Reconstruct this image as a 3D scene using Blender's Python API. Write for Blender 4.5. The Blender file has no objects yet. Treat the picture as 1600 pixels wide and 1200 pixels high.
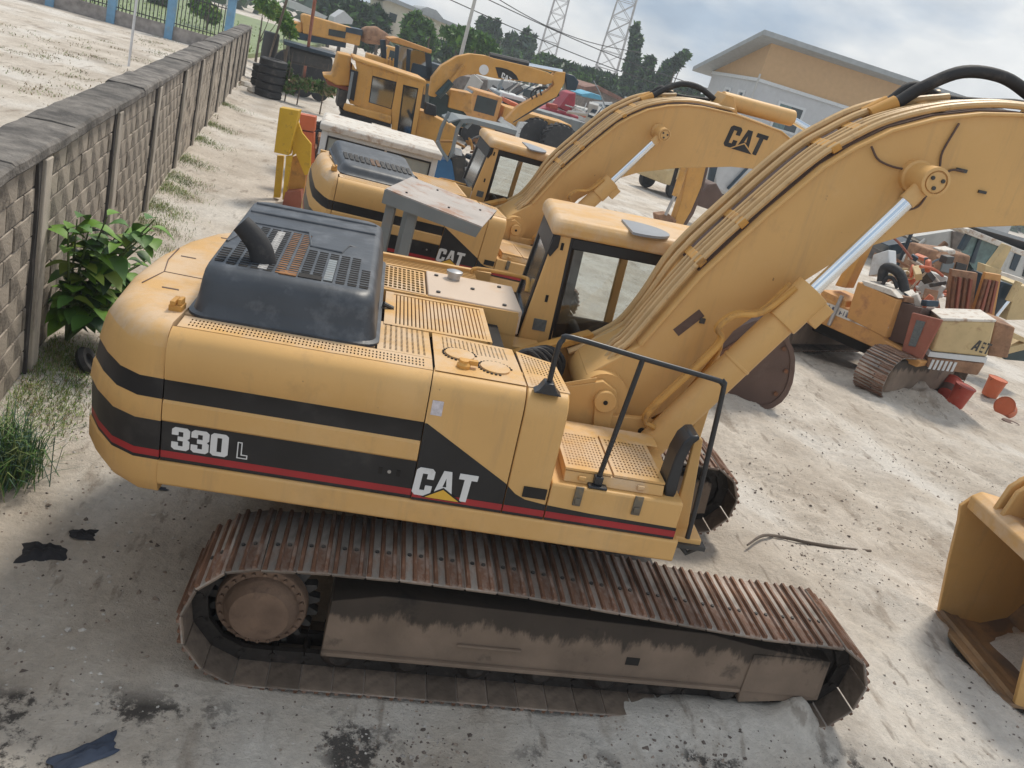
import bpy, math, random
import numpy as np
from mathutils import Vector, Matrix
random.seed(7); rng = np.random.default_rng(7)
S = bpy.context.scene
COL = S.collection
PI = math.pi

# ------------------------------------------------------------------ camera
CAM = np.array([-1.7883, -6.2114, 4.112]); YAW, PIT, ROLL, FPX = .2145, .3526, .2903, 1318.72
_f = np.array([math.sin(YAW)*math.cos(PIT), math.cos(YAW)*math.cos(PIT), -math.sin(PIT)])
_r = np.cross(_f, [0, 0, 1]); _r /= np.linalg.norm(_r); _d = np.cross(_f, _r)
_cr, _sr = math.cos(ROLL), math.sin(ROLL)
RC = np.array([[_cr, -_sr, 0], [_sr, _cr, 0], [0, 0, 1]]) @ np.array([_r, _d, _f])
cd = bpy.data.cameras.new('camera'); cam = bpy.data.objects.new('camera', cd); COL.objects.link(cam)
cd.sensor_width = 36; cd.lens = FPX/1600*36; cd.clip_start = .05; cd.clip_end = 3000
mw = Matrix.Identity(4)
for i in range(3):
    mw[i][0] = RC[0][i]; mw[i][1] = -RC[1][i]; mw[i][2] = -RC[2][i]; mw[i][3] = CAM[i]
cam.matrix_world = mw; S.camera = cam

# ------------------------------------------------------------------ sky, sun, exposure
SUN_EL, SUN_AZ = math.radians(58), math.radians(28)      # azimuth measured from +Y towards +X
W = bpy.data.worlds.new('World'); S.world = W; W.use_nodes = True
nt = W.node_tree; N = nt.nodes; Lk = nt.links; N.clear()
out = N.new('ShaderNodeOutputWorld'); bg = N.new('ShaderNodeBackground'); bg.inputs[1].default_value = .1
sky = N.new('ShaderNodeTexSky'); sky.sky_type = 'NISHITA'; sky.sun_disc = False
sky.sun_elevation = SUN_EL; sky.sun_rotation = SUN_AZ; sky.dust_density = 2.0
tc = N.new('ShaderNodeTexCoord'); mp = N.new('ShaderNodeMapping'); mp.inputs['Scale'].default_value = (1.0, 1.0, 2.2)
mp.inputs['Location'].default_value = (.35, .1, .2)
Lk.new(tc.outputs['Generated'], mp.inputs[0])
n1 = N.new('ShaderNodeTexNoise'); n1.inputs['Scale'].default_value = 2.6; n1.inputs['Detail'].default_value = 7; n1.inputs['Roughness'].default_value = .5
n2 = N.new('ShaderNodeTexNoise'); n2.inputs['Scale'].default_value = 8.0; n2.inputs['Detail'].default_value = 7; n2.inputs['Roughness'].default_value = .55
Lk.new(mp.outputs[0], n1.inputs[0]); Lk.new(mp.outputs[0], n2.inputs[0])
r1 = N.new('ShaderNodeValToRGB'); r1.color_ramp.elements[0].position = .43; r1.color_ramp.elements[1].position = .55
r1.color_ramp.elements[0].color = (3.6, 4.7, 6.1, 1); r1.color_ramp.elements[1].color = (8.5, 8.6, 8.6, 1)
r2 = N.new('ShaderNodeValToRGB'); r2.color_ramp.elements[0].position = .36; r2.color_ramp.elements[1].position = .66
r2.color_ramp.elements[0].color = (.80, .82, .84, 1); r2.color_ramp.elements[1].color = (1.08, 1.07, 1.05, 1)
Lk.new(n1.outputs[0], r1.inputs[0]); Lk.new(n2.outputs[0], r2.inputs[0])
mul = N.new('ShaderNodeMixRGB'); mul.blend_type = 'MULTIPLY'; mul.inputs[0].default_value = 1
Lk.new(r1.outputs[0], mul.inputs[1]); Lk.new(r2.outputs[0], mul.inputs[2])
mx = N.new('ShaderNodeMixRGB'); mx.inputs[0].default_value = .93
Lk.new(sky.outputs[0], mx.inputs[1]); Lk.new(mul.outputs[0], mx.inputs[2])
Lk.new(mx.outputs[0], bg.inputs[0]); Lk.new(bg.outputs[0], out.inputs[0])
sd = bpy.data.lights.new('sun', 'SUN'); sd.energy = 2.6; sd.angle = math.radians(11); sd.color = (1, .92, .80)
so = bpy.data.objects.new('sun', sd); COL.objects.link(so)
_sv = Vector((math.sin(SUN_AZ)*math.cos(SUN_EL), math.cos(SUN_AZ)*math.cos(SUN_EL), math.sin(SUN_EL)))
so.rotation_euler = _sv.to_track_quat('Z', 'Y').to_euler(); so.location = (0, 0, 60)
S.view_settings.view_transform = 'Standard'; S.view_settings.look = 'None'; S.view_settings.gamma = 1
S.view_settings.exposure = 0.18

# ------------------------------------------------------------------ helpers
def at(u, v, depth):
    "world point seen at photo pixel (u, v), `depth` metres along the view axis"
    q = RC.T @ np.array([u-800, v-600, FPX]); return Vector(CAM + q*depth/FPX)
def gp(u, v, z):
    q = RC.T @ np.array([u-800, v-600, FPX]); return Vector(CAM + q*(z-CAM[2])/q[2])
def rot3(ax, a): return Matrix.Rotation(a, 4, ax)
def sstep(a, b, x):
    t = min(1, max(0, (x-a)/(b-a))); return t*t*(3-2*t)

class MB:
    "collects shapes for ONE mesh"
    def __init__(s): s.v = []; s.f = []; s.m = []
    def add(s, vs, fs, mi=0):
        b = len(s.v); s.v += [tuple(v) for v in vs]; s.f += [tuple(b+i for i in f) for f in fs]; s.m += [mi]*len(fs); return s
    def box(s, x0, x1, y0, y1, z0, z1, mi=0):
        v = [(x, y, z) for z in (z0, z1) for y in (y0, y1) for x in (x0, x1)]
        return s.add(v, [(0, 2, 3, 1), (4, 5, 7, 6), (0, 1, 5, 4), (2, 6, 7, 3), (0, 4, 6, 2), (1, 3, 7, 5)], mi)
    def obox(s, mat, sx, sy, sz, mi=0):
        v = [mat @ Vector((x, y, z)) for z in (-sz/2, sz/2) for y in (-sy/2, sy/2) for x in (-sx/2, sx/2)]
        return s.add(v, [(0, 2, 3, 1), (4, 5, 7, 6), (0, 1, 5, 4), (2, 6, 7, 3), (0, 4, 6, 2), (1, 3, 7, 5)], mi)
    def bar(s, p0, p1, w, h, mi=0, up=(0, 0, 1)):
        p0 = Vector(p0); p1 = Vector(p1); d = (p1-p0); L = d.length; d.normalize(); u = Vector(up)
        if abs(d.dot(u)) > .99: u = Vector((1, 0, 0))
        r = d.cross(u).normalized(); u = r.cross(d)
        v = [p+r*a+u*b for p in (p0, p1) for a, b in ((-w/2, -h/2), (w/2, -h/2), (w/2, h/2), (-w/2, h/2))]
        return s.add(v, [(0, 3, 2, 1), (4, 5, 6, 7), (0, 1, 5, 4), (1, 2, 6, 5), (2, 3, 7, 6), (3, 0, 4, 7)], mi)
    def prism(s, poly, axis, a0, a1, mi=0, msides=None, cap=True):
        n = len(poly)
        def P(p, a): return {0: (a, p[0], p[1]), 1: (p[0], a, p[1]), 2: (p[0], p[1], a)}[axis]
        area = sum(poly[i][0]*poly[(i+1) % n][1]-poly[(i+1) % n][0]*poly[i][1] for i in range(n))
        if (area > 0) == (axis == 1): poly = poly[::-1]; msides = msides[::-1][1:]+msides[::-1][:1] if msides else None
        if a0 > a1: a0, a1 = a1, a0
        v = [P(p, a0) for p in poly]+[P(p, a1) for p in poly]; b = len(s.v)
        s.v += v
        for i in range(n):
            j = (i+1) % n; s.f.append((b+i, b+j, b+n+j, b+n+i)); s.m.append(msides[i] if msides else mi)
        if cap: s.f += [tuple(b+i for i in reversed(range(n))), tuple(b+n+i for i in range(n))]; s.m += [mi, mi]
        return s
    def tube(s, pts, r, n=8, mi=0, smooth=0, caps=True):
        pts = [Vector(p) for p in pts]
        if smooth: pts = crom(pts, smooth)
        rr = r if isinstance(r, (list, tuple)) else [r]*len(pts)
        if len(rr) != len(pts): rr = list(np.interp(np.linspace(0, 1, len(pts)), np.linspace(0, 1, len(rr)), rr))
        b = len(s.v); t = (pts[1]-pts[0]).normalized(); u = t.orthogonal().normalized()
        for i, p in enumerate(pts):
            t2 = (pts[min(i+1, len(pts)-1)]-pts[max(i-1, 0)])
            t2 = t2.normalized() if t2.length > 1e-9 else t
            u = (u-t2*u.dot(t2)).normalized(); w = t2.cross(u); t = t2
            for k in range(n):
                a = 2*PI*k/n; s.v.append(tuple(p+(u*math.cos(a)+w*math.sin(a))*rr[i]))
        for i in range(len(pts)-1):
            for k in range(n):
                k2 = (k+1) % n; s.f.append((b+i*n+k, b+i*n+k2, b+(i+1)*n+k2, b+(i+1)*n+k)); s.m.append(mi)
        if caps:
            e = b+(len(pts)-1)*n
            s.f += [tuple(b+k for k in reversed(range(n))), tuple(e+k for k in range(n))]; s.m += [mi, mi]
        return s
    def cyl(s, p0, p1, r, n=16, mi=0, r2=None):
        return s.tube([p0, p1], [r, r if r2 is None else r2], n, mi)
    def lathe(s, prof, n=24, mi=0, mat=None, ms=None):
        "prof: (radius, height) along local z"
        b = len(s.v); mat = mat or Matrix.Identity(4)
        for r, h in prof:
            for k in range(n):
                a = 2*PI*k/n; s.v.append(tuple(mat @ Vector((r*math.cos(a), r*math.sin(a), h))))
        for i in range(len(prof)-1):
            for k in range(n):
                k2 = (k+1) % n; s.f.append((b+i*n+k, b+i*n+k2, b+(i+1)*n+k2, b+(i+1)*n+k)); s.m.append(ms[i] if ms else mi)
        if prof[0][0] > 1e-4: s.f.append(tuple(b+k for k in reversed(range(n)))); s.m.append(mi)
        if prof[-1][0] > 1e-4: e = b+(len(prof)-1)*n; s.f.append(tuple(e+k for k in range(n))); s.m.append(mi)
        return s
    def loft(s, rings, mi=0, ms=None, cap0=True, cap1=True):
        n = len(rings[0]); b = len(s.v)
        for r in rings: s.v += [tuple(p) for p in r]
        for i in range(len(rings)-1):
            for k in range(n):
                k2 = (k+1) % n; s.f.append((b+i*n+k, b+i*n+k2, b+(i+1)*n+k2, b+(i+1)*n+k)); s.m.append(ms[i] if ms else mi)
        if cap0: s.f.append(tuple(b+k for k in reversed(range(n)))); s.m.append(ms[0] if ms else mi)
        if cap1: e = b+(len(rings)-1)*n; s.f.append(tuple(e+k for k in range(n))); s.m.append(ms[-1] if ms else mi)
        return s
    def perf(s, q, z, nx, ny, fx, fy, mi=0, mx=.06, my=.08, t=.012, offs=False):
        "perforated plate on quad q (p00,p10,p11,p01); holes are real openings"
        q = [Vector(p) for p in q]
        def lines(n, f, m):
            L = [0]; c = (1-2*m)/n
            for i in range(n): L += [m+c*(i+.5-f/2), m+c*(i+.5+f/2)]
            return L+[1]
        X = lines(nx, fx, mx); Y = lines(ny, fy, my); b = len(s.v); nX = len(X)
        for y in Y:
            for x in X:
                p = (q[0]*(1-x)+q[1]*x)*(1-y)+(q[3]*(1-x)+q[2]*x)*y; s.v.append((p.x, p.y, z))
        for j in range(len(Y)-1):
            for i in range(nX-1):
                if i % 2 and j % 2: continue
                s.f.append((b+j*nX+i, b+j*nX+i+1, b+(j+1)*nX+i+1, b+(j+1)*nX+i)); s.m.append(mi)
        c = [(p.x, p.y) for p in q]
        for i in range(4):
            p, r = c[i], c[(i+1) % 4]
            s.add([(p[0], p[1], z-t), (r[0], r[1], z-t), (r[0], r[1], z), (p[0], p[1], z)], [(0, 1, 2, 3)], mi)
        return s
    def xf(s, fn):
        s.v = [tuple(fn(v)) for v in s.v]; return s
    def mesh(s, name, mats, smooth=35):
        me = bpy.data.meshes.new(name); me.from_pydata(s.v, [], s.f)
        if not isinstance(mats, (list, tuple)): mats = [mats]
        for m in mats: me.materials.append(m)
        me.polygons.foreach_set('material_index', s.m)
        if smooth:
            me.polygons.foreach_set('use_smooth', [True]*len(s.f)); me.set_sharp_from_angle(angle=math.radians(smooth))
        me.update(); return me
    def build(s, name, mats, parent=None, bevel=0, smooth=35, seg=2, mat=None):
        return link(name, s.mesh(name, mats, smooth), parent, bevel, seg, mat)

def link(name, me, parent=None, bevel=0, seg=2, mat=None):
    o = bpy.data.objects.new(name, me); COL.objects.link(o)
    if parent is not None: o.parent = parent
    if mat is not None: o.matrix_local = mat
    if bevel:
        b = o.modifiers.new('bevel', 'BEVEL'); b.width = bevel; b.segments = seg; b.limit_method = 'ANGLE'; b.angle_limit = math.radians(38); b.harden_normals = False
    return o
def crom(P, n):
    out = []; Q = [P[0]*2-P[1]]+list(P)+[P[-1]*2-P[-2]]
    for i in range(1, len(Q)-2):
        for k in range(n):
            t = k/n; a, b, c, d = Q[i-1], Q[i], Q[i+1], Q[i+2]
            out.append(.5*((2*b)+(c-a)*t+(2*a-5*b+4*c-d)*t*t+(3*b-a-3*c+d)*t**3))
    return out+[P[-1]]
def tag(o, label=None, cat=None, group=None, kind=None):
    if label: o['label'] = label
    if cat: o['category'] = cat
    if group: o['group'] = group
    if kind: o['kind'] = kind
    return o
def thing(name, label, cat, loc=(0, 0, 0), rz=0, group=None, mat=None, sc=1):
    o = bpy.data.objects.new(name, None); COL.objects.link(o); o.empty_display_size = .2
    o.matrix_world = mat if mat is not None else Matrix.Translation(loc) @ rot3('Z', rz) @ Matrix.Scale(sc, 4)
    return tag(o, label, cat, group)
def copy_tree(o, parent=None):
    c = o.copy(); COL.objects.link(c)
    if parent is not None: c.parent = parent
    for ch in list(o.children): copy_tree(ch, c)
    return c

# ------------------------------------------------------------------ materials
M = {}
def mat(name, col, rough=.6, metal=0, var=.12, vscale=3, dirt=None, damt=.35, dscale=2.2, dpos=.55, bump=.0, bscale=40, rnd=0, spec=.5, stretch=(1, 1, 1), coat=0):
    m = bpy.data.materials.new(name); m.use_nodes = True; t = m.node_tree; n = t.nodes; l = t.links
    b = n['Principled BSDF']; b.inputs['Roughness'].default_value = rough; b.inputs['Metallic'].default_value = metal
    b.inputs['Specular IOR Level'].default_value = spec; b.inputs['Coat Weight'].default_value = coat
    tcn = n.new('ShaderNodeTexCoord'); mpn = n.new('ShaderNodeMapping'); mpn.inputs['Scale'].default_value = stretch
    l.new(tcn.outputs['Object'], mpn.inputs[0])
    a = n.new('ShaderNodeTexNoise'); a.inputs['Scale'].default_value = vscale; a.inputs['Detail'].default_value = 6; l.new(mpn.outputs[0], a.inputs[0])
    rp = n.new('ShaderNodeValToRGB'); c = col
    rp.color_ramp.elements[0].position = .3; rp.color_ramp.elements[1].position = .7
    rp.color_ramp.elements[0].color = tuple(max(0, x*(1-var)) for x in c)+(1,); rp.color_ramp.elements[1].color = tuple(min(1, x*(1+var)) for x in c)+(1,)
    l.new(a.outputs[0], rp.inputs[0]); cur = rp.outputs[0]
    if dirt:
        d = n.new('ShaderNodeTexNoise'); d.inputs['Scale'].default_value = dscale; d.inputs['Detail'].default_value = 9; d.inputs['Roughness'].default_value = .65; l.new(mpn.outputs[0], d.inputs[0])
        rd = n.new('ShaderNodeValToRGB'); rd.color_ramp.elements[0].position = dpos; rd.color_ramp.elements[1].position = min(1, dpos+.16)
        rd.color_ramp.elements[0].color = (0, 0, 0, 1); rd.color_ramp.elements[1].color = (damt,)*3+(1,)
        mm = n.new('ShaderNodeMixRGB'); l.new(d.outputs[0], rd.inputs[0]); l.new(rd.outputs[0], mm.inputs[0]); l.new(cur, mm.inputs[1]); mm.inputs[2].default_value = tuple(dirt)+(1,); cur = mm.outputs[0]
    if rnd:
        oi = n.new('ShaderNodeObjectInfo'); rr = n.new('ShaderNodeMapRange'); rr.inputs[3].default_value = 1-rnd; rr.inputs[4].default_value = 1+rnd
        hs = n.new('ShaderNodeHueSaturation'); l.new(oi.outputs['Random'], rr.inputs[0]); l.new(rr.outputs[0], hs.inputs['Value']); l.new(cur, hs.inputs['Color']); cur = hs.outputs[0]
    l.new(cur, b.inputs['Base Color'])
    if bump:
        bn = n.new('ShaderNodeTexNoise'); bn.inputs['Scale'].default_value = bscale; bn.inputs['Detail'].default_value = 5; l.new(mpn.outputs[0], bn.inputs[0])
        bp = n.new('ShaderNodeBump'); bp.inputs['Strength'].default_value = bump; bp.inputs['Distance'].default_value = .02; l.new(bn.outputs[0], bp.inputs['Height']); l.new(bp.outputs[0], b.inputs['Normal'])
    M[name] = m; return m
def glass(name, tint=(.7, .8, .8), amt=.75, rough=.03):
    m = bpy.data.materials.new(name); m.use_nodes = True; t = m.node_tree; n = t.nodes; l = t.links
    n.remove(n['Principled BSDF']); o = n['Material Output']
    tr = n.new('ShaderNodeBsdfTransparent'); tr.inputs[0].default_value = tuple(tint)+(1,)
    g = n.new('ShaderNodeBsdfGlossy'); g.inputs[1].default_value = rough; g.inputs[0].default_value = (.8, .85, .9, 1)
    fr = n.new('ShaderNodeLayerWeight'); fr.inputs[0].default_value = .25
    mr = n.new('ShaderNodeMapRange'); mr.inputs[3].default_value = 1-amt; mr.inputs[4].default_value = .9
    s = n.new('ShaderNodeMixShader'); l.new(fr.outputs['Fresnel'], mr.inputs[0]); l.new(mr.outputs[0], s.inputs[0]); l.new(tr.outputs[0], s.inputs[1]); l.new(g.outputs[0], s.inputs[2]); l.new(s.outputs[0], o.inputs[0])
    M[name] = m; return m
def wear(m, chip=(.13, .075, .045), streak=(.42, .27, .13)):
    t = m.node_tree; n = t.nodes; l = t.links; b = n['Principled BSDF']; src = b.inputs['Base Color'].links[0].from_socket; c = n.new('ShaderNodeTexCoord')
    def layer(src, scale, det, st, p0, p1, amt, col):
        mp_ = n.new('ShaderNodeMapping'); mp_.inputs['Scale'].default_value = st; l.new(c.outputs['Object'], mp_.inputs[0]); k = n.new('ShaderNodeTexNoise'); k.inputs['Scale'].default_value = scale; k.inputs['Detail'].default_value = det; k.inputs['Roughness'].default_value = .7; l.new(mp_.outputs[0], k.inputs[0])
        r = n.new('ShaderNodeMapRange'); r.inputs[1].default_value = p0; r.inputs[2].default_value = p1; r.inputs[4].default_value = amt; l.new(k.outputs[0], r.inputs[0]); x = n.new('ShaderNodeMixRGB'); l.new(r.outputs[0], x.inputs[0]); l.new(src, x.inputs[1]); x.inputs[2].default_value = tuple(col)+(1,); return x.outputs[0]
    src = layer(src, 3.5, 6, (2.2, 2.2, .22), .54, .72, .40, streak); src = layer(src, 11, 5, (1, 1, 1), .70, .735, .75, chip); src = layer(src, 1.1, 7, (1, 1, 1), .52, .70, .28, (.72, .50, .27)); l.new(src, b.inputs['Base Color'])
Y0 = (.64, .38, .14)
mat('yellow_paint', Y0, .48, var=.05, vscale=1.5, dirt=(.36, .22, .10), damt=.35, dscale=3.0, dpos=.56, bump=.05, bscale=25, spec=.4)
mat('yellow_top', Y0, .5, var=.06, vscale=2, dirt=(.62, .47, .33), damt=.7, dscale=2.2, dpos=.42, bump=.06, bscale=30, spec=.4)
mat('yellow_dirty', (.55, .29, .075), .55, var=.15, vscale=3, dirt=(.16, .09, .05), damt=.65, dscale=4, dpos=.52, bump=.15, bscale=25, spec=.35)
mat('yellow_far', (.58, .30, .07), .55, var=.12, vscale=2, dirt=(.2, .12, .07), damt=.6, dscale=2.5, dpos=.55)
wear(M['yellow_paint']); wear(M['yellow_top']); wear(M['yellow_far'])
mat('yellow_bright', (.60, .36, .02), .5, var=.1, dirt=(.2, .12, .04), damt=.7, dscale=6, dpos=.55)
mat('black_paint', (.018, .018, .02), .42, var=.25, dirt=(.12, .11, .10), damt=.18, dscale=3, dpos=.55, spec=.4)
mat('grey_black', (.04, .042, .046), .5, var=.2, dirt=(.2, .19, .18), damt=.2, dscale=3)
mat('hood_black', (.04, .047, .058), .45, var=.2, vscale=4, dirt=(.22, .23, .25), damt=.3, dscale=5, dpos=.5, bump=.25, bscale=7, spec=.6)
mat('red_stripe', (.35, .02, .025), .45, var=.15)
mat('white_decal', (.70, .70, .70), .5, var=.06, dirt=(.35, .33, .3), damt=.4, dscale=14, dpos=.6)
mat('cat_triangle', (.72, .42, .05), .5, var=.05)
mat('chrome', (.78, .82, .86), .16, metal=1, var=.05)
mat('rust', (.16, .07, .035), .85, var=.35, vscale=8, dirt=(.06, .03, .02), damt=.7, dscale=5, dpos=.5, bump=.4, bscale=30)
mat('rust_light', (.30, .17, .10), .85, var=.3, vscale=5, dirt=(.12, .05, .03), damt=.7, dscale=4, dpos=.5, bump=.3, bscale=30)
mat('bucket_brown', (.11, .065, .05), .6, var=.2, vscale=2, dirt=(.2, .15, .12), damt=.3, dscale=3, bump=.15)
mat('track_steel', (.36, .325, .29), .75, var=.45, vscale=9, dirt=(.16, .07, .035), damt=.9, dscale=4.5, dpos=.47, bump=.5, bscale=35, rnd=.32, stretch=(1, .5, 1))
mat('track_grouser', (.17, .085, .05), .75, var=.4, vscale=8, dirt=(.36, .32, .29), damt=.7, dscale=7, dpos=.53, bump=.4, bscale=35, rnd=.2, stretch=(1, .5, 1))
mat('track_dust', (.21, .155, .115), .9, var=.2, vscale=3, dirt=(.035, .028, .024), damt=.95, dscale=3.4, dpos=.58, bump=.3, bscale=18)
mat('grease', (.03, .025, .022), .6, var=.3, dirt=(.14, .10, .08), damt=.5, dscale=6, bump=.5, bscale=25)
mat('dark_metal', (.05, .048, .046), .55, var=.25, dirt=(.2, .16, .12), damt=.4, dscale=6, bump=.2)
mat('dark_void', (.022, .019, .017), .9, var=.3)
mat('rubber', (.022, .022, .024), .7, var=.2, dirt=(.18, .16, .14), damt=.35, dscale=5, bump=.15)
mat('grey_paint', (.20, .225, .235), .6, var=.1, dirt=(.26, .20, .16), damt=.4, dscale=4, dpos=.55, bump=.05)
mat('rusty_plate', (.42, .38, .35), .75, var=.12, vscale=3, dirt=(.33, .17, .10), damt=.85, dscale=3.5, dpos=.52, bump=.1)
mat('white_peel', (.62, .58, .52), .7, var=.1, dirt=(.30, .17, .09), damt=.85, dscale=7, dpos=.52, bump=.15)
mat('white_paint', (.62, .64, .65), .6, var=.08, dirt=(.3, .25, .2), damt=.5, dscale=3)
mat('off_white', (.50, .50, .48), .7, var=.1, dirt=(.25, .22, .19), damt=.4, dscale=3)
mat('blue_paint', (.03, .13, .28), .5, var=.2, dirt=(.15, .12, .1), damt=.3)
mat('red_paint', (.42, .06, .035), .55, var=.15, dirt=(.3, .2, .15), damt=.4, dscale=6)
mat('orange_paint', (.55, .13, .05), .55, var=.12, dirt=(.3, .15, .1), damt=.4, dscale=6)
mat('truck_red', (.36, .03, .05), .5, var=.2, dirt=(.3, .2, .18), damt=.4)
mat('orange_old', (.56, .28, .085), .6, var=.12, dirt=(.30, .13, .06), damt=.75, dscale=3, dpos=.52, bump=.1)
mat('cream_old', (.55, .42, .22), .65, var=.1, dirt=(.25, .12, .06), damt=.7, dscale=5, dpos=.56)
mat('maroon', (.28, .09, .055), .65, var=.15, dirt=(.3, .16, .1), damt=.5, dscale=5)
mat('dark_green', (.02, .045, .05), .4, var=.3)
mat('cab_dark', (.015, .035, .055), .35, var=.3)
mat('cab_interior', (.10, .08, .07), .8, var=.2)
mat('blue_fence', (.16, .33, .50), .65, var=.12, dirt=(.3, .3, .28), damt=.4)
mat('iron', (.03, .03, .033), .6)
mat('tower_steel', (.45, .44, .44), .5, var=.2)
mat('tarp_blue', (.10, .38, .55), .6, var=.15)
mat('roof_rust', (.22, .11, .08), .8, var=.3)
mat('roof_grey', (.34, .36, .37), .7, var=.1)
mat('shack', (.20, .17, .15), .85, var=.35, vscale=4)
mat('wall_cream', (.60, .56, .46), .8, var=.06, dirt=(.4, .36, .3), damt=.3)
mat('wall_orange', (.52, .335, .17), .8, var=.05, dirt=(.40, .26, .15), damt=.3, dscale=.8)
mat('wall_white', (.52, .53, .54), .8, var=.05, dirt=(.36, .36, .36), damt=.3, dscale=.8)
mat('pane_dark', (.03, .045, .05), .15, var=.2, spec=.6)
mat('pane_teal', (.10, .17, .17), .2, var=.3, vscale=6, spec=.6)
mat('sticker', (.60, .56, .60), .6, var=.2, vscale=40)
mat('plastic_black', (.02, .022, .026), .35, var=.3)
mat('concrete_block', (.40, .345, .285), .9, var=.16, vscale=4, dirt=(.085, .072, .06), damt=.85, dscale=2.2, dpos=.46, bump=.5, bscale=40, rnd=.13, stretch=(1, 1, 1))
mat('mortar', (.20, .175, .15), .95, var=.2, dirt=(.05, .045, .04), damt=.6, dscale=2.5, bump=.4)
mat('concrete_post', (.44, .39, .33), .9, var=.18, vscale=5, dirt=(.06, .053, .048), damt=.7, dscale=2.2, dpos=.54, bump=.4, rnd=.1, stretch=(1, 1, .4))
mat('wall_cap', (.17, .155, .14), .95, var=.35, vscale=6, dirt=(.055, .05, .047), damt=.85, dscale=1.7, dpos=.47, bump=1.0, bscale=28, rnd=.25)
mat('flank_dark', (.055, .05, .048), .95, var=.3, vscale=6, dirt=(.16, .14, .12), damt=.4, dscale=6)
mat('fence_wall', (.30, .27, .25), .9, var=.3, vscale=3, dirt=(.1, .09, .08), damt=.6)
mat('bark', (.13, .10, .075), .9, var=.3)
mat('stem_green', (.10, .15, .05), .8, var=.2)
mat('wood_stick', (.13, .105, .085), .9, var=.3)
mat('rag_black', (.02, .02, .024), .8, var=.4)
mat('rag_blue', (.05, .065, .10), .8, var=.3)
mat('plastic_white', (.65, .65, .66), .5, var=.1)
mat('headlamp', (.7, .72, .74), .2, var=.05)
mat('silver', (.45, .45, .46), .35, metal=.8, var=.15)
def leaf(name, c, var=.3, rnd=.0):
    m = mat(name, c, .5, var=var, vscale=1.3, spec=.4); return m
leaf('leaf_bright', (.13, .26, .03)); leaf('leaf_mid', (.075, .17, .035)); leaf('leaf_dark', (.035, .075, .032)); leaf('leaf_yel', (.22, .30, .05))
leaf('grass', (.20, .25, .09)); leaf('leaf_blue', (.045, .085, .06)); leaf('dry', (.26, .20, .11))
mat('dusty_pane', (.30, .33, .315), .25, var=.15, vscale=2, dirt=(.45, .44, .40), damt=.4, dscale=3)
glass('clear_glass', (.92, .94, .94), .96); glass('dusty_glass', (.50, .54, .52), .75, .2); glass('teal_glass', (.12, .22, .24), .70, .06)

# ------------------------------------------------------------------ lettering
def mir(p, w): return [(w-x, y) for x, y in p][::-1]
_A = [(0, 0), (.2, 1), (.33, 1), (.33, .75), (.27, .42), (.33, .42), (.33, .22), (.235, .22), (.2, 0)]
_O = [(.1, 0), (0, .1), (0, .9), (.1, 1), (.3, 1), (.3, .82), (.22, .82), (.22, .18), (.3, .18), (.3, 0)]
GL = {'C': ([[(.1, 0), (0, .1), (0, .9), (.1, 1), (.5, 1), (.6, .9), (.6, .62), (.38, .62), (.38, .8), (.22, .8), (.22, .2), (.38, .2), (.38, .38), (.6, .38), (.6, .1), (.5, 0)]], .6),
      'A': ([_A, mir(_A, .66)], .66),
      'T': ([[(0, 1), (.6, 1), (.6, .8), (.41, .8), (.41, 0), (.19, 0), (.19, .8), (0, .8)]], .6),
      '3': ([[(0, .1), (.1, 0), (.5, 0), (.6, .1), (.6, .42), (.52, .5), (.6, .58), (.6, .9), (.5, 1), (.1, 1), (0, .9), (0, .66), (.22, .66), (.22, .82), (.38, .82), (.38, .6), (.2, .6), (.2, .42), (.38, .42), (.38, .18), (.22, .18), (.22, .34), (0, .34)]], .6),
      '0': ([_O, mir(_O, .6)], .6),
      '2': ([[(0, .9), (.1, 1), (.5, 1), (.6, .9), (.6, .55), (.24, .22), (.6, .22), (.6, 0), (0, 0), (0, .24), (.38, .6), (.38, .82), (.22, .82), (.22, .66), (0, .66)]], .6),
      '5': ([[(.6, 1), (0, 1), (0, .45), (.38, .45), (.38, .18), (.22, .18), (.22, .3), (0, .3), (0, .1), (.1, 0), (.5, 0), (.6, .1), (.6, .54), (.5, .63), (.22, .63), (.22, .8), (.6, .8)]], .6)}
def word(mb, txt, x, y, z, h, gap=.07, t=.004, wx=1, mi=0, slant=0, dz=0):
    "raised letters on a wall facing -y; lower left corner at (x, z); dz = baseline slope"
    for ch in txt:
        if ch in GL:
            polys, w = GL[ch]
            for p in polys:
                mb.prism([(x+(a+slant*b)*h*wx, z+b*h+dz*(a*h*wx)) for a, b in p], 1, y-t, y, mi)
            x += (w+gap)*h*wx; z += dz*(w+gap)*h*wx
        else: x += .3*h
    return x
def outline_L(mb, x, y, z, h):
    o = [(0, 0), (.58, 0), (.58, .26), (.27, .26), (.27, 1), (0, 1)]; k = .06
    i = [(k, k), (.58-k, k), (.58-k, .26-k), (.27-k, .26-k), (.27-k, 1-k), (k, 1-k)]
    v = [(x+a*h, y-.004, z+b*h) for a, b in o]+[(x+a*h, y-.004, z+b*h) for a, b in i]
    mb.add(v, [(j, (j+1) % 6, 6+(j+1) % 6, 6+j) for j in range(6)])
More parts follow.
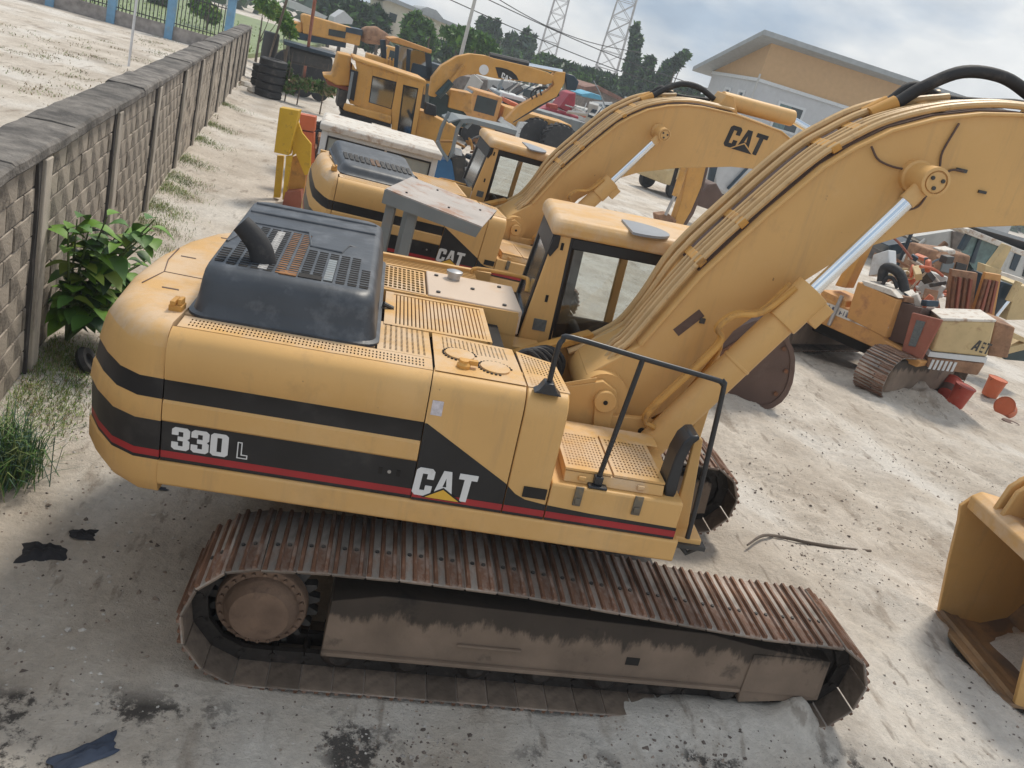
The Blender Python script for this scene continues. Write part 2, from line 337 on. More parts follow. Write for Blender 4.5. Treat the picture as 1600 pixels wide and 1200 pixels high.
def cat_word(parent, x, y, z, h, wx=1, light=True, name='lettering'):
    a = MB(); x2 = word(a, 'CAT', x, y, z, h, .06, .004, wx, slant=.06); a.build(name, M['white_decal' if light else 'black_paint'], parent, smooth=0)
    c = (x+x2)/2-.02*h; w = (x2-x)
    b = MB(); b.prism([(c-w*.33, z-.04*h), (c+w*.33, z-.04*h), (c, z+.40*h)], 1, y-.0065, y-.0041)
    b.build('triangle_border', M['black_paint' if light else 'yellow_paint'], parent, smooth=0)
    d = MB(); d.prism([(c-w*.27, z-.02*h), (c+w*.27, z-.02*h), (c, z+.33*h)], 1, y-.009, y-.0066)
    d.build('triangle_emblem', M['cat_triangle' if light else 'black_paint'], parent, smooth=0)

# greasy black grime over the upper part of the track frames (ragged edge)
def grime(m, z0, amp):
    t = m.node_tree; n = t.nodes; l = t.links; b = n['Principled BSDF']; src = b.inputs['Base Color'].links[0].from_socket
    c = n.new('ShaderNodeTexCoord'); sx = n.new('ShaderNodeSeparateXYZ'); l.new(c.outputs['Object'], sx.inputs[0])
    mp_ = n.new('ShaderNodeMapping'); mp_.inputs['Scale'].default_value = (2.6, 1, .8); l.new(c.outputs['Object'], mp_.inputs[0])
    w = n.new('ShaderNodeTexNoise'); w.inputs['Scale'].default_value = 2.5; w.inputs['Detail'].default_value = 9; w.inputs['Roughness'].default_value = .68; l.new(mp_.outputs[0], w.inputs[0])
    a = n.new('ShaderNodeMath'); a.operation = 'MULTIPLY_ADD'; a.inputs[1].default_value = amp; l.new(w.outputs[0], a.inputs[0]); l.new(sx.outputs[2], a.inputs[2])
    r = n.new('ShaderNodeMapRange'); r.inputs[1].default_value = z0+amp*.5-.03; r.inputs[2].default_value = z0+amp*.5+.03; r.inputs[4].default_value = .82; l.new(a.outputs[0], r.inputs[0])
    mx_ = n.new('ShaderNodeMixRGB'); l.new(r.outputs[0], mx_.inputs[0]); l.new(src, mx_.inputs[1]); mx_.inputs[2].default_value = (.028, .023, .019, 1); l.new(mx_.outputs[0], b.inputs['Base Color'])
grime(M['track_dust'], .585, .50)

# ------------------------------------------------------------------ tracks
mat('shoe_inner', (.17, .13, .10), .85, var=.3, vscale=5, dirt=(.06, .045, .035), damt=.8, dscale=4, dpos=.5, bump=.3, bscale=25, rnd=.3)
def shoe_mesh(w=.70, pitch=.216):
    b = MB(); h = pitch/2
    b.prism([(-h+.009, -.004), (h-.008, -.004), (h-.006, .006), (-h+.007, .006)], 1, -w/2, w/2, 3)
    b.prism([(-h+.002, .0062), (h-.001, .0062), (h-.001, .012), (h-.02, .018), (-h+.002, .018)], 1, -w/2, w/2, 0)
    for cx, hh in ((-.086, .026), (-.008, .018), (.072, .020)):
        b.prism([(cx-.016, .017), (cx+.016, .017), (cx+.010, .018+hh), (cx-.009, .018+hh)], 1, -w/2+.002, w/2-.002, 1)
    for sx in (-.045, .032):
        b.cyl((sx, -.07, .017), (sx, -.07, .030), .014, 6, 2)
    return b.mesh('track_shoe', [M['track_steel'], M['track_grouser'], M['dark_metal'], M['shoe_inner']], 30)
def track_path(sp, idl, top, bot):
    (sx, sz, sr), (ix, iz, ir) = sp, idl; P = []
    for k in range(25): a = PI*1.5-PI*k/24; P.append((sx+sr*math.cos(a), sz+sr*math.sin(a)))      # bottom, rear, top
    P += top
    for k in range(25): a = PI/2-PI*k/24; P.append((ix+ir*math.cos(a), iz+ir*math.sin(a)))
    P += bot
    return P
def place_loop(P, pitch):
    P = [np.array(p) for p in P]+[np.array(P[0])]; L = np.cumsum([0]+[np.linalg.norm(P[i+1]-P[i]) for i in range(len(P)-1)])
    n = int(round(L[-1]/pitch)); A = np.array(P); out = []
    for k in range(n):
        s = L[-1]*k/n; e = .06
        p = [np.interp((s+d) % L[-1], L, A[:, i]) for d in (0,) for i in (0, 1)]
        q0 = [np.interp((s-e) % L[-1], L, A[:, i]) for i in (0, 1)]; q1 = [np.interp((s+e) % L[-1], L, A[:, i]) for i in (0, 1)]
        out.append((p, math.atan2(q1[1]-q0[1], q1[0]-q0[0])))
    return out, n
def add_track(root, XT, y_out, w, sp, idl, top, bot, side, dusty=True, shoes=None, pitch=.216):
    "side=-1: right-hand track (toward the camera)"
    P = track_path(sp, idl, top, bot); L, n = place_loop(P, pitch); yc = y_out-side*w/2
    for (p, a) in L:
        m = XT @ Matrix.Translation((p[0], yc, p[1])) @ rot3('Y', -a)
        link('track_shoe', shoes, root, mat=m)
    # chain of links inside the shoes
    b = MB()
    Q = [np.array(p) for p in P]; cx = np.mean([q[0] for q in Q]); cz = (sp[1]+idl[1])/2
    for (p, a) in L:
        m = Matrix.Translation((p[0], yc, p[1])) @ rot3('Y', -a)
        for dy in (-.10, .10): b.obox(m @ Matrix.Translation((0, dy, -.055)), .205, .045, .10)
        b.cyl(m @ Vector((.1, -.13, -.06)), m @ Vector((.1, .13, -.06)), .025, 8)
    b.xf(lambda v: XT @ Vector(v)); tag(b.build('track_chain', M['grease'], root), kind='stuff')
    # sprocket, final drive, idler, frame, rollers
    sx, sz, sr = sp; ix, iz, ir = idl; yo = yc+side*.24
    s = MB(); R0 = sr-.11; prof = []
    nt_ = 21
    for k in range(nt_*4):
        a = 2*PI*k/(nt_*4); r = R0+(.035 if k % 4 in (1, 2) else -.03); prof.append((sx+r*math.cos(a), sz+r*math.sin(a)))
    s.prism(prof, 1, yc-.035, yc+.035); s.xf(lambda v: XT @ Vector(v)); s.build('sprocket', M['dark_metal'], root)
    d = MB(); mt = Matrix.Translation((sx, yc, sz)) @ rot3('X', PI/2*(-side) if side > 0 else PI/2)
    d.lathe([(.30, -.02), (.30, .10), (.29, .115), (.245, .12), (.238, .15), (.225, .17), (.19, .215), (.08, .232), (0, .234)], 40, 0, mt)
    for k in range(24): d.lathe([(.013, .115), (.013, .138), (0, .139)], 6, 0, mt @ Matrix.Translation((.267*math.cos(k*PI/12), .267*math.sin(k*PI/12), 0)))
    d.xf(lambda v: XT @ Vector(v)); d.build('final_drive', M['drive_cover'], root)
    i_ = MB(); mt2 = Matrix.Translation((ix, yc, iz)) @ rot3('X', PI/2)
    i_.lathe([(.08, -.17), (.10, -.12), (.10, -.09), (ir-.14, -.085), (ir-.10, -.08), (ir-.10, .08), (ir-.14, .085), (.10, .09), (.10, .12), (.08, .17)], 32, 0, mt2)
    i_.xf(lambda v: XT @ Vector(v)); i_.build('idler', M['grease'], root)
    f = MB(); x0, x1 = sx+.43, ix+.14; ya, yb = yc-.21, yc+.21
    f.prism([(x0, .29), (x0+.02, .70), (x0+.35, .78), (x1-1.0, .74), (x1-.55, .66), (x1, .60), (x1+.02, .24), (x1-.6, .16), (x1-.62, .28)], 1, ya, yb)
    f.box(x0, x1-.64, yc+side*.21, yc+side*.245, .275, .305); f.box(x1-.62, x1-.02, yc+side*.21, yc+side*.222, .27, .61)
    f.box(x0+.9, x0+1.35, yc+side*.21, yc+side*.235, .44, .46)
    f.xf(lambda v: XT @ Vector(v)); f.build('track_frame', M['track_dust'], root, bevel=.012)
    g = MB(); g.box(x0+2.12, x0+2.22, yc+side*.21-.004, yc+side*.21+.004, .41, .475); g.xf(lambda v: XT @ Vector(v)); g.build('frame_opening', M['dark_void'], root, smooth=0)
    for k in range(8):
        xx = x0+.12+k*(x1-x0-.35)/7; r = MB(); r.lathe([(.06, -.2), (.10, -.17), (.13, -.14), (.10, -.1), (.10, .1), (.13, .14), (.10, .17), (.06, .2)], 20, 0, Matrix.Translation((xx, yc, .235)) @ rot3('X', PI/2))
        r.xf(lambda v: XT @ Vector(v)); r.build('roller', M['grease'], root)

mat('drive_cover', (.20, .13, .09), .85, var=.3, vscale=4, dirt=(.07, .045, .035), damt=.7, dscale=5, dpos=.55, bump=.3)

# ------------------------------------------------------------------ excavator
def boom_pts(path, off):
    out = []
    for i, p in enumerate(path):
        a = path[max(0, i-1)]; c = path[min(len(path)-1, i+1)]; dx, dz = c[0]-a[0], c[1]-a[1]; L = math.hypot(dx, dz)
        out.append((p[0]-dz/L*off, p[1]+dx/L*off))
    return out
TOP = [(.20, 2.10), (.36, 2.24), (.54, 2.40), (.85, 3.02), (1.185, 3.53), (1.48, 3.93), (1.66, 4.10), (1.87, 4.26), (2.16, 4.40), (2.45, 4.49), (2.73, 4.54), (3.3, 4.58), (4.2, 4.55), (5.2, 4.22), (5.75, 3.92), (5.88, 3.75)]
BOT = [(5.85, 3.58), (5.7, 3.5), (5.0, 3.60), (4.2, 3.80), (3.6, 3.86), (3.07, 3.82), (2.6, 3.71), (2.25, 3.59), (1.87, 3.38), (1.62, 3.12), (1.40, 2.87), (1.21, 2.64), (.92, 1.96), (.72, 1.78), (.50, 1.74), (.28, 1.79), (.16, 1.93)]
BOT2 = [(5.85, 3.58), (5.7, 3.5), (5.0, 3.76), (4.2, 3.90), (3.6, 3.80), (3.14, 3.67), (2.71, 3.55), (2.09, 3.32), (1.72, 3.10), (1.50, 2.90), (1.25, 2.66), (.92, 2.05), (.72, 1.78), (.50, 1.74), (.28, 1.79), (.16, 1.93)]
def shear(v): return (v[0]-.07*(v[1]+1.30), v[1], v[2])

def excavator(label, group, MU, uy, number, main, sc=1.0):
    root = thing('excavator', label, 'excavator', group=group, mat=MU)
    XT = rot3('Z', -uy); Y_ = M['yellow_paint']; YT = M['yellow_top']; K = M['black_paint']; y0 = -1.48
    def drop(v):   # the second machine's far-side deck sits lower
        if main or v[2] < 1.9: return v
        return (v[0], v[1], v[2]-.27*min(1, max(0, (v[1]-.0)/.6))*min(1, (v[2]-1.9)/.25))
    # --- undercarriage
    sh = shoe_mesh(.70 if main else .6); yo = 1.69 if main else 1.6
    top = [(-1.6, .995), (-1.0, 1.005), (-.3, .985), (.57, .915), (1.2, .86), (1.54, .835)]; bot = [(1.2, .085), (0, .08), (-1.2, .085)]
    for side in (-1, 1): add_track(root, XT, side*yo, .70 if main else .6, (-1.92, .525, .445), (2.04, .455, .37), top, bot, side, shoes=sh)
    b = MB(); b.box(-.9, .9, -.95, .95, .45, .85); b.prism([(-.9, .5), (.9, .5), (1.2, .45), (1.2, .38), (-1.2, .38), (-1.2, .45)], 1, -1.1, 1.1)
    b.lathe([(.72, .8), (.72, 1.2)], 40); b.xf(lambda v: XT @ Vector(v)); b.build('carbody', M['grease'], root, bevel=.02)
    # --- revolving frame
    b = MB(); b.box(-2.5, .80, -1.30, -.52, 1.20, 1.31); b.box(-2.5, -.05, -.52, 1.44, 1.16, 1.32); b.box(-.05, .6, -.48, .42, 1.15, 1.34); b.build('revolving_frame', M['dark_metal'], root, bevel=.01)
    b = MB(); b.prism([(-1.49, 1.30), (-1.478, 1.285), (-1.38, 1.285), (-1.38, 1.452), (-1.478, 1.452), (-1.49, 1.44)], 0, -2.575, .835); b.build('frame_skirt', Y_, root, bevel=.006)
    b = MB(); b.box(-2.575, 1.35, 1.40, 1.49, 1.285, 1.45); b.build('frame_skirt', Y_, root, bevel=.006)
    # --- rear engine door
    pr = [(-1.30, 1.456), (-1.470, 1.456), (-1.470, 1.478), (-1.470, 1.525), (-1.470, 1.728), (-1.486, 1.744), (-1.486, 1.858), (-1.470, 1.874), (-1.470, 2.006), (-1.484, 2.024), (-1.484, 2.16), (-1.477, 2.215), (-1.456, 2.262), (-1.42, 2.298), (-1.372, 2.318), (-1.372, 2.290), (-1.30, 2.25)]
    ms = [1, 1, 2, 1, 0, 0, 0, 1, 0, 0, 0, 0, 0, 0, 0, 0, 0]
    b = MB(); b.prism(pr, 0, -2.562, -.985, 0, ms); dr = b.build('engine_door', [Y_, K, M['red_stripe']], root, smooth=40)
    a = MB(); xe = word(a, number, -2.50, -1.470, 1.545, .155, .05, wx=1.17); a.build('number_lettering', M['white_decal'], dr, smooth=0)
    a = MB(); outline_L(a, -2.10, -1.470, 1.552, .115); a.build('letter_outline', M['white_decal'], dr, smooth=0)
    for xa in (-1.215, -1.10):
        a = MB(); a.box(xa, xa+.025, -1.474, -1.470, 1.60, 1.645); a.build('latch_slot', M['dark_void'], dr)
    a = MB(); a.cyl((-1.145, -1.469, 1.625), (-1.145, -1.476, 1.625), .012, 12); a.build('lock_button', M['silver'], dr)
    # --- middle door with the black wedge and CAT
    pr2 = [(-1.30, 1.456), (-1.481, 1.456), (-1.481, 2.16), (-1.474, 2.215), (-1.453, 2.262), (-1.417, 2.296), (-1.372, 2.316), (-1.30, 2.316)]
    b = MB(); b.prism(pr2, 0, -.978, -.388); md = b.build('pump_door', Y_, root, smooth=40)
    b = MB(); b.prism([(-.978, 2.006), (-.962, 2.006), (-.388, 1.672), (-.388, 1.458), (-.978, 1.458)], 1, -1.4845, -1.481); b.build('black_wedge', K, md, smooth=0)
    b = MB(); b.box(-.978, -.388, -1.4865, -1.4845, 1.478, 1.523); b.build('red_band', M['red_stripe'], md, smooth=0)
    cat_word(md, -.985, -1.487, 1.500, .20, wx=1.0)
    if main: b = MB(); b.box(-.955, -.885, -1.4835, -1.4815, 2.07, 2.17); b.build('sticker', M['sticker'], md, smooth=0)
    # --- tall side box
    b = MB(); b.prism(pr2, 0, -.380, -.106); hb = b.build('side_box', Y_, root, bevel=.010, smooth=40)
    wedge = [(-.380, 1.662), (-.32, 1.612), (-.25, 1.582), (-.106, 1.566), (-.106, 1.458), (-.380, 1.458)]
    b = MB(); b.prism(wedge, 1, -1.4845, -1.481); b.build('black_wedge', K, hb, smooth=0)
    b = MB(); b.box(-.380, -.106, -1.4865, -1.4845, 1.478, 1.523); b.build('red_band', M['red_stripe'], hb, smooth=0)
    b = MB(); b.box(-.275, -.120, -1.4905, -1.4815, 1.605, 1.680); b.build('grab_recess', M['dark_void'], hb, smooth=0)
    # --- low front box and its step plates
    b = MB(); b.prism([(-1.481, 1.456), (-1.481, 1.715), (-1.470, 1.730), (-.62, 1.730), (-.62, 1.456)], 0, -.098, .795); lb = b.build('front_box', Y_, root, bevel=.008)
    b = MB(); b.prism([(-.098, 1.566), (.20, 1.552), (.795, 1.545), (.795, 1.458), (-.098, 1.458)], 1, -1.4845, -1.481); b.build('black_wedge', K, lb, smooth=0)
    b = MB(); b.box(-.098, .795, -1.4865, -1.4845, 1.478, 1.523); b.build('red_band', M['red_stripe'], lb, smooth=0)
    b = MB(); b.prism([(-1.425, 1.731), (-1.40, 1.80), (-.62, 1.80), (-.62, 1.731)], 0, -.02, .66); b.box(-.05, .74, -.80, -.60, 1.80, 1.812)
    for x in (.10, .50): b.box(x-.025, x+.025, -1.432, -1.412, 1.755, 1.785)
    b.build('step_base', YT, root, bevel=.008)
    for xa, xb in ((-.02, .295), (.31, .66)):
        b = MB(); b.perf([(xa, -1.40), (xb, -1.40), (xb-.02, -.80), (xa-.02, -.80)], 1.822, 12, 13, .45, .55, t=.016); b.build('step_plate', YT, root, smooth=0)
    for xa, xb in ((.06, .115), (.46, .52)):
        b = MB(); b.box(xa, xb, -1.495, -1.482, 1.60, 1.74); b.box(xa+.01, xb-.01, -1.505, -1.495, 1.62, 1.66); b.build('toggle_latch', M['dirty_steel'], root, bevel=.004)
    # --- counterweight
    PL = [(-2.57, -1.482), (-2.73, -1.476), (-2.90, -1.385), (-3.05, -1.21), (-3.17, -1.02), (-3.245, -.45), (-3.26, .1), (-3.21, .62), (-3.10, 1.05), (-2.98, 1.26), (-2.85, 1.41), (-2.71, 1.478), (-2.57, 1.482)]
    def ring(inset, z):
        out_ = []
        for k, (x, y) in enumerate(PL):
            fy = 1-(inset*.30 if z < 2.21 else .028+(inset-.095)*.75)/1.48; fx = inset*1.0*min(1, max(0, (-2.6-x)/.35)); x = x if main else -2.57+(x+2.57)*.46; out_.append((x+fx*(1 if main else .7), y*fy, z))
        return out_
    lv = [(.10, 1.22), (.03, 1.26), (0, 1.31), (0, 1.44), (.012, 1.456), (.012, 1.478), (.012, 1.525), (.012, 1.728), (.0, 1.744), (.015, 1.858), (.030, 1.874), (.050, 2.006), (.048, 2.024), (.078, 2.15), (.095, 2.205), (.13, 2.268), (.175, 2.308), (.235, 2.330), (.31, 2.333)]
    ms = [0, 0, 0, 0, 1, 2, 1, 0, 0, 0, 1, 0, 0, 0, 3, 3, 3, 3]
    b = MB(); b.loft([ring(i, z) for i, z in lv], ms=ms); b.xf(drop); b.build('counterweight', [Y_, K, M['red_stripe'], YT], root, smooth=33)
    if main:
        for x, y in ((-2.78, -.74), (-2.90, .05), (-2.80, .78)):
            b = MB(); b.box(x-.055, x+.055, y-.011, y+.011, 2.3325, 2.3355); b.xf(lambda v: (v[0]-(v[1]-y)*.3, v[1], v[2])); b.build('lifting_slot', M['bucket_brown'], root, smooth=0)
        for P in ([(-2.56, -.42), (-2.93, -.40), (-2.97, -.72)], [(-2.93, -.40), (-3.0, -.1), (-3.03, .25)]):
            b = MB(); b.tube([(x, y, 2.3335) for x, y in P], .0045, 4); b.build('panel_seam', M['bucket_brown'], root)
    b = MB(); b.box(-2.66, -2.58, -1.16, -1.06, 2.33, 2.37); b.box(-2.65, -2.62, -1.17, -1.05, 2.37, 2.40); b.box(-2.61, -2.585, -1.15, -1.07, 2.37, 2.41); b.build('hood_hinge', M['yellow_dirty'], root, bevel=.004)
    # --- deck: dark bay below, then plates
    b = MB(); b.box(-2.56, -.40, -1.36, .20, 2.05, 2.20); b.box(-2.56, -.30, .20, 1.44, 1.35, 2.14 if main else 1.95); b.xf(shear); b.build('engine_bay', M['dark_void'], root)
    b = MB(); b.box(-2.56, -1.36, -1.12, .95 if main else .28, 2.20, 2.318); b.xf(shear); b.xf(drop); b.build('engine_deck', YT, root)
    b = MB(); b.perf([(-2.545, -1.368), (-.99, -1.368), (-.99, -1.17), (-2.545, -1.17)], 2.322, 64, 3, .42, .55, mx=.03, my=.14); b.xf(shear); b.build('deck_strip', YT, root, smooth=0)
    b = MB(); b.perf([(-1.345, -1.165), (-.99, -1.165), (-1.0, -.60), (-1.345, -.60)], 2.322, 8, 20, .4, .55, mx=.08, my=.05); b.xf(shear); b.build('deck_plate', YT, root, smooth=0)
    # plate with two round covers
    q = [(-.975, -1.368), (-.392, -1.368), (-.41, -.72), (-.975, -.66)]
    b = MB(); b.perf([(-.975, -.98), (-.40, -1.0), (-.41, -.72), (-.975, -.66)], 2.324, 16, 9, .35, .6, mx=.10, my=.12)
    b.add([(-.975, -1.368, 2.324), (-.392, -1.368, 2.324), (-.40, -1.0, 2.324), (-.975, -.98, 2.324)], [(0, 1, 2, 3)]); b.xf(shear); cp = b.build('deck_plate', YT, root, smooth=0)
    for cx, cy in ((-.80, -1.02), (-.575, -1.16)):
        b = MB(); b.lathe([(.098, 2.322), (.098, 2.336), (0, 2.338)], 32, 0, Matrix.Translation((cx, cy, 0))); b.xf(shear); c_ = b.build('round_cover', YT, cp)
        b = MB()
        for k in range(20): 
            a = k/19*PI*1.5+.2; b.box(cx+.112*math.cos(a)-.007, cx+.112*math.cos(a)+.007, cy+.112*math.sin(a)-.007, cy+.112*math.sin(a)+.007, 2.324, 2.331)
        b.xf(shear); b.build('cover_gap', M['dark_void'], cp, smooth=0)
    b = MB(); b.lathe([(.045, 2.325), (.045, 2.345), (.03, 2.36), (.03, 2.375), (0, 2.378)], 16, 0, Matrix.Translation((-.79, -1.235, 0))); b.box(-.82, -.70, -1.235, -1.20, 2.345, 2.375); b.xf(shear); b.build('filler_cap', M['yellow_dirty'], root)
    b = MB(); b.perf([(-.380, -1.368), (-.108, -1.368), (-.125, -.86), (-.385, -.74)], 2.323, 10, 15, .42, .55, mx=.08, my=.05); b.xf(shear); b.build('deck_plate', YT, root, smooth=0)
    b = MB(); b.box(-.40, -.108, -1.36, -.80, 1.45, 2.20); b.xf(shear); b.build('box_interior', Y_, root)
    # slatted grille and dark opening beside it
    b = MB(); ya, yb = -.63, .10; n = 24; xa, xb = -1.275, -.56
    b.box(xa-.04, xa+.02, ya-.03, yb+.03, 2.29, 2.33); b.box(xb-.02, xb+.015, ya-.03, yb+.03, 2.29, 2.33); b.box(xa, xb, ya-.03, ya+.01, 2.29, 2.329); b.box(xa, xb, yb-.01, yb+.03, 2.29, 2.329)
    b.xf(shear); gr = b.build('grille_frame', YT, root)
    for k in range(n):
        x = xa+.03+k*(xb-xa-.06)/(n-1); b = MB(); b.box(x-.0095, x+.0095, ya+.01, yb-.01, 2.295, 2.324); b.xf(shear); b.build('slat', YT, gr, smooth=0)
    b = MB(); b.tube([(-1.34, -.30, 2.2), (-1.34, -.30, 2.34), (-1.40, -.32, 2.36)], .022, 8); b.tube([(-1.33, -.45, 2.2), (-1.33, -.45, 2.32)], .03, 8); b.build('pipe_stub', M['dark_metal'], root)
    # square-mesh grid
    b = MB(); q = [(-1.46, .24), (-1.0, .20), (-1.0, .88), (-1.46, .92)]; b.perf(q, 2.335, 12, 9, .66, .66, mx=.02, my=.03, t=.02); b.xf(shear); b.xf(drop); b.build('mesh_grid', YT, root, smooth=0)
    b = MB(); b.box(-2.0, -.25, .18, .23, 2.14, 2.33); b.box(-2.0, -.35, .93, .97, 2.14, 2.335)
    for k in range(9): b.box(-1.5, -.5, 1.0+k*.05, 1.012+k*.05, 2.24, 2.27)
    b.box(-2.5, -.35, 1.42, 1.48, 1.45, 2.30); b.xf(shear); b.xf(drop); b.build('side_rail_frame', Y_, root)
    b = MB(); b.prism([(-.985, .20), (-.22, .20), (-.22, .92), (-.985, .92)], 2, 2.14, 2.345)
    b.xf(shear); b.xf(drop); pl = b.build('tank_top', M['pale_panel'], root, bevel=.01)
    for x, y in ((-.9, .3), (-.9, .8), (-.6, .58), (-.36, .27), (-.35, .8)):
        b = MB(); b.lathe([(.018, 2.345), (.018, 2.357), (0, 2.358)], 8, 0, Matrix.Translation((x, y, 0))); b.xf(shear); b.xf(drop); b.build('bolt', M['dark_metal'], pl)
    b = MB(); b.lathe([(.055, 2.345), (.055, 2.385), (.07, 2.39), (.07, 2.415), (.04, 2.425), (0, 2.427)], 20, 0, Matrix.Translation((-.75, .80, 0))); b.xf(shear); b.xf(drop); b.build('fuel_cap', M['silver'], pl)
    b = MB(); b.tube([(-.74, 1.02, 2.36), (-.70, 1.02, 2.42), (-.30, .98, 2.43), (-.25, .90, 2.42), (-.25, .85, 2.34)], .018, 8, smooth=4); b.xf(drop); b.build('grab_rail', M['yellow_dirty'], root)
    b = MB(); b.box(-.985, -.24, .185, .205, 1.40, 2.30); b.box(-.26, .0, .185, .44, 1.40, 2.05); b.xf(shear); b.build('tank_side', Y_, root, bevel=.006)
    # --- black engine hood
    def hr(i, z, ext=0):
        x0, x1, ya, yb = -2.52+i*.45-ext, -1.365-i*.5+ext, -1.135+i*.85-ext, (1.02 if main else .30)-i+ext; r = .13; P = []
        for cx, cy, a0 in ((x1-r, ya+r, -PI/2), (x1-r, yb-r, 0), (x0+r, yb-r, PI/2), (x0+r, ya+r, PI)):
            for k in range(7): a = a0+PI/2*k/6; P.append((cx+r*math.cos(a), cy+r*math.sin(a), z+(cy+r*math.sin(a)+1.1)*.03*(1 if z > 2.4 else 0)))
        return [shear(p) for p in P]
    hs = 1 if main else .36
    rings = [hr(0, 2.318, .03), hr(0, 2.335, .03), hr(0, 2.345, .005), hr(.03, 2.43), hr(.055, 2.52), hr(.075, 2.57), hr(.105, 2.606), hr(.15, 2.624), hr(.20, 2.626)]
    if not main: rings = [[(x, y, 2.345+(z-2.345)*hs+(y+1.1)*.04 if z > 2.36 else z) for x, y, z in r_] for r_ in rings]
    b = MB(); b.loft(rings); hd = b.build('engine_hood', M['hood_black'], root, smooth=50)
    # ribs pressed into the hood, louvres
    def zt(y): return 2.345+(2.626-2.345)*hs+(y+1.1)*(.03 if main else .07)
    for yy in (.46, .74) if main else ():
        b = MB(); b.tube([shear((x, yy, zt(yy)+.002)) for x in (-2.44, -1.9, -1.47)]+[shear((-1.42, yy, zt(yy)-.05))], .014, 8); b.build('pressed_rib', M['hood_black'], hd)
    if main: b = MB(); b.tube([shear(p) for p in ((-2.45, -.45, zt(-.45)), (-2.42, -.30, zt(-.3)), (-2.36, .14, zt(.14)), (-1.95, .14, zt(.14)), (-1.90, -.20, zt(-.20)), (-1.68, -.22, zt(-.22)), (-1.64, .0, zt(0)), (-1.44, .0, zt(0)-.03))], .011, 6); b.build('pressed_rib', M['hood_black'], hd)
    for k in range(13):
        x = -2.415+k*.0775; hi = .07 if k < 7 else -.30; lo = -.94 if k not in (7, 8) else -.84
        if k == 0: hi = -.60; lo = -.92
        if k == 1: hi = -.30
        if k == 12: hi = -.55
        if not main: lo, hi = -.80, -.50
        n = int((hi-lo)/.047); b = MB(); fr = MB()
        for j in range(n):
            yy = lo+(j+.5)*(hi-lo)/n; b.add([shear((x+dx, yy+dy, zt(yy)+.0025)) for dx, dy in ((-.028, -.019), (.028, -.019), (.028, .019), (-.028, .019))], [(0, 1, 2, 3)])
            fr.obox(Matrix.Translation(Vector(shear((x, yy+.021, zt(yy)+.003)))) @ rot3('X', .35), .060, .008, .010)
        tag(b.build('louvre_slot', M['rusty_slot' if k in (5, 6) else 'dark_void'], hd, smooth=0), kind='stuff'); tag(fr.build('louvre_blade', M['hood_black'], hd, smooth=0), kind='stuff')
    for x, m_ in ((-2.14, 'dusty_strip'), (-1.72, 'grey_paint')) if main else ():
        b = MB(); b.box(x-.028, x+.028, -.92, .02 if x < -1.8 else -.45, 0, .006); b.xf(lambda v: shear((v[0], v[1], v[2]+zt(v[1])+.001))); b.build('worn_strip', M[m_], hd, smooth=0)
    if main: b = MB(); b.box(-2.03, -1.92, -.95, -.86, 2.632, 2.638); b.xf(shear); b.build('rust_patch', M['rusty_slot'], hd, smooth=0)
    if main: b = MB(); b.box(-1.91, -1.76, -.94, -.85, 2.63, 2.637); b.xf(shear); b.build('broken_slot', M['dark_void'], hd, smooth=0)
    # exhaust stack, bent backwards
    if main:
        b = MB(); b.tube([(-2.185, -.75, 2.52), (-2.195, -.75, 2.63), (-2.23, -.75, 2.73), (-2.30, -.75, 2.81), (-2.36, -.75, 2.86)], [.088, .085, .078, .072, .066], 20, smooth=5); b.build('exhaust_pipe', M['rubber'], root, smooth=60)
    # --- cab
    cabm = [Y_, K]
    xr, yr, yl, zr = -.17, .45, 1.40, 3.08
    cb = MB()
    cb.prism([(-.30, 1.40), (-.285, 2.05), (-.165, 2.96), (-.03, 2.96), (.0, 2.05), (.03, 1.40)], 1, yr, yr+.07)                     # rear right pillar
    cb.prism([(-.30, 1.40), (-.285, 2.05), (-.165, 2.96), (-.06, 2.96), (-.10, 1.40)], 1, yl-.07, yl)                                  # rear left pillar
    cb.prism([(1.42, 1.40), (1.42, 2.0), (1.18, 2.96), (1.26, 2.96), (1.52, 2.0), (1.52, 1.40)], 1, yr, yr+.07)
    cb.prism([(1.42, 1.40), (1.42, 2.0), (1.18, 2.96), (1.26, 2.96), (1.52, 2.0), (1.52, 1.40)], 1, yl-.07, yl)
    cb.box(-.06, 1.45, yr+.008, yr+.06, 1.40, 1.95); cb.box(-.10, 1.45, yl-.06, yl-.008, 1.40, 2.0); cb.box(.60, .68, yl-.06, yl-.004, 2.0, 2.96)
    cb.prism([(-.298, 1.40), (-.286, 2.02), (-.25, 2.02), (-.25, 1.40)], 1, yr+.07, yl-.07)
    cab = cb.build('cab', Y_, root, bevel=.012)
    b = MB(); b.loft([[(x, y, z) for x, y in P] for z, P in ((2.955, [(-.20, .425), (1.30, .425), (1.30, 1.42), (-.20, 1.42)]), (3.05, [(-.205, .42), (1.30, .42), (1.30, 1.43), (-.205, 1.43)]), (3.10, [(-.17, .47), (1.24, .47), (1.24, 1.38), (-.17, 1.38)]))]); b.build('cab_roof', YT, cab, bevel=.025, seg=3)
    b = MB(); P = [(.52+.30*math.cos(a)*(1.0), .92+.28*math.sin(a)) for a in np.linspace(0, 2*PI, 28)[:-1]]
    b.prism([(max(x-.04, .42), y-.33) for x, y in P], 2, 3.098, 3.118); b.build('roof_hatch', M['hatch_grey'], cab)
    b = MB(); b.box(-.04, 1.22, yr+.004, yr+.05, 2.86, 2.955); b.box(-.035, -.005, yr-.002, yr+.05, 1.96, 2.955); b.box(-.04, 1.4, yr+.004, yr+.05, 1.95, 2.0); b.build('window_frame', K, cab, bevel=.01)
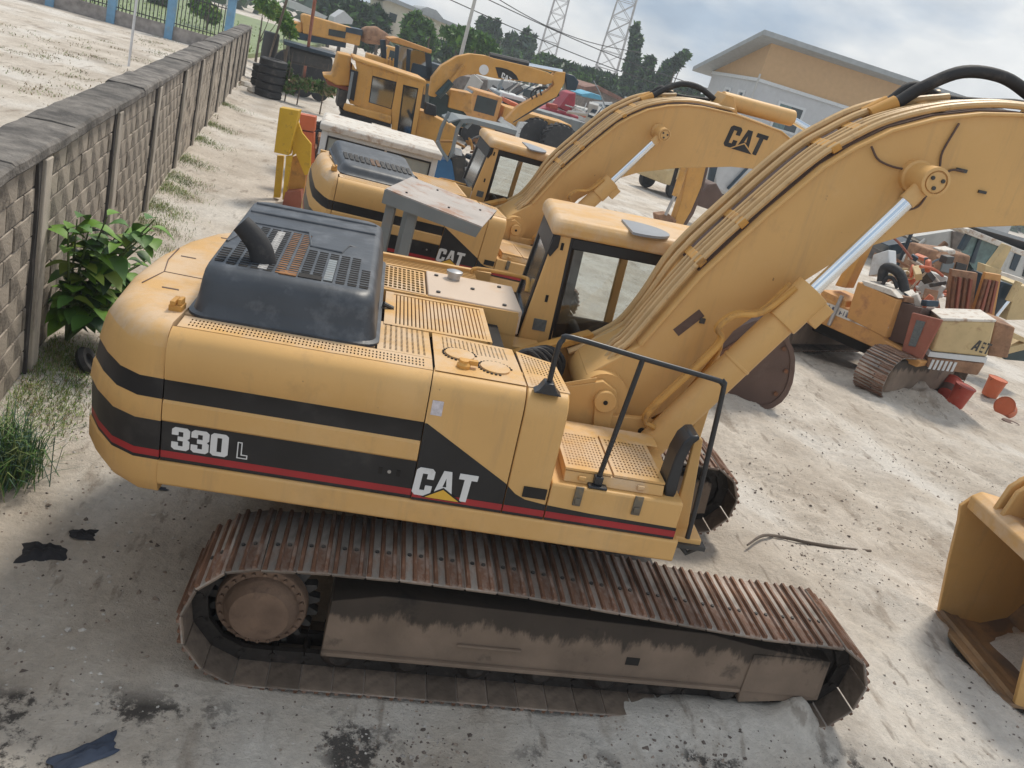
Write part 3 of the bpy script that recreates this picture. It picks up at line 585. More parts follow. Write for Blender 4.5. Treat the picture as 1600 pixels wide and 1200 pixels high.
    def lean(u, y, w=0):   # rear wall surface, u=0 at z 2.05 .. 1 at z 2.96
        return (-.285+.12*u-w, y, 2.05+.91*u)
    b = MB(); O = [lean(0, yr+.02, .012), lean(0, yl-.02, .012), lean(1.02, yl-.02, .012), lean(1.02, yr+.02, .012)]; I = [lean(.16, yr+.10, .014), lean(.16, yl-.10, .014), lean(.80, yl-.10, .014), lean(.80, yr+.10, .014)]
    O2 = [(p[0]+.05, p[1], p[2]) for p in O]; I2 = [(p[0]+.05, p[1], p[2]) for p in I]
    b.add(O+I+O2+I2, [(k, (k+1) % 4, 4+(k+1) % 4, 4+k) for k in range(4)]+[(4+k, 4+(k+1) % 4, 12+(k+1) % 4, 12+k) for k in range(4)]+[(k, 8+k, 8+(k+1) % 4, (k+1) % 4) for k in range(4)]); b.build('rear_window_frame', K, cab, bevel=.006)
    b = MB(); b.add([lean(.14, yr+.08, -.005), lean(.14, yl-.08, -.005), lean(.82, yl-.08, -.005), lean(.82, yr+.08, -.005)], [(0, 1, 2, 3)]); b.build('rear_window', M['dusty_glass'], cab, smooth=0)
    b = MB(); b.box(.02, 1.2, yr+.03, yr+.034, 2.0, 2.87); b.build('side_window', M['clear_glass'], cab, smooth=0)
    b = MB(); b.box(.68, 1.25, yl-.034, yl-.03, 2.0, 2.87); b.box(.24, .60, yl-.034, yl-.03, 2.05, 2.87); b.build('door_window', M['clear_glass'], cab, smooth=0)
    b = MB(); b.box(-.08, 1.3, yr+.07, yl-.07, 1.40, 1.46); b.box(-.08, .24, yl-.12, yl-.05, 1.46, 2.93); b.box(-.08, 1.3, yl-.10, yl-.05, 2.84, 2.94); b.box(-.08, 1.3, yl-.10, yl-.05, 1.46, 2.06); b.box(-.2, -.16, yr+.1, yl-.1, 1.9, 2.2); b.build('cab_lining', M['cab_interior'], cab)
    b = MB(); b.box(.20, .72, .68, 1.16, 1.75, 1.90); b.prism([(.22, 1.88), (.34, 1.88), (.30, 2.10), (.22, 2.10)], 1, .70, 1.14); b.box(.30, .6, .8, 1.04, 1.46, 1.75); b.build('operator_seat', M['rubber'], cab, bevel=.04, seg=3)
    b = MB(); b.box(-.205, -.095, yr-.006, yr+.002, 2.135, 2.235); b.xf(lambda v: (v[0]+.02, v[1], v[2])); b.build('rating_plate', M['plate_grey'], cab, smooth=0)
    b = MB(); b.prism([(-.168, 2.955), (-.12, 2.965), (-.12, 2.86), (-.17, 2.77), (-.20, 2.80)], 1, yr-.012, yr+.03); b.build('corner_guard', K, cab, bevel=.006)
    for x, z in ((-.09, 2.87), (-.12, 2.42)):
        b = MB(); b.box(x-.012, x+.012, yr-.004, yr+.004, z-.03, z+.03); b.build('keyhole', M['dark_void'], cab)
    # beam in front of the cab foot
    b = MB(); b.bar((-.33, .10, 2.0), (.30, .36, 2.21), .10, .06); b.build('cross_beam', M['yellow_dirty'], root, bevel=.008)
    b = MB()
    for k in range(5): b.tube([(-.45+.03*k, -.45+.1*k, 2.05), (-.30+.05*k, -.38+.1*k, 2.22-.02*k), (-.1+.04*k, -.30+.08*k, 2.05), (.02, -.25+.05*k, 1.8)], .022, 8, smooth=5)
    b.build('hydraulic_hose', M['rubber'], root)
    b = MB(); b.box(-.45, .05, -.52, .2, 1.3, 1.62); b.cyl((-.2, -.15, 1.6), (-.2, -.15, 1.86), .16, 20); b.box(-.36, .1, -.3, .1, 1.62, 1.72); b.build('valve_block', M['bucket_brown'], root, bevel=.02)
    # --- boom foot towers
    for s in (-1, 1):
        b = MB(); tw = [(-.12, 1.33), (-.13, 1.80), (.02, 2.02), (.30, 2.12), (.42, 2.06), (.46, 1.93), (.44, 1.86), (.72, 1.88), (.79, 1.80), (.78, 1.70), (.70, 1.62), (.60, 1.33)]
        b.prism(tw, 1, s*.45-.03, s*.45+.03); b.prism([(-.05, 2.0), (.25, 2.10), (.25, 2.14), (-.05, 2.03)], 1, s*.52-.05*s, s*.52+.06)
        tp = b.build('boom_tower', Y_, root, bevel=.012)
        b = MB(); yy = s*.48; b.cyl((.345, yy, 1.975), (.345, s*.53, 1.975), .085, 24); b.prism([(.27, 1.97), (.42, 1.97), (.44, 1.68), (.32, 1.66)], 1, min(yy, s*.512), max(yy, s*.512)); b.build('pin_keeper', Y_, tp, bevel=.006)
        b = MB(); b.cyl((.345, s*.528, 1.975), (.345, s*.536, 1.975), .018, 12); b.cyl((.69, s*.47, 1.775), (.69, s*.486, 1.775), .03, 16); b.build('pin_bolt', M['dark_void'], tp)
    # --- boom
    b = MB(); b.prism(TOP+(BOT if main else BOT2), 1, -.33, .33)
    tt = [p for p in TOP[2:-1]]; up = boom_pts(tt, .012); dn = boom_pts(tt, -.012); b.prism(up+dn[::-1], 1, -.355, .355)
    bm = b.build('boom', Y_, root, bevel=.008, smooth=25)
    b = MB(); b.cyl((.345, -.42, 1.975), (.345, .42, 1.975), .19, 28); b.build('boom_foot', Y_, bm)
    for s in (-1, 1):
        b = MB(); b.lathe([(.115, 0), (.115, .05), (.10, .065), (.092, .27), (.075, .285), (0, .287)], 28, 0, Matrix.Translation((2.14, s*.33, 4.0)) @ rot3('X', PI/2*(1 if s < 0 else -1)))
        b.build('cylinder_boss', Y_, bm)
    for k in range(3):
        a = k*2.1+.4; b = MB(); b.lathe([(.014, .304), (.014, .318), (0, .319)], 8, 0, Matrix.Translation((2.14+.045*math.cos(a), -.33, 4.0+.04*math.sin(a))) @ rot3('X', PI/2)); b.build('boss_bolt', M['dark_metal'], bm)
    b = MB(); q_ = TOP[3:12]; b.prism(boom_pts(q_, .020)+boom_pts(q_, .0125)[::-1], 1, -.265, .31); b.build('gap_shade_strip', M['bucket_brown'], bm, smooth=25)  # shade in the gaps between the pipes, put in as a dark strip
    # pipes along the boom back
    pt = TOP[2:11]; lanes = [(-.25, .055, .024), (-.165, .060, .027), (-.05, .055, .020), (.02, .060, .014), (.13, .085, .029), (.27, .10, .033)]
    for j, (yy, off, r) in enumerate(lanes):
        e = len(pt)-(0 if j in (0, 1) else 1 if j in (2, 3) else 2)
        c = boom_pts(TOP[2:12], off)[:e+1]
        st = [(.30, yy*.9, 2.06+.02*j), (.40, yy, 2.30)]
        P = st+[(p[0], yy+(.05 if (j >= 4 and i < 1) else 0), p[1]) for i, p in enumerate(c)]
        if j >= 4: P = [(.12, yy+.12, 2.06), (.30, yy+.16, 2.16), (.50, yy+.10, 2.36), (.62, yy+.02, 2.66)]+P[3+0:] if len(P) > 4 else P
        q = MB(); q.tube(P, r, 8, smooth=4); q.build('hydraulic_pipe', M['pipe_paint'], bm)
    b = MB()
    cc = boom_pts(TOP[2:12], .05)
    for i, f_ in ((1, .1), (1, .75), (3, .6), (4, .5), (6, .3)):
        p, q = cc[i], cc[i+1]; x, z = p[0]+(q[0]-p[0])*f_, p[1]+(q[1]-p[1])*f_; a = math.atan2(q[1]-p[1], q[0]-p[0])
        b = MB(); b.obox(Matrix.Translation((x, 0, z)) @ rot3('Y', -a), .07, .55 if i < 4 else .40, .05)
        b.build('pipe_clamp', M['yellow_dirty'], bm, bevel=.006)
    for yy, e, hgt in ((.10, 2.04, .25), (.24, 2.02, .06)):
        b = MB(); b.tube([(1.97, yy, 4.40), (2.06, yy, 4.47), (2.20, yy, 4.60), (2.44, yy-.02, 4.50+hgt*1.02), (2.75, yy-.02, 4.53+hgt), (3.05, yy, 4.62+hgt*.3), (3.3, yy, 4.62)], .046 if yy < .2 else .036, 12, smooth=6); b.build('hydraulic_hose', M['rubber'], bm)
        b = MB(); b.tube([(1.88, yy, 4.335), (2.04, yy, 4.455)], .056 if yy < .2 else .046, 12); b.build('hose_fitting', M['yellow_dirty'], bm)
    if main:
        for P in ([(1.75, -.36, 4.13), (1.85, -.345, 4.05), (2.03, -.345, 3.98+.05), (2.16, -.345, 4.08)], [(2.31, -.345, 4.40), (2.27, -.345, 4.2), (2.29, -.345, 4.1)], [(2.28, -.345, 3.92), (2.24, -.345, 3.80), (2.12, -.345, 3.76), (2.10, -.345, 3.86), (2.17, -.345, 3.93)], [(2.33, -.345, 4.02), (2.38, -.345, 4.09), (2.47, -.345, 4.10)]):
            q = MB(); q.tube(P, .008, 6, smooth=5); q.build('grease_line', M['bucket_brown'], bm)
        b = MB(); b.box(2.42, 2.50, -.345, -.33, 4.09, 4.115); b.box(2.64, 2.70, -.345, -.33, 3.98, 4.0); b.box(.93, .97, -.345, -.33, 2.66, 2.70); b.build('grease_fitting', M['dark_metal'], bm)
        b = MB(); b.bar((.78, -.331, 2.55), (.93, -.331, 2.74), .004, .07, up=(-.8, 0, .6)); b.xf(lambda v: (v[0], min(v[1], -.3305), v[2])); b.build('worn_decal', M['bucket_brown'], bm, smooth=0)
    else: cat_word(bm, 3.30, -.331, 4.08, .34, wx=1.05, light=False)
    # --- boom cylinders
    for s in (-1, 1):
        yy = s*.545; A = Vector((.70, yy, 1.60)); Bv = Vector((2.14, yy, 4.0)); d = (Bv-A).normalized(); L = (Bv-A).length; up = Vector((-d.z, 0, d.x))
        A0 = Vector((.69, yy, 1.775))
        b = MB(); b.tube([A, A+d*1.50], .115, 24); b.tube([A+d*1.44, A+d*1.76], .135, 24); b.tube([A+d*1.0, A+d*1.03], .12, 24)
        b.obox(Matrix.Translation(A+d*1.66+up*(-.13)) @ Matrix.Rotation(-math.atan2(d.z, d.x), 4, 'Y'), .18, .16, .14)
        b.lathe([(.11, -.1), (.11, .1)], 20, 0, Matrix.Translation(A) @ rot3('X', PI/2)); cy = b.build('boom_cylinder', Y_, root, bevel=.008)
        b = MB(); b.tube([A+d*1.72, A+d*(L-.1)], .052, 20); b.build('piston_rod', M['chrome'], cy)
        b = MB(); b.lathe([(0, -.092), (.068, -.092), (.07, -.08), (.078, -.08), (.08, -.095), (.10, -.09), (.10, .09), (.08, .095), (.078, .08), (.07, .08), (.068, .092), (0, .092)], 28, 0, Matrix.Translation(Bv) @ rot3('X', PI/2)); b.tube([A+d*(L-.2), A+d*(L-.05)], .06, 16); b.build('rod_eye', Y_, cy)
        for o_, r_ in ((.19, .026), (.22, .02)):
            P = [A+d*.25+up*.1, A+d*.3+up*o_, A+d*1.0+up*o_, A+d*1.1+up*(o_+.10), A+d*1.25+up*(o_+.08), A+d*1.40+up*(o_-.05), A+d*1.68+up*.13]
            q = MB(); q.tube([p+Vector((0, .05*(1 if r_ > .022 else -1), 0)) for p in P], r_, 8, smooth=5); q.build('oil_line', M['yellow_dirty'], cy)
    # stiff hoses under the boom, between the cylinders
    for k in range(4):
        q = MB(); y_ = -.22+.13*k; q.tube([(.5, y_*.7, 1.62), (.78, y_, 1.70), (1.05, y_, 2.10+.04*k), (1.18, y_, 2.42+.05*k), (1.15, y_, 2.58)], .024, 8, smooth=5); q.build('hydraulic_hose', M['yellow_dirty' if k < 3 else 'rubber'], root)
    b = MB(); b.prism([(.6, 1.34), (.8, 1.62), (1.14, 2.35), (1.20, 2.30), (.95, 1.55), (.8, 1.34)], 1, -.2, .2); b.build('hose_guard', M['yellow_dirty'], root, bevel=.01)
    # --- stick, linkage and bucket (mostly outside the photo)
    sx_ = 0 if main else .35
    st = [(5.45, 4.5), (5.7, 4.5), (6.05, 3.9), (5.75, 3.3), (4.98+sx_, 1.42), (4.78+sx_, 1.38), (4.62+sx_, 1.55), (5.45, 3.8)]
    b = MB(); b.prism(st, 1, -.22, .22); b.build('stick', Y_, root, bevel=.01)
    pf = [(4.58, -.12), (4.44, .50), (4.36, .92), (4.31, 1.09), (4.40, 1.21), (4.62, 1.24), (4.95, 1.12), (5.28, .88), (5.48, .52), (5.50, .18), (5.36, -.10), (5.08, -.22), (4.80, -.19)]
    pf = [(x+sx_, z) for x, z in pf]; BM = Y_ if main else M['bucket_brown']; BD = M['bucket_inside'] if main else M['bucket_brown']
    bk = thing('bucket', None, None); bk.matrix_world = Matrix.Identity(4); bk.parent = root
    for sd in (-1, 1):
        b = MB(); b.prism(pf, 1, sd*.65-.02, sd*.65+.02); b.build('bucket_cheek', BM, bk, bevel=.006)
    sh_ = pf[4:]+pf[:1]; cx_, cz_ = 4.85+sx_, .5
    inn = [(x+(cx_-x)*.06, z+(cz_-z)*.06) for x, z in sh_]
    b = MB(); b.prism(sh_+inn[::-1], 1, -.63, .63); b.build('bucket_shell', BD, bk, smooth=40)
    b = MB(); b.box(4.50+sx_, 4.80+sx_, -.67, .67, -.17, -.125); b.build('cutting_lip', BD, bk, bevel=.01)
    for k in range(0 if main else 5):
        b = MB(); y_ = -.56+.28*k; b.loft([[(x, y, z) for x, y, z in ((xx_+sx_, y_-w_, z0), (xx_+sx_, y_+w_, z0), (xx_+sx_, y_+w_, z1), (xx_+sx_, y_-w_, z1))] for xx_, w_, z0, z1 in ((4.66, .06, -.19, -.10), (4.48, .055, -.18, -.11), (4.32, .035, -.155, -.13))]); b.build('bucket_tooth', M['rust'] if main else BM, bk)
    for sd in (-1, 1):
        for y_ in (.19, .30):
            b = MB(); b.prism([(4.36+sx_, 1.18), (4.42+sx_, 1.52), (4.55+sx_, 1.66), (4.70+sx_, 1.62), (4.84+sx_, 1.42), (5.02+sx_, 1.32), (5.10+sx_, 1.10), (4.6+sx_, 1.1)], 1, sd*y_-.025, sd*y_+.025); b.build('bucket_ear', BM, bk, bevel=.008)
    b = MB(); b.tube([(4.58+sx_, -.36, 1.54), (4.58+sx_, .36, 1.54)], .075, 20); b.tube([(4.88+sx_, -.38, 1.26), (4.88+sx_, .38, 1.26)], .085, 20); b.build('bucket_pin', M['yellow_dirty'] if main else BM, bk)
    if main:
        b = MB(); b.prism([(4.34, 1.10), (4.33, 1.24), (4.42, 1.30), (4.72, 1.26), (4.62, 1.17)], 1, -.60, .60); b.build('bucket_crossbar', YT, bk, bevel=.02)
    b = MB(); b.tube([(3.15, 0, 4.72), (4.5, 0, 4.78)], .13, 24); b.prism([(3.0, 4.5), (3.12, 4.82), (3.25, 4.82), (3.5, 4.5)], 1, -.18, .18); sy = b.build('stick_cylinder', Y_, root, bevel=.01)
    b = MB(); b.tube([(4.4, 0, 4.78), (5.7, 0, 4.55)], .06, 16); b.build('piston_rod', M['chrome'], sy)
    # --- handrail, mirror, front step
    if main:
        b = MB(); yy = -1.42
        b.tube([(-.262, yy, 2.32), (-.258, yy, 2.60), (-.240, yy, 2.68), (-.185, yy, 2.707), (.28, yy, 2.655), (.745, yy, 2.606), (.815, yy, 2.585), (.840, yy, 2.53), (.90, yy, 1.75), (.915, yy, 1.45)], .0175, 12, smooth=4)
        b.tube([(.28, yy, 2.655), (.206, yy, 1.79)], .0175, 10); hrail = b.build('handrail', M['plastic_black'], root)
        b = MB(); b.prism([(-.35, 2.325), (-.17, 2.325), (-.20, 2.345), (-.235, 2.40), (-.29, 2.40), (-.32, 2.345)], 1, yy-.05, yy+.05); b.build('rail_foot', M['plastic_black'], hrail, bevel=.006)
        b = MB(); b.box(.14, .27, yy-.055, yy+.02, 1.732, 1.75); b.box(.175, .235, yy-.03, yy+.02, 1.75, 1.81); b.build('rail_foot', M['plastic_black'], hrail, bevel=.006)
    b = MB(); b.prism([(.80, 2.15), (.86, 2.13), (.955, 1.40), (.83, 1.40), (.82, 1.75)], 1, -1.30, -1.26); b.box(.80, 1.02, -1.42, -1.2, 1.36, 1.45); b.build('mirror_bracket', Y_, root, bevel=.008)
    b = MB(); P = [(.685, 1.72), (.665, 1.80), (.675, 2.02), (.70, 2.13), (.74, 2.185), (.79, 2.195), (.80, 2.17), (.765, 2.13), (.745, 2.0), (.755, 1.76), (.745, 1.72)]
    b.prism(P, 1, -1.40, -1.20); b.build('mirror', M['plastic_black'], root, bevel=.012)
    b = MB(); b.tube([(.83, -1.35, 1.42), (.95, -1.40, 1.32), (1.02, -1.42, 1.40)], .02, 8); b.box(.80, 1.05, -1.45, -1.15, 1.38, 1.41); b.build('front_step', M['dark_metal'], root)
    return root
mat('pipe_paint', (.60, .40, .19), .45, var=.1, vscale=4, dirt=(.22, .13, .07), damt=.7, dscale=7, dpos=.57, bump=.1)
mat('pale_panel', (.60, .47, .36), .5, var=.06, vscale=1.5, dirt=(.55, .30, .10), damt=.8, dscale=1.6, dpos=.58, bump=.05)
mat('dirty_steel', (.16, .14, .11), .5, metal=.4, var=.3, dirt=(.4, .25, .08), damt=.5, dscale=9)
mat('rusty_slot', (.24, .11, .04), .9, var=.4, vscale=12, dirt=(.03, .02, .02), damt=.8, dscale=14)
mat('dusty_strip', (.33, .32, .31), .9, var=.3, vscale=12, dirt=(.10, .09, .08), damt=.7, dscale=16)
mat('hatch_grey', (.26, .28, .31), .4, var=.1)
mat('plate_grey', (.11, .12, .12), .5, var=.3, vscale=30)
def rodm(v):
    v = Vector(v); return Matrix.Rotation(v.length, 4, v.normalized())
MT1 = rodm((-.0008, -.0701, 0)); UY1 = -.0618
mat('bucket_inside', (.33, .20, .10), .6, var=.3, vscale=2.5, dirt=(.13, .10, .085), damt=.85, dscale=2, dpos=.45, bump=.15)

# ================================================================== SETTING
_NG = {}
def noise_np(x, y, s, seed=0):
    "smooth value noise on arrays"
    if seed not in _NG: _NG[seed] = np.random.default_rng(seed).random((257, 257))
    G = _NG[seed]; X = (x*s) % 256; Y = (y*s) % 256
    i = np.floor(X).astype(int); j = np.floor(Y).astype(int); u = X-i; v = Y-j; u = u*u*(3-2*u); v = v*v*(3-2*v)
    return (G[i, j]*(1-u)+G[i+1, j]*u)*(1-v)+(G[i, j+1]*(1-u)+G[i+1, j+1]*u)*v
def ss(a, b, x): t = np.clip((x-a)/(b-a), 0, 1); return t*t*(3-2*t)
def ground_h(x, y):
    x = np.asarray(x, float); y = np.asarray(y, float)
    h = .07*np.clip(x, -1.6, 2.6)+.015
    far = ss(7.5, 13, y); h = h*(1-far)+.02*far
    h += .13*np.exp(-((x-1.35)/.95)**2-((y+1.62)/.30)**2)*ss(.1, .8, x)                 # sand heaped against the track
    h += .20*np.exp(-((x-2.02)/.14)**2-((y+1.60)/.14)**2)
    near = ss(60, 12, np.hypot(x, y))
    # wheel ruts running away to the right of the machine
    t = (x-.16*(6-y))*1.1; r = ss(1.8, 3.0, x)*ss(16, 9, y)*ss(-4, -1.5, y)
    h += r*.055*(np.sin(t*3.4+1.5*noise_np(x, y, .35, 3)*4)-.2)*(.4+.8*noise_np(x, y, .8, 4))
    d = (x*.45-y*.9); 
    h += .20*np.exp(-((x-5.32)/.22)**2-((y+.3)/.5)**2)-.10*np.exp(-((x-4.75)/.22)**2-((y+.3)/.6)**2)
    h += near*(.04*(noise_np(x, y, .45, 1)-.5)+.035*(noise_np(x*1.3+y*.6, y*.7-x*.3, 1.7, 2)-.5)+.018*(noise_np(x*1.6, y*.7, 4.5, 5)-.5)+.012*(noise_np(x*1.5, y*.8, 9, 6)-.5))
    # crawler imprints: grouser bars pressed along the old driving lines
    u = x-.16*(6-y)+.5*(noise_np(x, y, .22, 21)-.5)
    lane = np.clip(np.sin(u*2*np.pi/1.55)*1.6, 0, 1)*ss(2.9, 3.6, x)*ss(15, 9, y)*ss(-4, -2.5, y)
    bars = np.sin((y+.35*u)*2*np.pi/.24+3*noise_np(x, y, .9, 22))
    h += lane*ss(.35, .6, noise_np(x, y, .55, 23))*.02*bars-lane*.035
    rough = ss(2.6, 3.4, x)*ss(13, 8, y)
    h += rough*(.05*np.abs(noise_np(x*1.4+y*1.6, y*.35-x*.5, 2.2, 8)-.5)+.035*(noise_np(x*2+y*2.2, y*.8-x*.9, 4.1, 9)-.5))
    # sand pile by the orange machine, soil at the wall foot
    h += .30*np.exp(-((x-9.3)/.7)**2-((y-8.6)/.7)**2)*(.6+.8*noise_np(x, y, 5, 12))
    wx = -4.55-.1194*y; h += .10*np.exp(-((x-wx-.1)/.35)**2)*ss(45, 20, y)
    back = ss(wx-.05, wx-.5, x); h += back*.25*ss(60, 30, y)
    return h
def axis(lo, hi, dlo, dhi, step, grow=1.13):
    a = list(np.arange(dlo, dhi, step)); s_ = step; v = a[-1]
    while v < hi: s_ *= grow; v += s_; a.append(v)
    s_ = step; v = a[0]; b = []
    while v > lo: s_ *= grow; v -= s_; b.append(v)
    return np.array(b[::-1]+a)
GX = axis(-500, 900, -6.5, 14, .055); GY = axis(-60, 1400, -3.6, 12, .055)
xx, yy_ = np.meshgrid(GX, GY); zz = ground_h(xx, yy_)
nx_, ny_ = len(GX), len(GY); co = np.stack([xx, yy_, zz], -1).reshape(-1, 3)
idx = np.arange(nx_*ny_).reshape(ny_, nx_); fc = np.stack([idx[:-1, :-1], idx[:-1, 1:], idx[1:, 1:], idx[1:, :-1]], -1).reshape(-1, 4)
me = bpy.data.meshes.new('sand_ground'); me.vertices.add(len(co)); me.vertices.foreach_set('co', co.ravel())
me.loops.add(fc.size); me.loops.foreach_set('vertex_index', fc.ravel()); me.polygons.add(len(fc)); me.polygons.foreach_set('loop_start', np.arange(0, fc.size, 4)); me.polygons.foreach_set('loop_total', np.full(len(fc), 4))
me.polygons.foreach_set('use_smooth', np.ones(len(fc), bool)); me.update(); me.validate()
def sand_mat():
    m = bpy.data.materials.new('sand'); m.use_nodes = True; t = m.node_tree; n = t.nodes; l = t.links; b = n['Principled BSDF']; b.inputs['Roughness'].default_value = .95; b.inputs['Specular IOR Level'].default_value = .15
    c = n.new('ShaderNodeTexCoord')
    def nz(scale, det, ro=.55, st=(1, 1, 1)):
        mp_ = n.new('ShaderNodeMapping'); mp_.inputs['Scale'].default_value = st; l.new(c.outputs['Object'], mp_.inputs[0])
        k = n.new('ShaderNodeTexNoise'); k.inputs['Scale'].default_value = scale; k.inputs['Detail'].default_value = det; k.inputs['Roughness'].default_value = ro; l.new(mp_.outputs[0], k.inputs[0]); return k.outputs[0]
    def ramp(src, p0, p1, c0, c1):
        r = n.new('ShaderNodeValToRGB'); r.color_ramp.elements[0].position = p0; r.color_ramp.elements[1].position = p1; r.color_ramp.elements[0].color = c0; r.color_ramp.elements[1].color = c1; l.new(src, r.inputs[0]); return r.outputs[0]
    def mix(f, a, bb, mode='MIX'):
        x = n.new('ShaderNodeMixRGB'); x.blend_type = mode
        for i, s_ in enumerate((f, a, bb)):
            if isinstance(s_, (float, int)): x.inputs[i].default_value = s_
            elif isinstance(s_, tuple): x.inputs[i].default_value = s_
            else: l.new(s_, x.inputs[i])
        return x.outputs[0]
    base = ramp(nz(.9, 8, .6), .32, .68, (.46, .40, .335, 1), (.65, .59, .515, 1))
    pale = ramp(nz(.35, 5), .48, .62, (0, 0, 0, 1), (.75, .75, .75, 1)); cur = mix(pale, base, (.70, .665, .615, 1))
    damp = ramp(nz(.55, 9, .65), .58, .70, (0, 0, 0, 1), (.6, .6, .6, 1)); cur = mix(damp, cur, (.27, .225, .185, 1))
    stk = ramp(nz(2.2, 5, .6, (1, .30, 1)), .60, .68, (0, 0, 0, 1), (.6, .6, .6, 1)); st2 = ramp(nz(7, 4, .6, (1, .28, 1)), .60, .68, (0, 0, 0, 1), (.55, .55, .55, 1)); cur = mix(stk, cur, (.29, .235, .185, 1)); cur = mix(st2, cur, (.24, .195, .155, 1))  # dark streaks paint the shading of small dents into the sand colour
    fine = ramp(nz(14, 8, .7), .3, .7, (.84, .84, .84, 1), (1.12, 1.12, 1.12, 1)); cur = mix(1.0, cur, fine, 'MULTIPLY')
    speck = ramp(nz(26, 4, .75), .67, .72, (0, 0, 0, 1), (.7, .7, .7, 1)); patch = ramp(nz(1.1, 5, .6), .46, .62, (.06, .06, .06, 1), (1, 1, 1, 1)); sp = mix(1.0, speck, patch, 'MULTIPLY'); cur = mix(sp, cur, (.075, .062, .05, 1))
    # oily black patches beside the track
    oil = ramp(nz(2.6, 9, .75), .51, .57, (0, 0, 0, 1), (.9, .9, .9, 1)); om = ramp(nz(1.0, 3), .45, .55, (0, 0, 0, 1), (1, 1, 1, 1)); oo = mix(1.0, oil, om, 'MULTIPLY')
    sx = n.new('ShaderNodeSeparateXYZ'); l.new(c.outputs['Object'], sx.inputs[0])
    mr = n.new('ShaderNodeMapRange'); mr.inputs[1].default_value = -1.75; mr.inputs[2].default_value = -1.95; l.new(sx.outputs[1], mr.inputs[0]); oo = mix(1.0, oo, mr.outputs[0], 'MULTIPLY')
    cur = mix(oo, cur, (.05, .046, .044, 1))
    l.new(cur, b.inputs['Base Color'])
    bp = n.new('ShaderNodeBump'); bp.inputs['Strength'].default_value = .8; bp.inputs['Distance'].default_value = .05
    ad = n.new('ShaderNodeMath'); ad.operation = 'ADD'; l.new(nz(9, 9, .7), ad.inputs[0]); mm = n.new('ShaderNodeMath'); mm.operation = 'MULTIPLY'; mm.inputs[1].default_value = .5; l.new(nz(45, 6, .7), mm.inputs[0]); l.new(mm.outputs[0], ad.inputs[1]); l.new(ad.outputs[0], bp.inputs['Height']); l.new(bp.outputs[0], b.inputs['Normal'])
    return m
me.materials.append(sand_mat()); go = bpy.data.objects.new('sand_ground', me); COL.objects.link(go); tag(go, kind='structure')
def gh(x, y): return float(ground_h(np.array([x]), np.array([y]))[0])

# ------------------------------------------------------------------ concrete block wall on the left
def WX(y): return -4.55-.1194*y
wall = thing('block_wall', 'long weathered concrete block wall with pilasters and a blackened rough coping', 'wall', (WX(0), 0, 0), math.atan2(.1194, 1))
# local frame: +y along the wall, +x towards the yard
LW = math.hypot(.1194, 1); POST = [-4.3, -.95, 2.2, 5.7, 9.15, 12.8, 16.0, 19.4, 22.6, 25.5, 28.4, 31.2, 34.0, 36.8]; POST = [p*LW for p in POST]
b = MB(); b.box(-.36, -.035, POST[0]-1, POST[-1]+.3, -.6, 2.16); b.build('wall_core', M['mortar'], wall)
bw, bh = .50, .235
bl = []
for v in range(5):
    q = MB(); j = lambda: random.uniform(-.004, .004); x1 = random.uniform(-.004, .006)
    c = [(-.06, -bw/2+.008+j(), -bh/2+.007+j()), (-.06, bw/2-.008+j(), -bh/2+.007+j()), (-.06, bw/2-.008+j(), bh/2-.007+j()), (-.06, -bw/2+.008+j(), bh/2-.007+j())]
    f_ = [(x1+j(), p[1]+(.006 if p[1] < 0 else -.006), p[2]+(.006 if p[2] < 0 else -.006)) for p in c]; m_ = [(x1-.010, p[1], p[2]) for p in c]
    q.loft([c, m_, f_], cap0=False); bl.append(q.mesh('block', M['concrete_block'], 0))
left = []; n_ind = 0
for i in range(len(POST)-1):
    y0, y1 = POST[i]+.15, POST[i+1]-.10
    for r in range(9):
        z = .02+bh*(r+.5); yy = y0+(bw/2 if r % 2 else 0)-bw/2*(r % 2 == 0)*0
        off = 0 if r % 2 else -bw/2; y = y0+off
        while y < y1-.02:
            a, e = max(y, y0), min(y+bw, y1)
            if e-a > .05:
                cy, sc_ = (a+e)/2, (e-a)/bw
                if cy < 13.2 and n_ind < 300 and cy > .3 :
                    o = link('block', bl[n_ind % 5], wall); o.location = (random.uniform(-.006, .006), cy, z); o.scale = (1, sc_, 1); n_ind += 1
                else: left.append((a, e, z))
            y += bw
q = MB()
for a, e, z in left: x1 = random.uniform(-.006, .008); q.box(-.05, x1, a+.008, e-.008, z-bh/2+.007, z+bh/2-.007)
tag(q.build('block', M['concrete_block'], wall, smooth=0), kind='stuff')
for i, y in enumerate(POST):
    w_ = .115; q = MB(); q.loft([[(-.05, y-w_, z), (.065+dx, y-w_+dy, z), (.065+dx, y+w_+dy, z), (-.05, y+w_, z)] for z, dx, dy in ((-.4, .01, .0), (.5, .0, .01), (1.1, .006, -.006), (1.6, -.004, .004), (2.15, 0, 0))]); q.build('pilaster', M['concrete_post'], wall, bevel=.012)
    # dark strip of uneven width on the pilaster's near flank
    q = MB(); q.loft([[(-.04, y-w_-.085, z), (.026+.01*math.sin(z*7+i), y-w_-.07-.02*math.sin(z*5+i*2), z), (.030, y-w_-.004, z), (-.04, y-w_-.004, z)] for z in np.linspace(-.3, 2.14, 9)]); q.build('flank_strip', M['flank_dark'], wall)
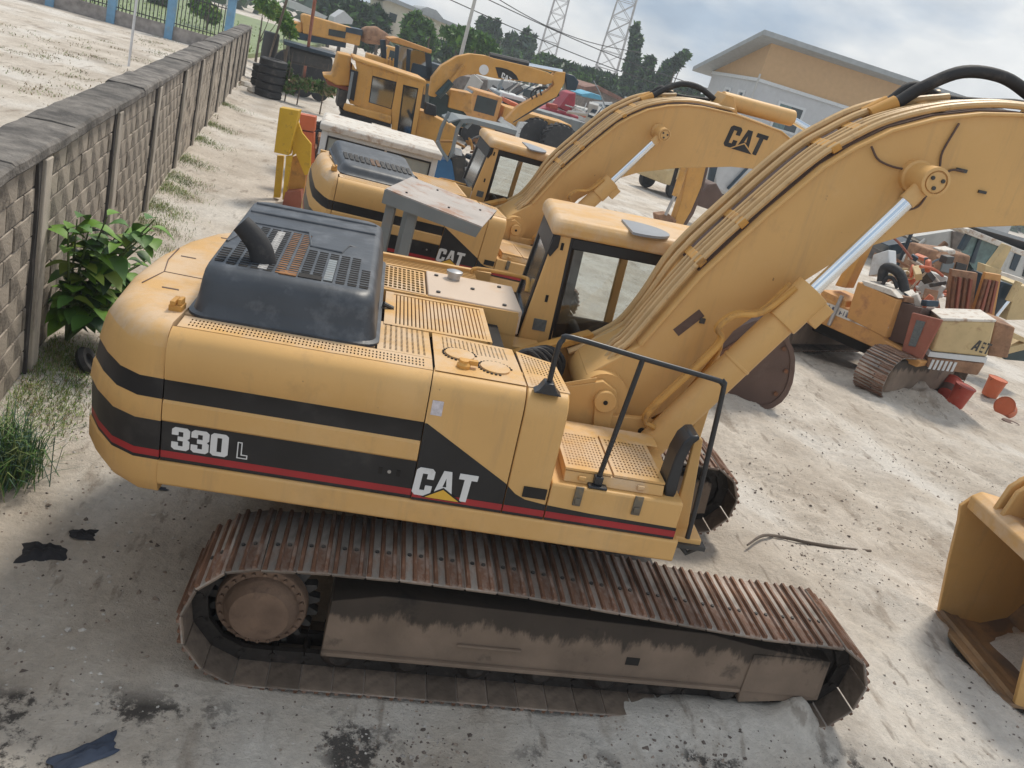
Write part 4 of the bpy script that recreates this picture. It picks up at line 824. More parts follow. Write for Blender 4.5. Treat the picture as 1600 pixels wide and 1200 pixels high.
# rough coping in cast lengths
y = POST[0]-1
k = 0
while y < POST[-1]:
    L_ = random.uniform(1.5, 2.6); e = min(y+L_, POST[-1]+.3); q = MB(); n_ = 9; R_ = []
    hz = random.uniform(-.015, .03)
    for t in np.linspace(y+.004, e-.004, n_):
        a1, a2, a3 = (random.uniform(-.012, .012) for _ in range(3))
        R_.append([(-.46, t, 2.165), (.055+a2*.6, t, 2.165), (.066+a2, t, 2.185), (.058+a2, t, 2.245+hz*.6), (.03+a2, t, 2.262+hz+a3*.5), (-.2, t, 2.268+hz+a1*.6), (-.44+a1, t, 2.255+hz+a3*.5), (-.47+a1, t, 2.235+hz*.6)])
    q.loft(R_); q.build('coping_stone', M['wall_cap'], wall, smooth=30); y = e; k += 1
GRP = 'yellow excavators parked side by side'
ex1 = excavator('dusty excavator marked 330 L, nearest in the row, with a bent black exhaust pipe', GRP, MT1 @ rot3('Z', UY1), UY1, '330', True)
_m2 = Matrix.Translation((-.0973, 6.9581, -.0538)) @ rodm((.0565, .0202, 0)) @ rot3('Z', .1288) @ Matrix.Scale(.9605, 4)
ex2 = excavator('second excavator in the row with black CAT letters on its boom'.replace('CAT ', ''), GRP, _m2, 0, '325', False)

# ================================================================== BACKGROUND
def frame(u, v, D, yaw, z=None):
    "upright local frame: origin under photo pixel (u,v) at depth D, x axis turned by yaw"
    p = at(u, v, D); g = gh(p.x, p.y) if z is None else z
    return Matrix.Translation((p.x, p.y, g)) @ rot3('Z', yaw)
def tr(T, pix, y=0):
    "photo pixels -> (x, z) on the upright local plane y"
    Ti = T.inverted(); c = Ti @ Vector(CAM); o = []
    for u, v in pix:
        q = Vector(RC.T @ np.array([u-800, v-600, FPX])); d = Ti.to_3x3() @ q; t = (y-c.y)/d.y; p = c+d*t; o.append((p.x, p.z))
    return o
def slab(T, pix, y0, y1, name, m, parent, bevel=0, smooth=35):
    b = MB(); b.prism(tr(T, pix, y0), 1, y0, y1); return b.build(name, m, parent, bevel=bevel, smooth=smooth)
def rod(T, p, q, y, r, name, m, parent, n=10):
    a, c = tr(T, [p, q], y); b = MB(); b.tube([(a[0], y, a[1]), (c[0], y, c[1])], r, n); return b.build(name, m, parent)
def wheel(parent, c, r, w, rim=.5, hub='yellow_far', axis='Y', tread=True):
    Tm = Matrix.Translation(c) @ (rot3('X', PI/2) if axis == 'Y' else rot3('Y', PI/2)); b = MB()
    b.lathe([(r*rim, -w*.42), (r*.8, -w*.5), (r*.95, -w*.45), (r, -w*.25), (r, w*.25), (r*.95, w*.45), (r*.8, w*.5), (r*rim, w*.42)], 28, 0, Tm)
    if tread:
        for k in range(22):
            a = 2*PI*k/22
            for s in (-1, 1): b.obox(Tm @ rot3('Z', a+s*.06) @ Matrix.Translation((r, 0, s*w*.22)) @ rot3('X', s*.5), .06*r/.7, .09*r/.7, w*.42)
    t = b.build('tyre', M['rubber'], parent); b = MB()
    b.lathe([(0, -w*.20), (r*rim*.45, -w*.22), (r*rim*.5, -w*.05), (r*rim*.9, -w*.02), (r*rim*1.02, -w*.42), (r*rim*1.02, w*.42), (r*rim*.9, w*.02), (r*rim*.5, w*.05), (r*rim*.45, w*.22), (0, w*.2)], 24, 0, Tm); b.build('rim', M[hub], t)
    return t
def leaves(mb, c, rad, n, size, mi=(0, 1, 2), shell=.45, flat=1.0):
    c = np.array(c, float); rad = np.array(rad, float)
    d = rng.normal(size=(n, 3)); d /= np.linalg.norm(d, axis=1)[:, None]; r = (shell+(1-shell)*rng.random(n)**.5)[:, None]
    r *= (1+.22*np.sin(d[:, :1]*5.1+c[0])*np.cos(d[:, 1:2]*4.3+c[1])); P = c+d*r*rad
    for p in P:
        a = rng.normal(size=3); a /= np.linalg.norm(a); b_ = rng.normal(size=3); b_ -= a*b_.dot(a); b_ /= np.linalg.norm(b_); s = size*(.5+rng.random())
        mb.add([p-a*s, p+b_*s*.45, p+a*s, p-b_*s*.45], [(0, 1, 2, 3)], int(rng.choice(mi)))
LM = lambda *k: [M[x] for x in k]
def tree(name, label, base, h, blobs, mats, n, size, trunk=.18, group=None, lean=(0, 0)):
    t = thing(name, label, 'tree', base, 0, group); b = MB()
    b.tube([(0, 0, -.2), (lean[0]*.4, lean[1]*.4, h*.35), (lean[0], lean[1], h*.8)], [trunk, trunk*.8, trunk*.3], 8, smooth=3)
    for (x, y, z), r in blobs[:5]: b.tube([(lean[0]*.4, lean[1]*.4, h*.35), (x*.6, y*.6, (z+h*.35)/2), (x, y, z)], [trunk*.5, trunk*.3, trunk*.12], 6)
    b.build('trunk', M['bark'], t); q = MB(); tot = sum(r[0]*r[2] for _, r in blobs)
    for c, r in blobs: leaves(q, c, r, max(20, int(n*r[0]*r[2]/tot)), size, (0, 0, 1, 2))
    q.build('crown', mats, t, smooth=0); return t

# ---- steel canopy between the two excavators
T = Matrix.Translation((-1.71, 3.50, gh(-1.7, 3.5))) @ rot3('Z', -.22); z0 = gh(-1.7, 3.5)
cz = 2.43-z0
cn = thing('steel_canopy', 'flat steel canopy with rusty top on grey posts between the excavators', 'canopy', mat=T)
tl = lambda x: -.085*x
b = MB(); b.prism([(0, cz-.015), (1.16, cz-.015+tl(1.16)), (1.16, cz-.002+tl(1.16)), (0, cz-.002)], 1, .0, 1.35); b.build('roof_plate', M['rusty_plate'], cn)
b = MB(); b.prism([(0, cz-.17), (1.12, cz-.14+tl(1.16)), (1.16, cz-.016+tl(1.16)), (0, cz-.016)], 1, -.012, 0); b.build('skirt', M['grey_paint'], cn)
b = MB(); b.prism([(0, cz-.17), (1.12, cz-.14+tl(1.16)), (1.16, cz-.016+tl(1.16)), (0, cz-.016)], 1, 1.35, 1.362); b.build('skirt', M['grey_paint'], cn)
b = MB(); b.box(-.012, 0, 0, 1.35, cz-.17, cz-.016); b.build('skirt', M['grey_paint'], cn)
for x, y in ((.08, .12), (.34, .12), (.08, 1.25)):
    b = MB(); b.box(x-.055, x+.055, y-.05, y+.05, 0, cz-.03+tl(x)); b.build('post', M['grey_paint'], cn, bevel=.006)
for x, y in ((.2, .2), (.7, .3), (1.0, .9), (.4, 1.1)):
    b = MB(); b.cyl((x, y, cz-.01+tl(x)), (x, y, cz+.012+tl(x)), .014, 8); b.build('bolt', M['dark_metal'], cn)
b = MB(); b.box(-.1, 1.2, -.05, 1.4, 0, .35); b.box(.1, 1.1, .2, 1.3, .35, .9); b.build('base_block', M['dark_metal'], cn, bevel=.02)

# ---- yellow steel stand beyond the second excavator, with the orange box
T = frame(430, 310, 18.2, -.05); s_ = thing('steel_stand', 'bright yellow steel stand of a hollow box on two legs near the wall', 'stand', mat=T)
slab(T, [(437, 168), (467, 173), (451, 243), (428, 238)], -.35, .0, 'upper_box', M['yellow_bright'], s_, .01)
slab(T, [(433, 243), (443, 244), (437, 309), (427, 309)], -.02, .10, 'leg', M['yellow_bright'], s_, .005)
slab(T, [(447, 244), (457, 243), (446, 312), (441, 312)], -.30, -.22, 'leg', M['yellow_bright'], s_, .005)
slab(T, [(462, 180), (472, 208), (486, 225), (484, 272), (476, 274), (462, 240), (456, 245)], -.12, -.02, 'gusset', M['yellow_bright'], s_, .005)
slab(T, [(457, 245), (463, 243), (478, 275), (474, 312), (447, 312)], .0, .06, 'web_plate', M['yellow_dirty'], s_)
slab(T, [(446, 300), (470, 298), (472, 325), (440, 325)], -.35, .35, 'foot_plate', M['maroon'], s_)
T = frame(480, 215, 19.2, .0); s_ = thing('orange_box', 'orange red metal box behind the yellow steel stand', 'box', mat=T)
slab(T, [(468, 178), (493, 183), (491, 206), (468, 202)], 0, .35, 'box_body', M['orange_paint'], s_, .01); slab(T, [(468, 204), (491, 208), (489, 300), (468, 300)], .03, .3, 'column', M['orange_paint'], s_, .01)
sc = thing('scrap_heap', 'heap of rusty scrap metal behind the orange box', 'scrap', gp(500, 300, .05))
for k in range(26):
    b = MB(); b.obox(Matrix.Translation((random.uniform(-.5, .6), random.uniform(-.3, .6), random.uniform(.05, 1.35))) @ Matrix.Rotation(random.uniform(0, 3), 4, Vector((random.random(), random.random(), random.random()+.1)).normalized()), random.uniform(.15, .55), random.uniform(.08, .3), random.uniform(.05, .2)); b.build('scrap_piece', M[random.choice(['rust_light', 'rust', 'rust_light'])], sc, bevel=.01)

# ---- white detached cab
T = frame(510, 300, 15.2, .06); wc = thing('detached_cab', 'peeling white cab with a wide two pane window behind the second excavator', 'cab', mat=T)
o = tr(T, [(505, 184), (688, 244), (508, 196), (690, 258)], 0); W_ = o[1][0]-o[0][0]; zt_ = (o[0][1]+o[1][1])/2
X0 = o[0][0]; X1 = o[1][0]
b = MB(); b.loft([[(X0-.02, -.08, zt_-.13), (X1+.02, -.08, zt_-.13), (X1+.02, 1.5, zt_-.13), (X0-.02, 1.5, zt_-.13)], [(X0-.03, -.09, zt_-.03), (X1+.03, -.09, zt_-.03), (X1+.03, 1.52, zt_-.03), (X0-.03, 1.52, zt_-.03)], [(X0+.03, -.02, zt_+.02), (X1-.03, -.02, zt_+.02), (X1-.03, 1.45, zt_+.02), (X0+.03, 1.45, zt_+.02)]]); b.build('cab_roof', M['white_peel'], wc, bevel=.015)
zb_ = zt_-1.30
for x0_, x1_, za, zc in ((X0+.02, X0+.13, 0, zt_-.13), (X1-.13, X1-.02, 0, zt_-.13), (X0+.13, X1-.13, zt_-.21, zt_-.13), (X0+.13, X1-.13, 0, zb_+.3)):
    b = MB(); b.box(x0_, x1_, 0, .07, za, zc); b.build('frame_panel', M['white_paint'], wc, bevel=.01)
b = MB(); b.box(X0+.02, X0+.09, .07, 1.42, 0, zt_-.13); b.build('side_wall', M['white_paint'], wc); b = MB(); b.box(X1-.09, X1-.02, .07, 1.42, 0, zb_+.3); b.build('side_wall', M['white_paint'], wc)
b = MB(); b.box(X0+.09, X1-.09, 1.36, 1.42, 0, zt_-.13); b.build('back_wall', M['off_white'], wc)
xm = (X0+X1)/2+.1
for x0_, x1_ in ((X0+.13, xm-.02), (xm+.02, X1-.13)):
    b = MB(); z1_ = zb_+.3; z2_ = zt_-.21
    for q0, q1, w0, w1 in ((x0_, x1_, z1_, z1_+.03), (x0_, x1_, z2_-.03, z2_), (x0_, x0_+.025, z1_+.03, z2_-.03), (x1_-.025, x1_, z1_+.03, z2_-.03)): b.box(q0, q1, -.006, .05, w0, w1)
    f_ = b.build('window_rubber', M['rubber'], wc, bevel=.008); b = MB(); b.box(x0_+.025, x1_-.025, .018, .024, z1_+.03, z2_-.03); b.build('pane', M['dusty_pane'], f_, smooth=0)
b = MB(); b.box(xm-.02, xm+.02, -.004, .06, zb_+.3, zt_-.21); b.build('window_bar', M['silver'], wc)

# ---- road roller with a grey canopy
T = frame(700, 230, 19.5, .10); rl = thing('road_roller', 'small road roller with blue bonnet under a bent grey roll bar canopy', 'roller', mat=T)
slab(T, [(719, 186), (735, 185), (808, 204), (806, 211), (737, 193), (722, 193)], -.05, .0, 'canopy_edge', M['grey_paint'], rl, .005)
a_ = tr(T, [(719, 186), (808, 205)], 0); b = MB(); zc_ = a_[0][1]
b.loft([[(a_[0][0]-.02, 0, zc_-.03), (a_[1][0], 0, a_[1][1]-.03), (a_[1][0], 0, a_[1][1]), (a_[0][0]-.02, 0, zc_)], [(a_[0][0]-.02, 1.3, zc_-.03), (a_[1][0], 1.3, a_[1][1]-.03), (a_[1][0], 1.3, a_[1][1]), (a_[0][0]-.02, 1.3, zc_)]]); b.build('canopy_roof', M['grey_paint'], rl, bevel=.01)
b = MB(); b.prism([(a_[0][0]-.24, zc_-.12), (a_[0][0]-.02, zc_), (a_[0][0]-.02, zc_-.03), (a_[0][0]-.23, zc_-.16)], 1, 0, 1.3); b.build('canopy_slope', M['grey_paint'], rl)
def bent(P, y, nm='roll_bar'):
    q = tr(T, P, y); b = MB(); b.tube([(x, y, z) for x, z in q], .045, 8); b.build(nm, M['grey_paint'], rl)
bent([(722, 190), (715, 200), (706, 240), (700, 250), (688, 233), (683, 220)], .02); bent([(702, 175), (690, 200), (684, 220), (687, 233)], .5); bent([(737, 190), (728, 200)], .02)
slab(T, [(674, 250), (706, 250), (711, 280), (706, 300), (668, 300)], .1, .9, 'bonnet', M['blue_paint'], rl, .04)
slab(T, [(706, 246), (728, 244), (728, 300), (708, 300)], .2, .8, 'engine', M['dark_metal'], rl, .02); slab(T, [(711, 232), (722, 235), (722, 244), (711, 242)], .15, .4, 'lamp_box', M['white_paint'], rl, .01)
slab(T, [(727, 262), (738, 264), (738, 276), (728, 277)], .1, .3, 'battery_box', M['off_white'], rl, .01)
for x in (-.2, 1.1): 
    b = MB(); b.lathe([(.5, -.75), (.55, -.72), (.55, .72), (.5, .75)], 28, 0, Matrix.Translation((x, .7, .5)) @ rot3('X', PI/2)); b.build('drum', M['dark_metal'], rl)
b = MB(); b.box(-.3, 1.2, .15, 1.2, .45, .75); b.build('chassis', M['dark_metal'], rl, bevel=.02)

# ---- wheel loader with the boxy yellow cab
T = frame(600, 215, 22, .12); wl = thing('wheel_loader', 'yellow wheel loader with a tall boxy cab, door glass and black rear grille', 'wheel loader', mat=T)
b = MB()
cabp = [(555, 93), (663, 131), (656, 172), (648, 215), (613, 204), (610, 182), (575, 172), (551, 163)]
slab(T, [(555, 94), (582, 105), (582, 118), (576, 160), (574, 172), (551, 163), (558, 112)], .0, .06, 'cab_pillar', M['yellow_far'], wl, .01)
slab(T, [(582, 104), (621, 117), (620, 128), (582, 118)], .0, .06, 'cab_header', M['yellow_far'], wl); slab(T, [(576, 160), (612, 171), (611, 184), (574, 172)], .0, .06, 'cab_panel', M['yellow_far'], wl)
slab(T, [(621, 117), (630, 120), (630, 133), (621, 202), (619, 206), (612, 204), (612, 171), (620, 128)], -.02, .06, 'door_post', M['yellow_far'], wl, .008)
slab(T, [(630, 121), (663, 131), (661, 141), (654, 138), (630, 132)], -.02, .06, 'cab_header', M['yellow_far'], wl); slab(T, [(654, 138), (661, 141), (656, 172), (648, 215), (642, 212)], -.02, .06, 'door_post', M['yellow_far'], wl)
f_ = slab(T, [(580.5, 117), (621, 127.5), (613, 173), (574.5, 161.5)], .015, .04, 'window_seal', M['rubber'], wl); slab(T, [(583, 120.5), (618.5, 130), (611, 169.5), (577.5, 159.5)], .008, .014, 'pane', M['teal_glass'], f_, 0, 0)
slab(T, [(596, 124), (600, 125), (594, 165), (590, 164)], .03, .07, 'window_bar', M['yellow_far'], wl)
f_ = slab(T, [(630, 132), (654.5, 138), (642.5, 212), (620.5, 206)], .02, .045, 'door_seal', M['rubber'], wl); slab(T, [(632, 135), (652, 140), (641, 209), (623, 204)], .012, .019, 'pane', M['teal_glass'], f_, 0, 0)
o = tr(T, [(553, 90), (664, 128)], 0); b = MB(); b.loft([[(o[0][0]-.02, -.06, o[0][1]-.06), (o[1][0]+.03, -.06, o[1][1]-.02), (o[1][0]+.03, 1.5, o[1][1]-.02), (o[0][0]-.02, 1.5, o[0][1]-.06)], [(o[0][0], -.03, o[0][1]+.03), (o[1][0], -.03, o[1][1]+.06), (o[1][0], 1.45, o[1][1]+.06), (o[0][0], 1.45, o[0][1]+.03)]]); b.build('cab_roof', M['yellow_far'], wl, bevel=.03)
slab(T, [(551, 100), (558, 112), (551, 163), (547, 162)], .0, 1.4, 'cab_rear', M['yellow_far'], wl); slab(T, [(555, 108), (663, 135), (650, 214), (551, 163)], 1.38, 1.44, 'cab_far_side', M['cab_interior'], wl)
slab(T, [(547, 108), (560, 112), (553, 158), (545, 154)], -.06, -.01, 'rear_grille', M['black_paint'], wl); slab(T, [(549, 112), (553, 113), (546, 156), (542, 154)], -.1, -.03, 'side_step', M['grey_paint'], wl)
slab(T, [(539, 162), (612, 182), (611, 194), (536, 172)], -.25, .0, 'fender', M['yellow_far'], wl, .03); slab(T, [(532, 172), (611, 194), (611, 200), (532, 178)], -.2, .9, 'frame_beam', M['black_paint'], wl)
slab(T, [(655, 172), (676, 180), (713, 199), (716, 204), (700, 245), (646, 225)], .1, 1.1, 'bonnet', M['yellow_far'], wl, .03); slab(T, [(666, 160), (682, 166), (682, 182), (664, 178)], -.05, .25, 'headlamp_box', M['rubber'], wl, .02)
slab(T, [(528.5, 83), (549, 87), (546, 135), (525, 133), (507, 122), (504, 117), (519, 117)], .25, 1.3, 'counterweight', M['yellow_far'], wl, .03)
slab(T, [(508, 124), (547, 137), (545, 143), (512, 132)], .3, 1.2, 'bumper', M['maroon'], wl)
for x, y in ((-1.3, -.1), (1.7, -.1), (-1.3, 1.5), (1.7, 1.5)): wheel(wl, (x, y, .62), .62, .42)
slab(T, [(530, 140), (545, 143), (538, 170), (526, 165)], .2, 1.2, 'chassis', M['dark_metal'], wl)

# ---- third excavator: arched boom with the dark CAT panel
T = frame(690, 170, 26, .10); e3 = thing('excavator', 'far excavator with a dark oval letter panel on its arched boom', 'excavator', mat=T, group=GRP)
up = [(671, 150), (675, 122), (690, 103), (714, 88.5), (735, 84), (760, 87), (772, 91), (825, 103.5), (856, 113), (866, 119), (862, 130)]
lo = [(852, 132.5), (809, 126), (779, 123.5), (765, 120.5), (745, 116), (730, 117), (718, 120), (704, 129), (690, 143), (680, 152)]
slab(T, up+lo, 0, .45, 'boom', M['yellow_far'], e3, .02)
slab(T, [(861, 119.5), (870, 112), (884, 113), (882, 130), (870, 151), (842, 165), (798, 193), (789.5, 188), (809, 167), (835, 153), (857, 141), (866, 132)], .05, .40, 'stick', M['yellow_far'], e3, .02)
p_ = slab(T, [(774, 104.8), (782.5, 105.5), (792, 108), (800, 111.5), (807, 118), (810.5, 125.3), (795, 123.5), (779, 121.5)], -.012, -.001, 'letter_panel', M['black_paint'], e3, 0, 0)
c_ = tr(T, [(783, 121), (783, 112)], -.012); b = MB(); word(b, 'CAT', c_[0][0], -.013, c_[0][1], c_[1][1]-c_[0][1], .08, .006, 1.05, dz=-.29); b.build('lettering', M['white_decal'], p_, smooth=0)
c_ = tr(T, [(756, 109)], 0)[0]; b = MB(); b.lathe([(.15, 0), (.15, .01), (0, .012)], 20, 0, Matrix.Translation((c_[0], 0, c_[1])) @ rot3('X', PI/2)); b.build('round_emblem', M['white_decal'], e3)
rod(T, (704, 129), (725, 101), -.06, .05, 'boom_cylinder', M['yellow_far'], e3); rod(T, (684, 150), (705, 128), -.06, .12, 'cylinder_barrel', M['dark_green'], e3)
rod(T, (764, 88), (825, 102), .2, .13, 'stick_cylinder', M['black_paint'], e3); rod(T, (825, 102), (878, 112), .2, .07, 'piston_rod', M['chrome'], e3)
rod(T, (800, 188), (872, 146), .42, .09, 'bucket_cylinder', M['black_paint'], e3)
for k in range(3):
    q = tr(T, [(832+k*7, 155-k*3), (830+k*7, 146-k*3), (838+k*6, 138), (848+k*4, 137)], -.02); b = MB(); b.tube([(x, -.02, z) for x, z in q], .025, 6, smooth=4); b.build('hydraulic_hose', M['rubber'], e3)
slab(T, [(883, 114), (897, 118), (905, 128), (900, 142), (885, 140)], .05, .4, 'bucket_link', M['cab_dark'], e3, .03)
slab(T, [(672, 135), (690, 138), (720, 170), (730, 180), (728, 200), (668, 190)], .6, 1.8, 'body', M['dark_green'], e3, .05)
slab(T, [(704, 140), (738, 146), (738, 178), (700, 168)], .5, 1.4, 'side_box', M['yellow_far'], e3, .03)
b = MB(); b.box(-1.8, 1.4, .4, 1.0, 0, .8); b.build('track', M['rubber'], e3, bevel=.2)
b = MB(); b.box(-1.8, 1.4, 2.2, 2.8, 0, .8); b.build('track', M['rubber'], e3, bevel=.2)

# ---- another cab with dark teal glass behind the loader
T = frame(640, 150, 29, .14); s_ = thing('wheel_loader', 'loader cab with dark teal glass and orange roof behind the boxy loader', 'wheel loader', mat=T)
slab(T, [(608, 60), (622, 59), (675, 78), (674, 84), (612, 66)], -.05, 1.3, 'cab_roof', M['orange_old'], s_, .02)
for P in ([(618, 70), (624, 72), (621, 112), (615, 110)], [(636, 76), (642, 78), (640, 118), (634, 116)], [(664, 82), (674, 86), (676, 128), (668, 126)]): slab(T, P, 0, .08, 'cab_post', M['cab_dark'], s_)
slab(T, [(620, 70), (670, 84), (672, 118), (618, 108)], .03, .05, 'pane', M['teal_glass'], s_, 0, 0); slab(T, [(645, 98), (676, 106), (676, 128), (640, 120)], .0, .06, 'cab_panel', M['cab_dark'], s_)
slab(T, [(616, 108), (676, 124), (678, 150), (614, 140)], .0, 1.2, 'cab_base', M['yellow_far'], s_, .02); slab(T, [(618, 70), (672, 86), (674, 126), (616, 108)], 1.25, 1.3, 'cab_back', M['cab_dark'], s_)
slab(T, [(575, 84), (616, 96), (614, 120), (572, 108)], .1, 1.1, 'bonnet', M['yellow_far'], s_, .05); rod(T, (598, 62), (600, 92), .4, .10, 'exhaust_pipe', M['cab_dark'], s_)
for k in range(4): slab(T, [(604+k*5, 88+k*1.5), (606+k*5, 88.6+k*1.5), (605+k*5, 106+k*1.5), (603+k*5, 105+k*1.5)], .02, .08, 'grille_bar', M['yellow_far'], s_)
for x in (-1.6, 1.2): wheel(s_, (x, .2, .6), .6, .4, tread=False)
# ---- long yellow dump truck by the fence
T = frame(505, 95, 44, .16); s_ = thing('dump_truck', 'long yellow truck body on a dark chassis beyond the tyre stacks', 'truck', mat=T)
slab(T, [(472, 24), (476, 22), (541, 41), (565, 48), (562, 72), (541, 67), (473, 52)], 0, 2.2, 'truck_body', M['yellow_far'], s_, .06); slab(T, [(514, 45), (541, 50), (539, 60), (513, 55)], -.05, -.01, 'body_window', M['pane_dark'], s_)
slab(T, [(541, 42), (567, 47), (566, 56), (540, 50)], -.08, 2.1, 'radiator_box', M['cab_dark'], s_); slab(T, [(457, 52), (474, 52), (541, 67), (540, 75), (457, 60)], .1, 2.0, 'chassis', M['cab_dark'], s_)
slab(T, [(440, 30), (473, 36), (472, 52), (445, 46)], .1, 1.8, 'cab', M['yellow_far'], s_, .1)
slab(T, [(566, 43), (590, 42), (612, 56), (610, 72), (566, 68)], .1, 1.5, 'load_heap', M['rust_light'], s_, .25)
for u, v in ((455, 66), (480, 70), (508, 76), (540, 84)):
    c = tr(T, [(u, v+4)], 0)[0]; wheel(s_, (c[0], .25, .75), .72, .5, tread=False)
T = frame(490, 115, 38, .15); s_ = thing('flatbed_trailer', 'low dark flatbed trailer standing in front of the yellow truck', 'trailer', mat=T)
slab(T, [(444, 64), (526, 86), (526, 92), (444, 70)], 0, 2.0, 'bed', M['cab_dark'], s_, .02); slab(T, [(452, 72), (520, 91), (520, 112), (452, 98)], .5, 1.6, 'load', M['dark_metal'], s_, .1)
for u in (462, 480, 506): 
    c = tr(T, [(u, 110)], 0)[0]; wheel(s_, (c[0], .1, .42), .40, .3, hub='off_white', tread=False)

# ---- tyre stacks and tall drum by the wall
def tyre_mesh(r, w):
    b = MB(); b.lathe([(r*.55, .02), (r*.58, 0), (r*.9, 0), (r*.99, w*.14), (r, w*.3), (r*.965, w*.5), (r, w*.7), (r*.99, w*.86), (r*.9, w), (r*.58, w), (r*.55, w-.02), (r*.52, w*.5)], 28); return b.mesh('tyre', M['rubber'], 40)
tm = tyre_mesh(.56, .30)
nm_ = ['bottom tyre of the taller black tyre stack', 'second tyre up in the taller black tyre stack', 'middle tyre of the taller black tyre stack', 'tyre just under the top of the taller black stack', 'top tyre of the taller black tyre stack by the wall']
p = gp(418, 152, 0)
for k in range(5): tag(link('tyre', tm, mat=Matrix.Translation((p.x+random.uniform(-.03, .03), p.y+random.uniform(-.03, .03), gh(p.x, p.y)+.303*k))), nm_[k], 'tyre', 'tyres stacked by the wall')
p = gp(389, 131, 0); nm_ = ['bottom tyre of the low stack against the wall', 'second tyre in the low stack against the wall', 'top tyre of the low stack against the wall']
for k in range(3): tag(link('tyre', tm, mat=Matrix.Translation((p.x+.6, p.y, gh(p.x, p.y)+.303*k))), nm_[k], 'tyre', 'tyres stacked by the wall')
b = MB(); p = gp(400, 118, 0); b.lathe([(.40, 0), (.42, .05), (.40, 1.0), (.42, 1.05), (.40, 2.0), (.36, 2.05), (0, 2.06)], 20, 0, Matrix.Translation((p.x, p.y+3, 0))); tag(b.build('black_tank', M['plastic_black']), 'tall black tank standing at the far end of the wall', 'tank')
for u, v, lab in ((383, 136, 'small white and red bundle lying beside the low tyre stack'), (396, 146, 'pale rag bundle lying nearer the tall tyre stack')):
    p = gp(u, v, 0); b = MB(); n = 7
    b.loft([[(p.x+r*math.cos(a)*(1+.3*math.sin(3*a)), p.y+r*math.sin(a), p.z+z) for a in np.linspace(0, 2*PI, 9)[:-1]] for r, z in ((.22, 0), (.30, .1), (.22, .22), (.06, .27))]); tag(b.build('cloth_bundle', M['white_peel']), lab, 'bundle')

# ---- big-wheeled chassis, red truck and white truck in the distance
T = frame(850, 235, 40, .2); s_ = thing('truck_chassis', 'white truck chassis on a pair of very large black tyres', 'chassis', mat=T)
for u, v, y in ((834, 213, .9), (872, 223, .1)):
    c = tr(T, [(u, v)], y)[0]; wheel(s_, (c[0], y, c[1]), .86, .7, rim=.36, hub='white_paint')
slab(T, [(785, 183), (808, 200), (812, 191), (830, 191), (838, 196), (818, 200), (818, 224), (806, 222), (806, 206), (780, 190)], .6, .9, 'white_frame', M['white_paint'], s_, .02); slab(T, [(782, 195), (806, 208), (806, 224), (780, 214)], .7, 1.8, 'tool_box', M['bucket_brown'], s_, .05)
T = frame(870, 200, 47, .2); s_ = thing('red_truck', 'red truck with a raised red tipping body beside the big tyres', 'truck', mat=T)
slab(T, [(840, 170), (860, 168), (905, 182), (903, 204), (862, 196), (860, 182)], 0, 1.8, 'cab', M['truck_red'], s_, .08); slab(T, [(874, 168), (890, 146), (900, 145), (898, 170), (886, 175)], .2, 1.6, 'tipping_body', M['truck_red'], s_, .04)
slab(T, [(858, 162), (872, 164), (872, 172), (858, 170)], .0, .6, 'front_box', M['red_paint'], s_, .04); slab(T, [(834, 182), (862, 186), (862, 200), (834, 196)], .3, 1.6, 'bonnet_void', M['dark_metal'], s_, .05)
slab(T, [(862, 186), (902, 194), (902, 196), (862, 188)], -.03, -.005, 'side_stripe', M['off_white'], s_)
for u in (850, 895): c = tr(T, [(u, 210)], 0)[0]; wheel(s_, (c[0], .1, .5), .5, .35, tread=False)
T = frame(935, 195, 60, .2); s_ = thing('white_truck', 'old white truck with an open window frame by the shacks', 'truck', mat=T)
for P in ([(926, 160), (929, 159), (928, 182), (925, 181)], [(942, 162), (945, 163), (944, 178), (941, 177)], [(954, 161), (957, 162), (955, 186), (952, 184)], [(926, 159), (957, 160), (957, 164), (926, 163)]): slab(T, P, 0, .15, 'cab_post', M['white_paint'], s_)
slab(T, [(925, 184), (936, 174), (951, 173), (951, 195), (930, 197)], -.6, 1.4, 'bonnet', M['white_paint'], s_, .1); slab(T, [(926, 163), (955, 164), (953, 195), (925, 193)], 1.3, 1.4, 'cab_back', M['cab_dark'], s_)
slab(T, [(900, 170), (925, 172), (924, 196), (898, 192)], .0, 1.5, 'load_bed', M['off_white'], s_)
for u in (908, 945): c = tr(T, [(u, 200)], 0)[0]; wheel(s_, (c[0], .1, .5), .5, .35, tread=False)
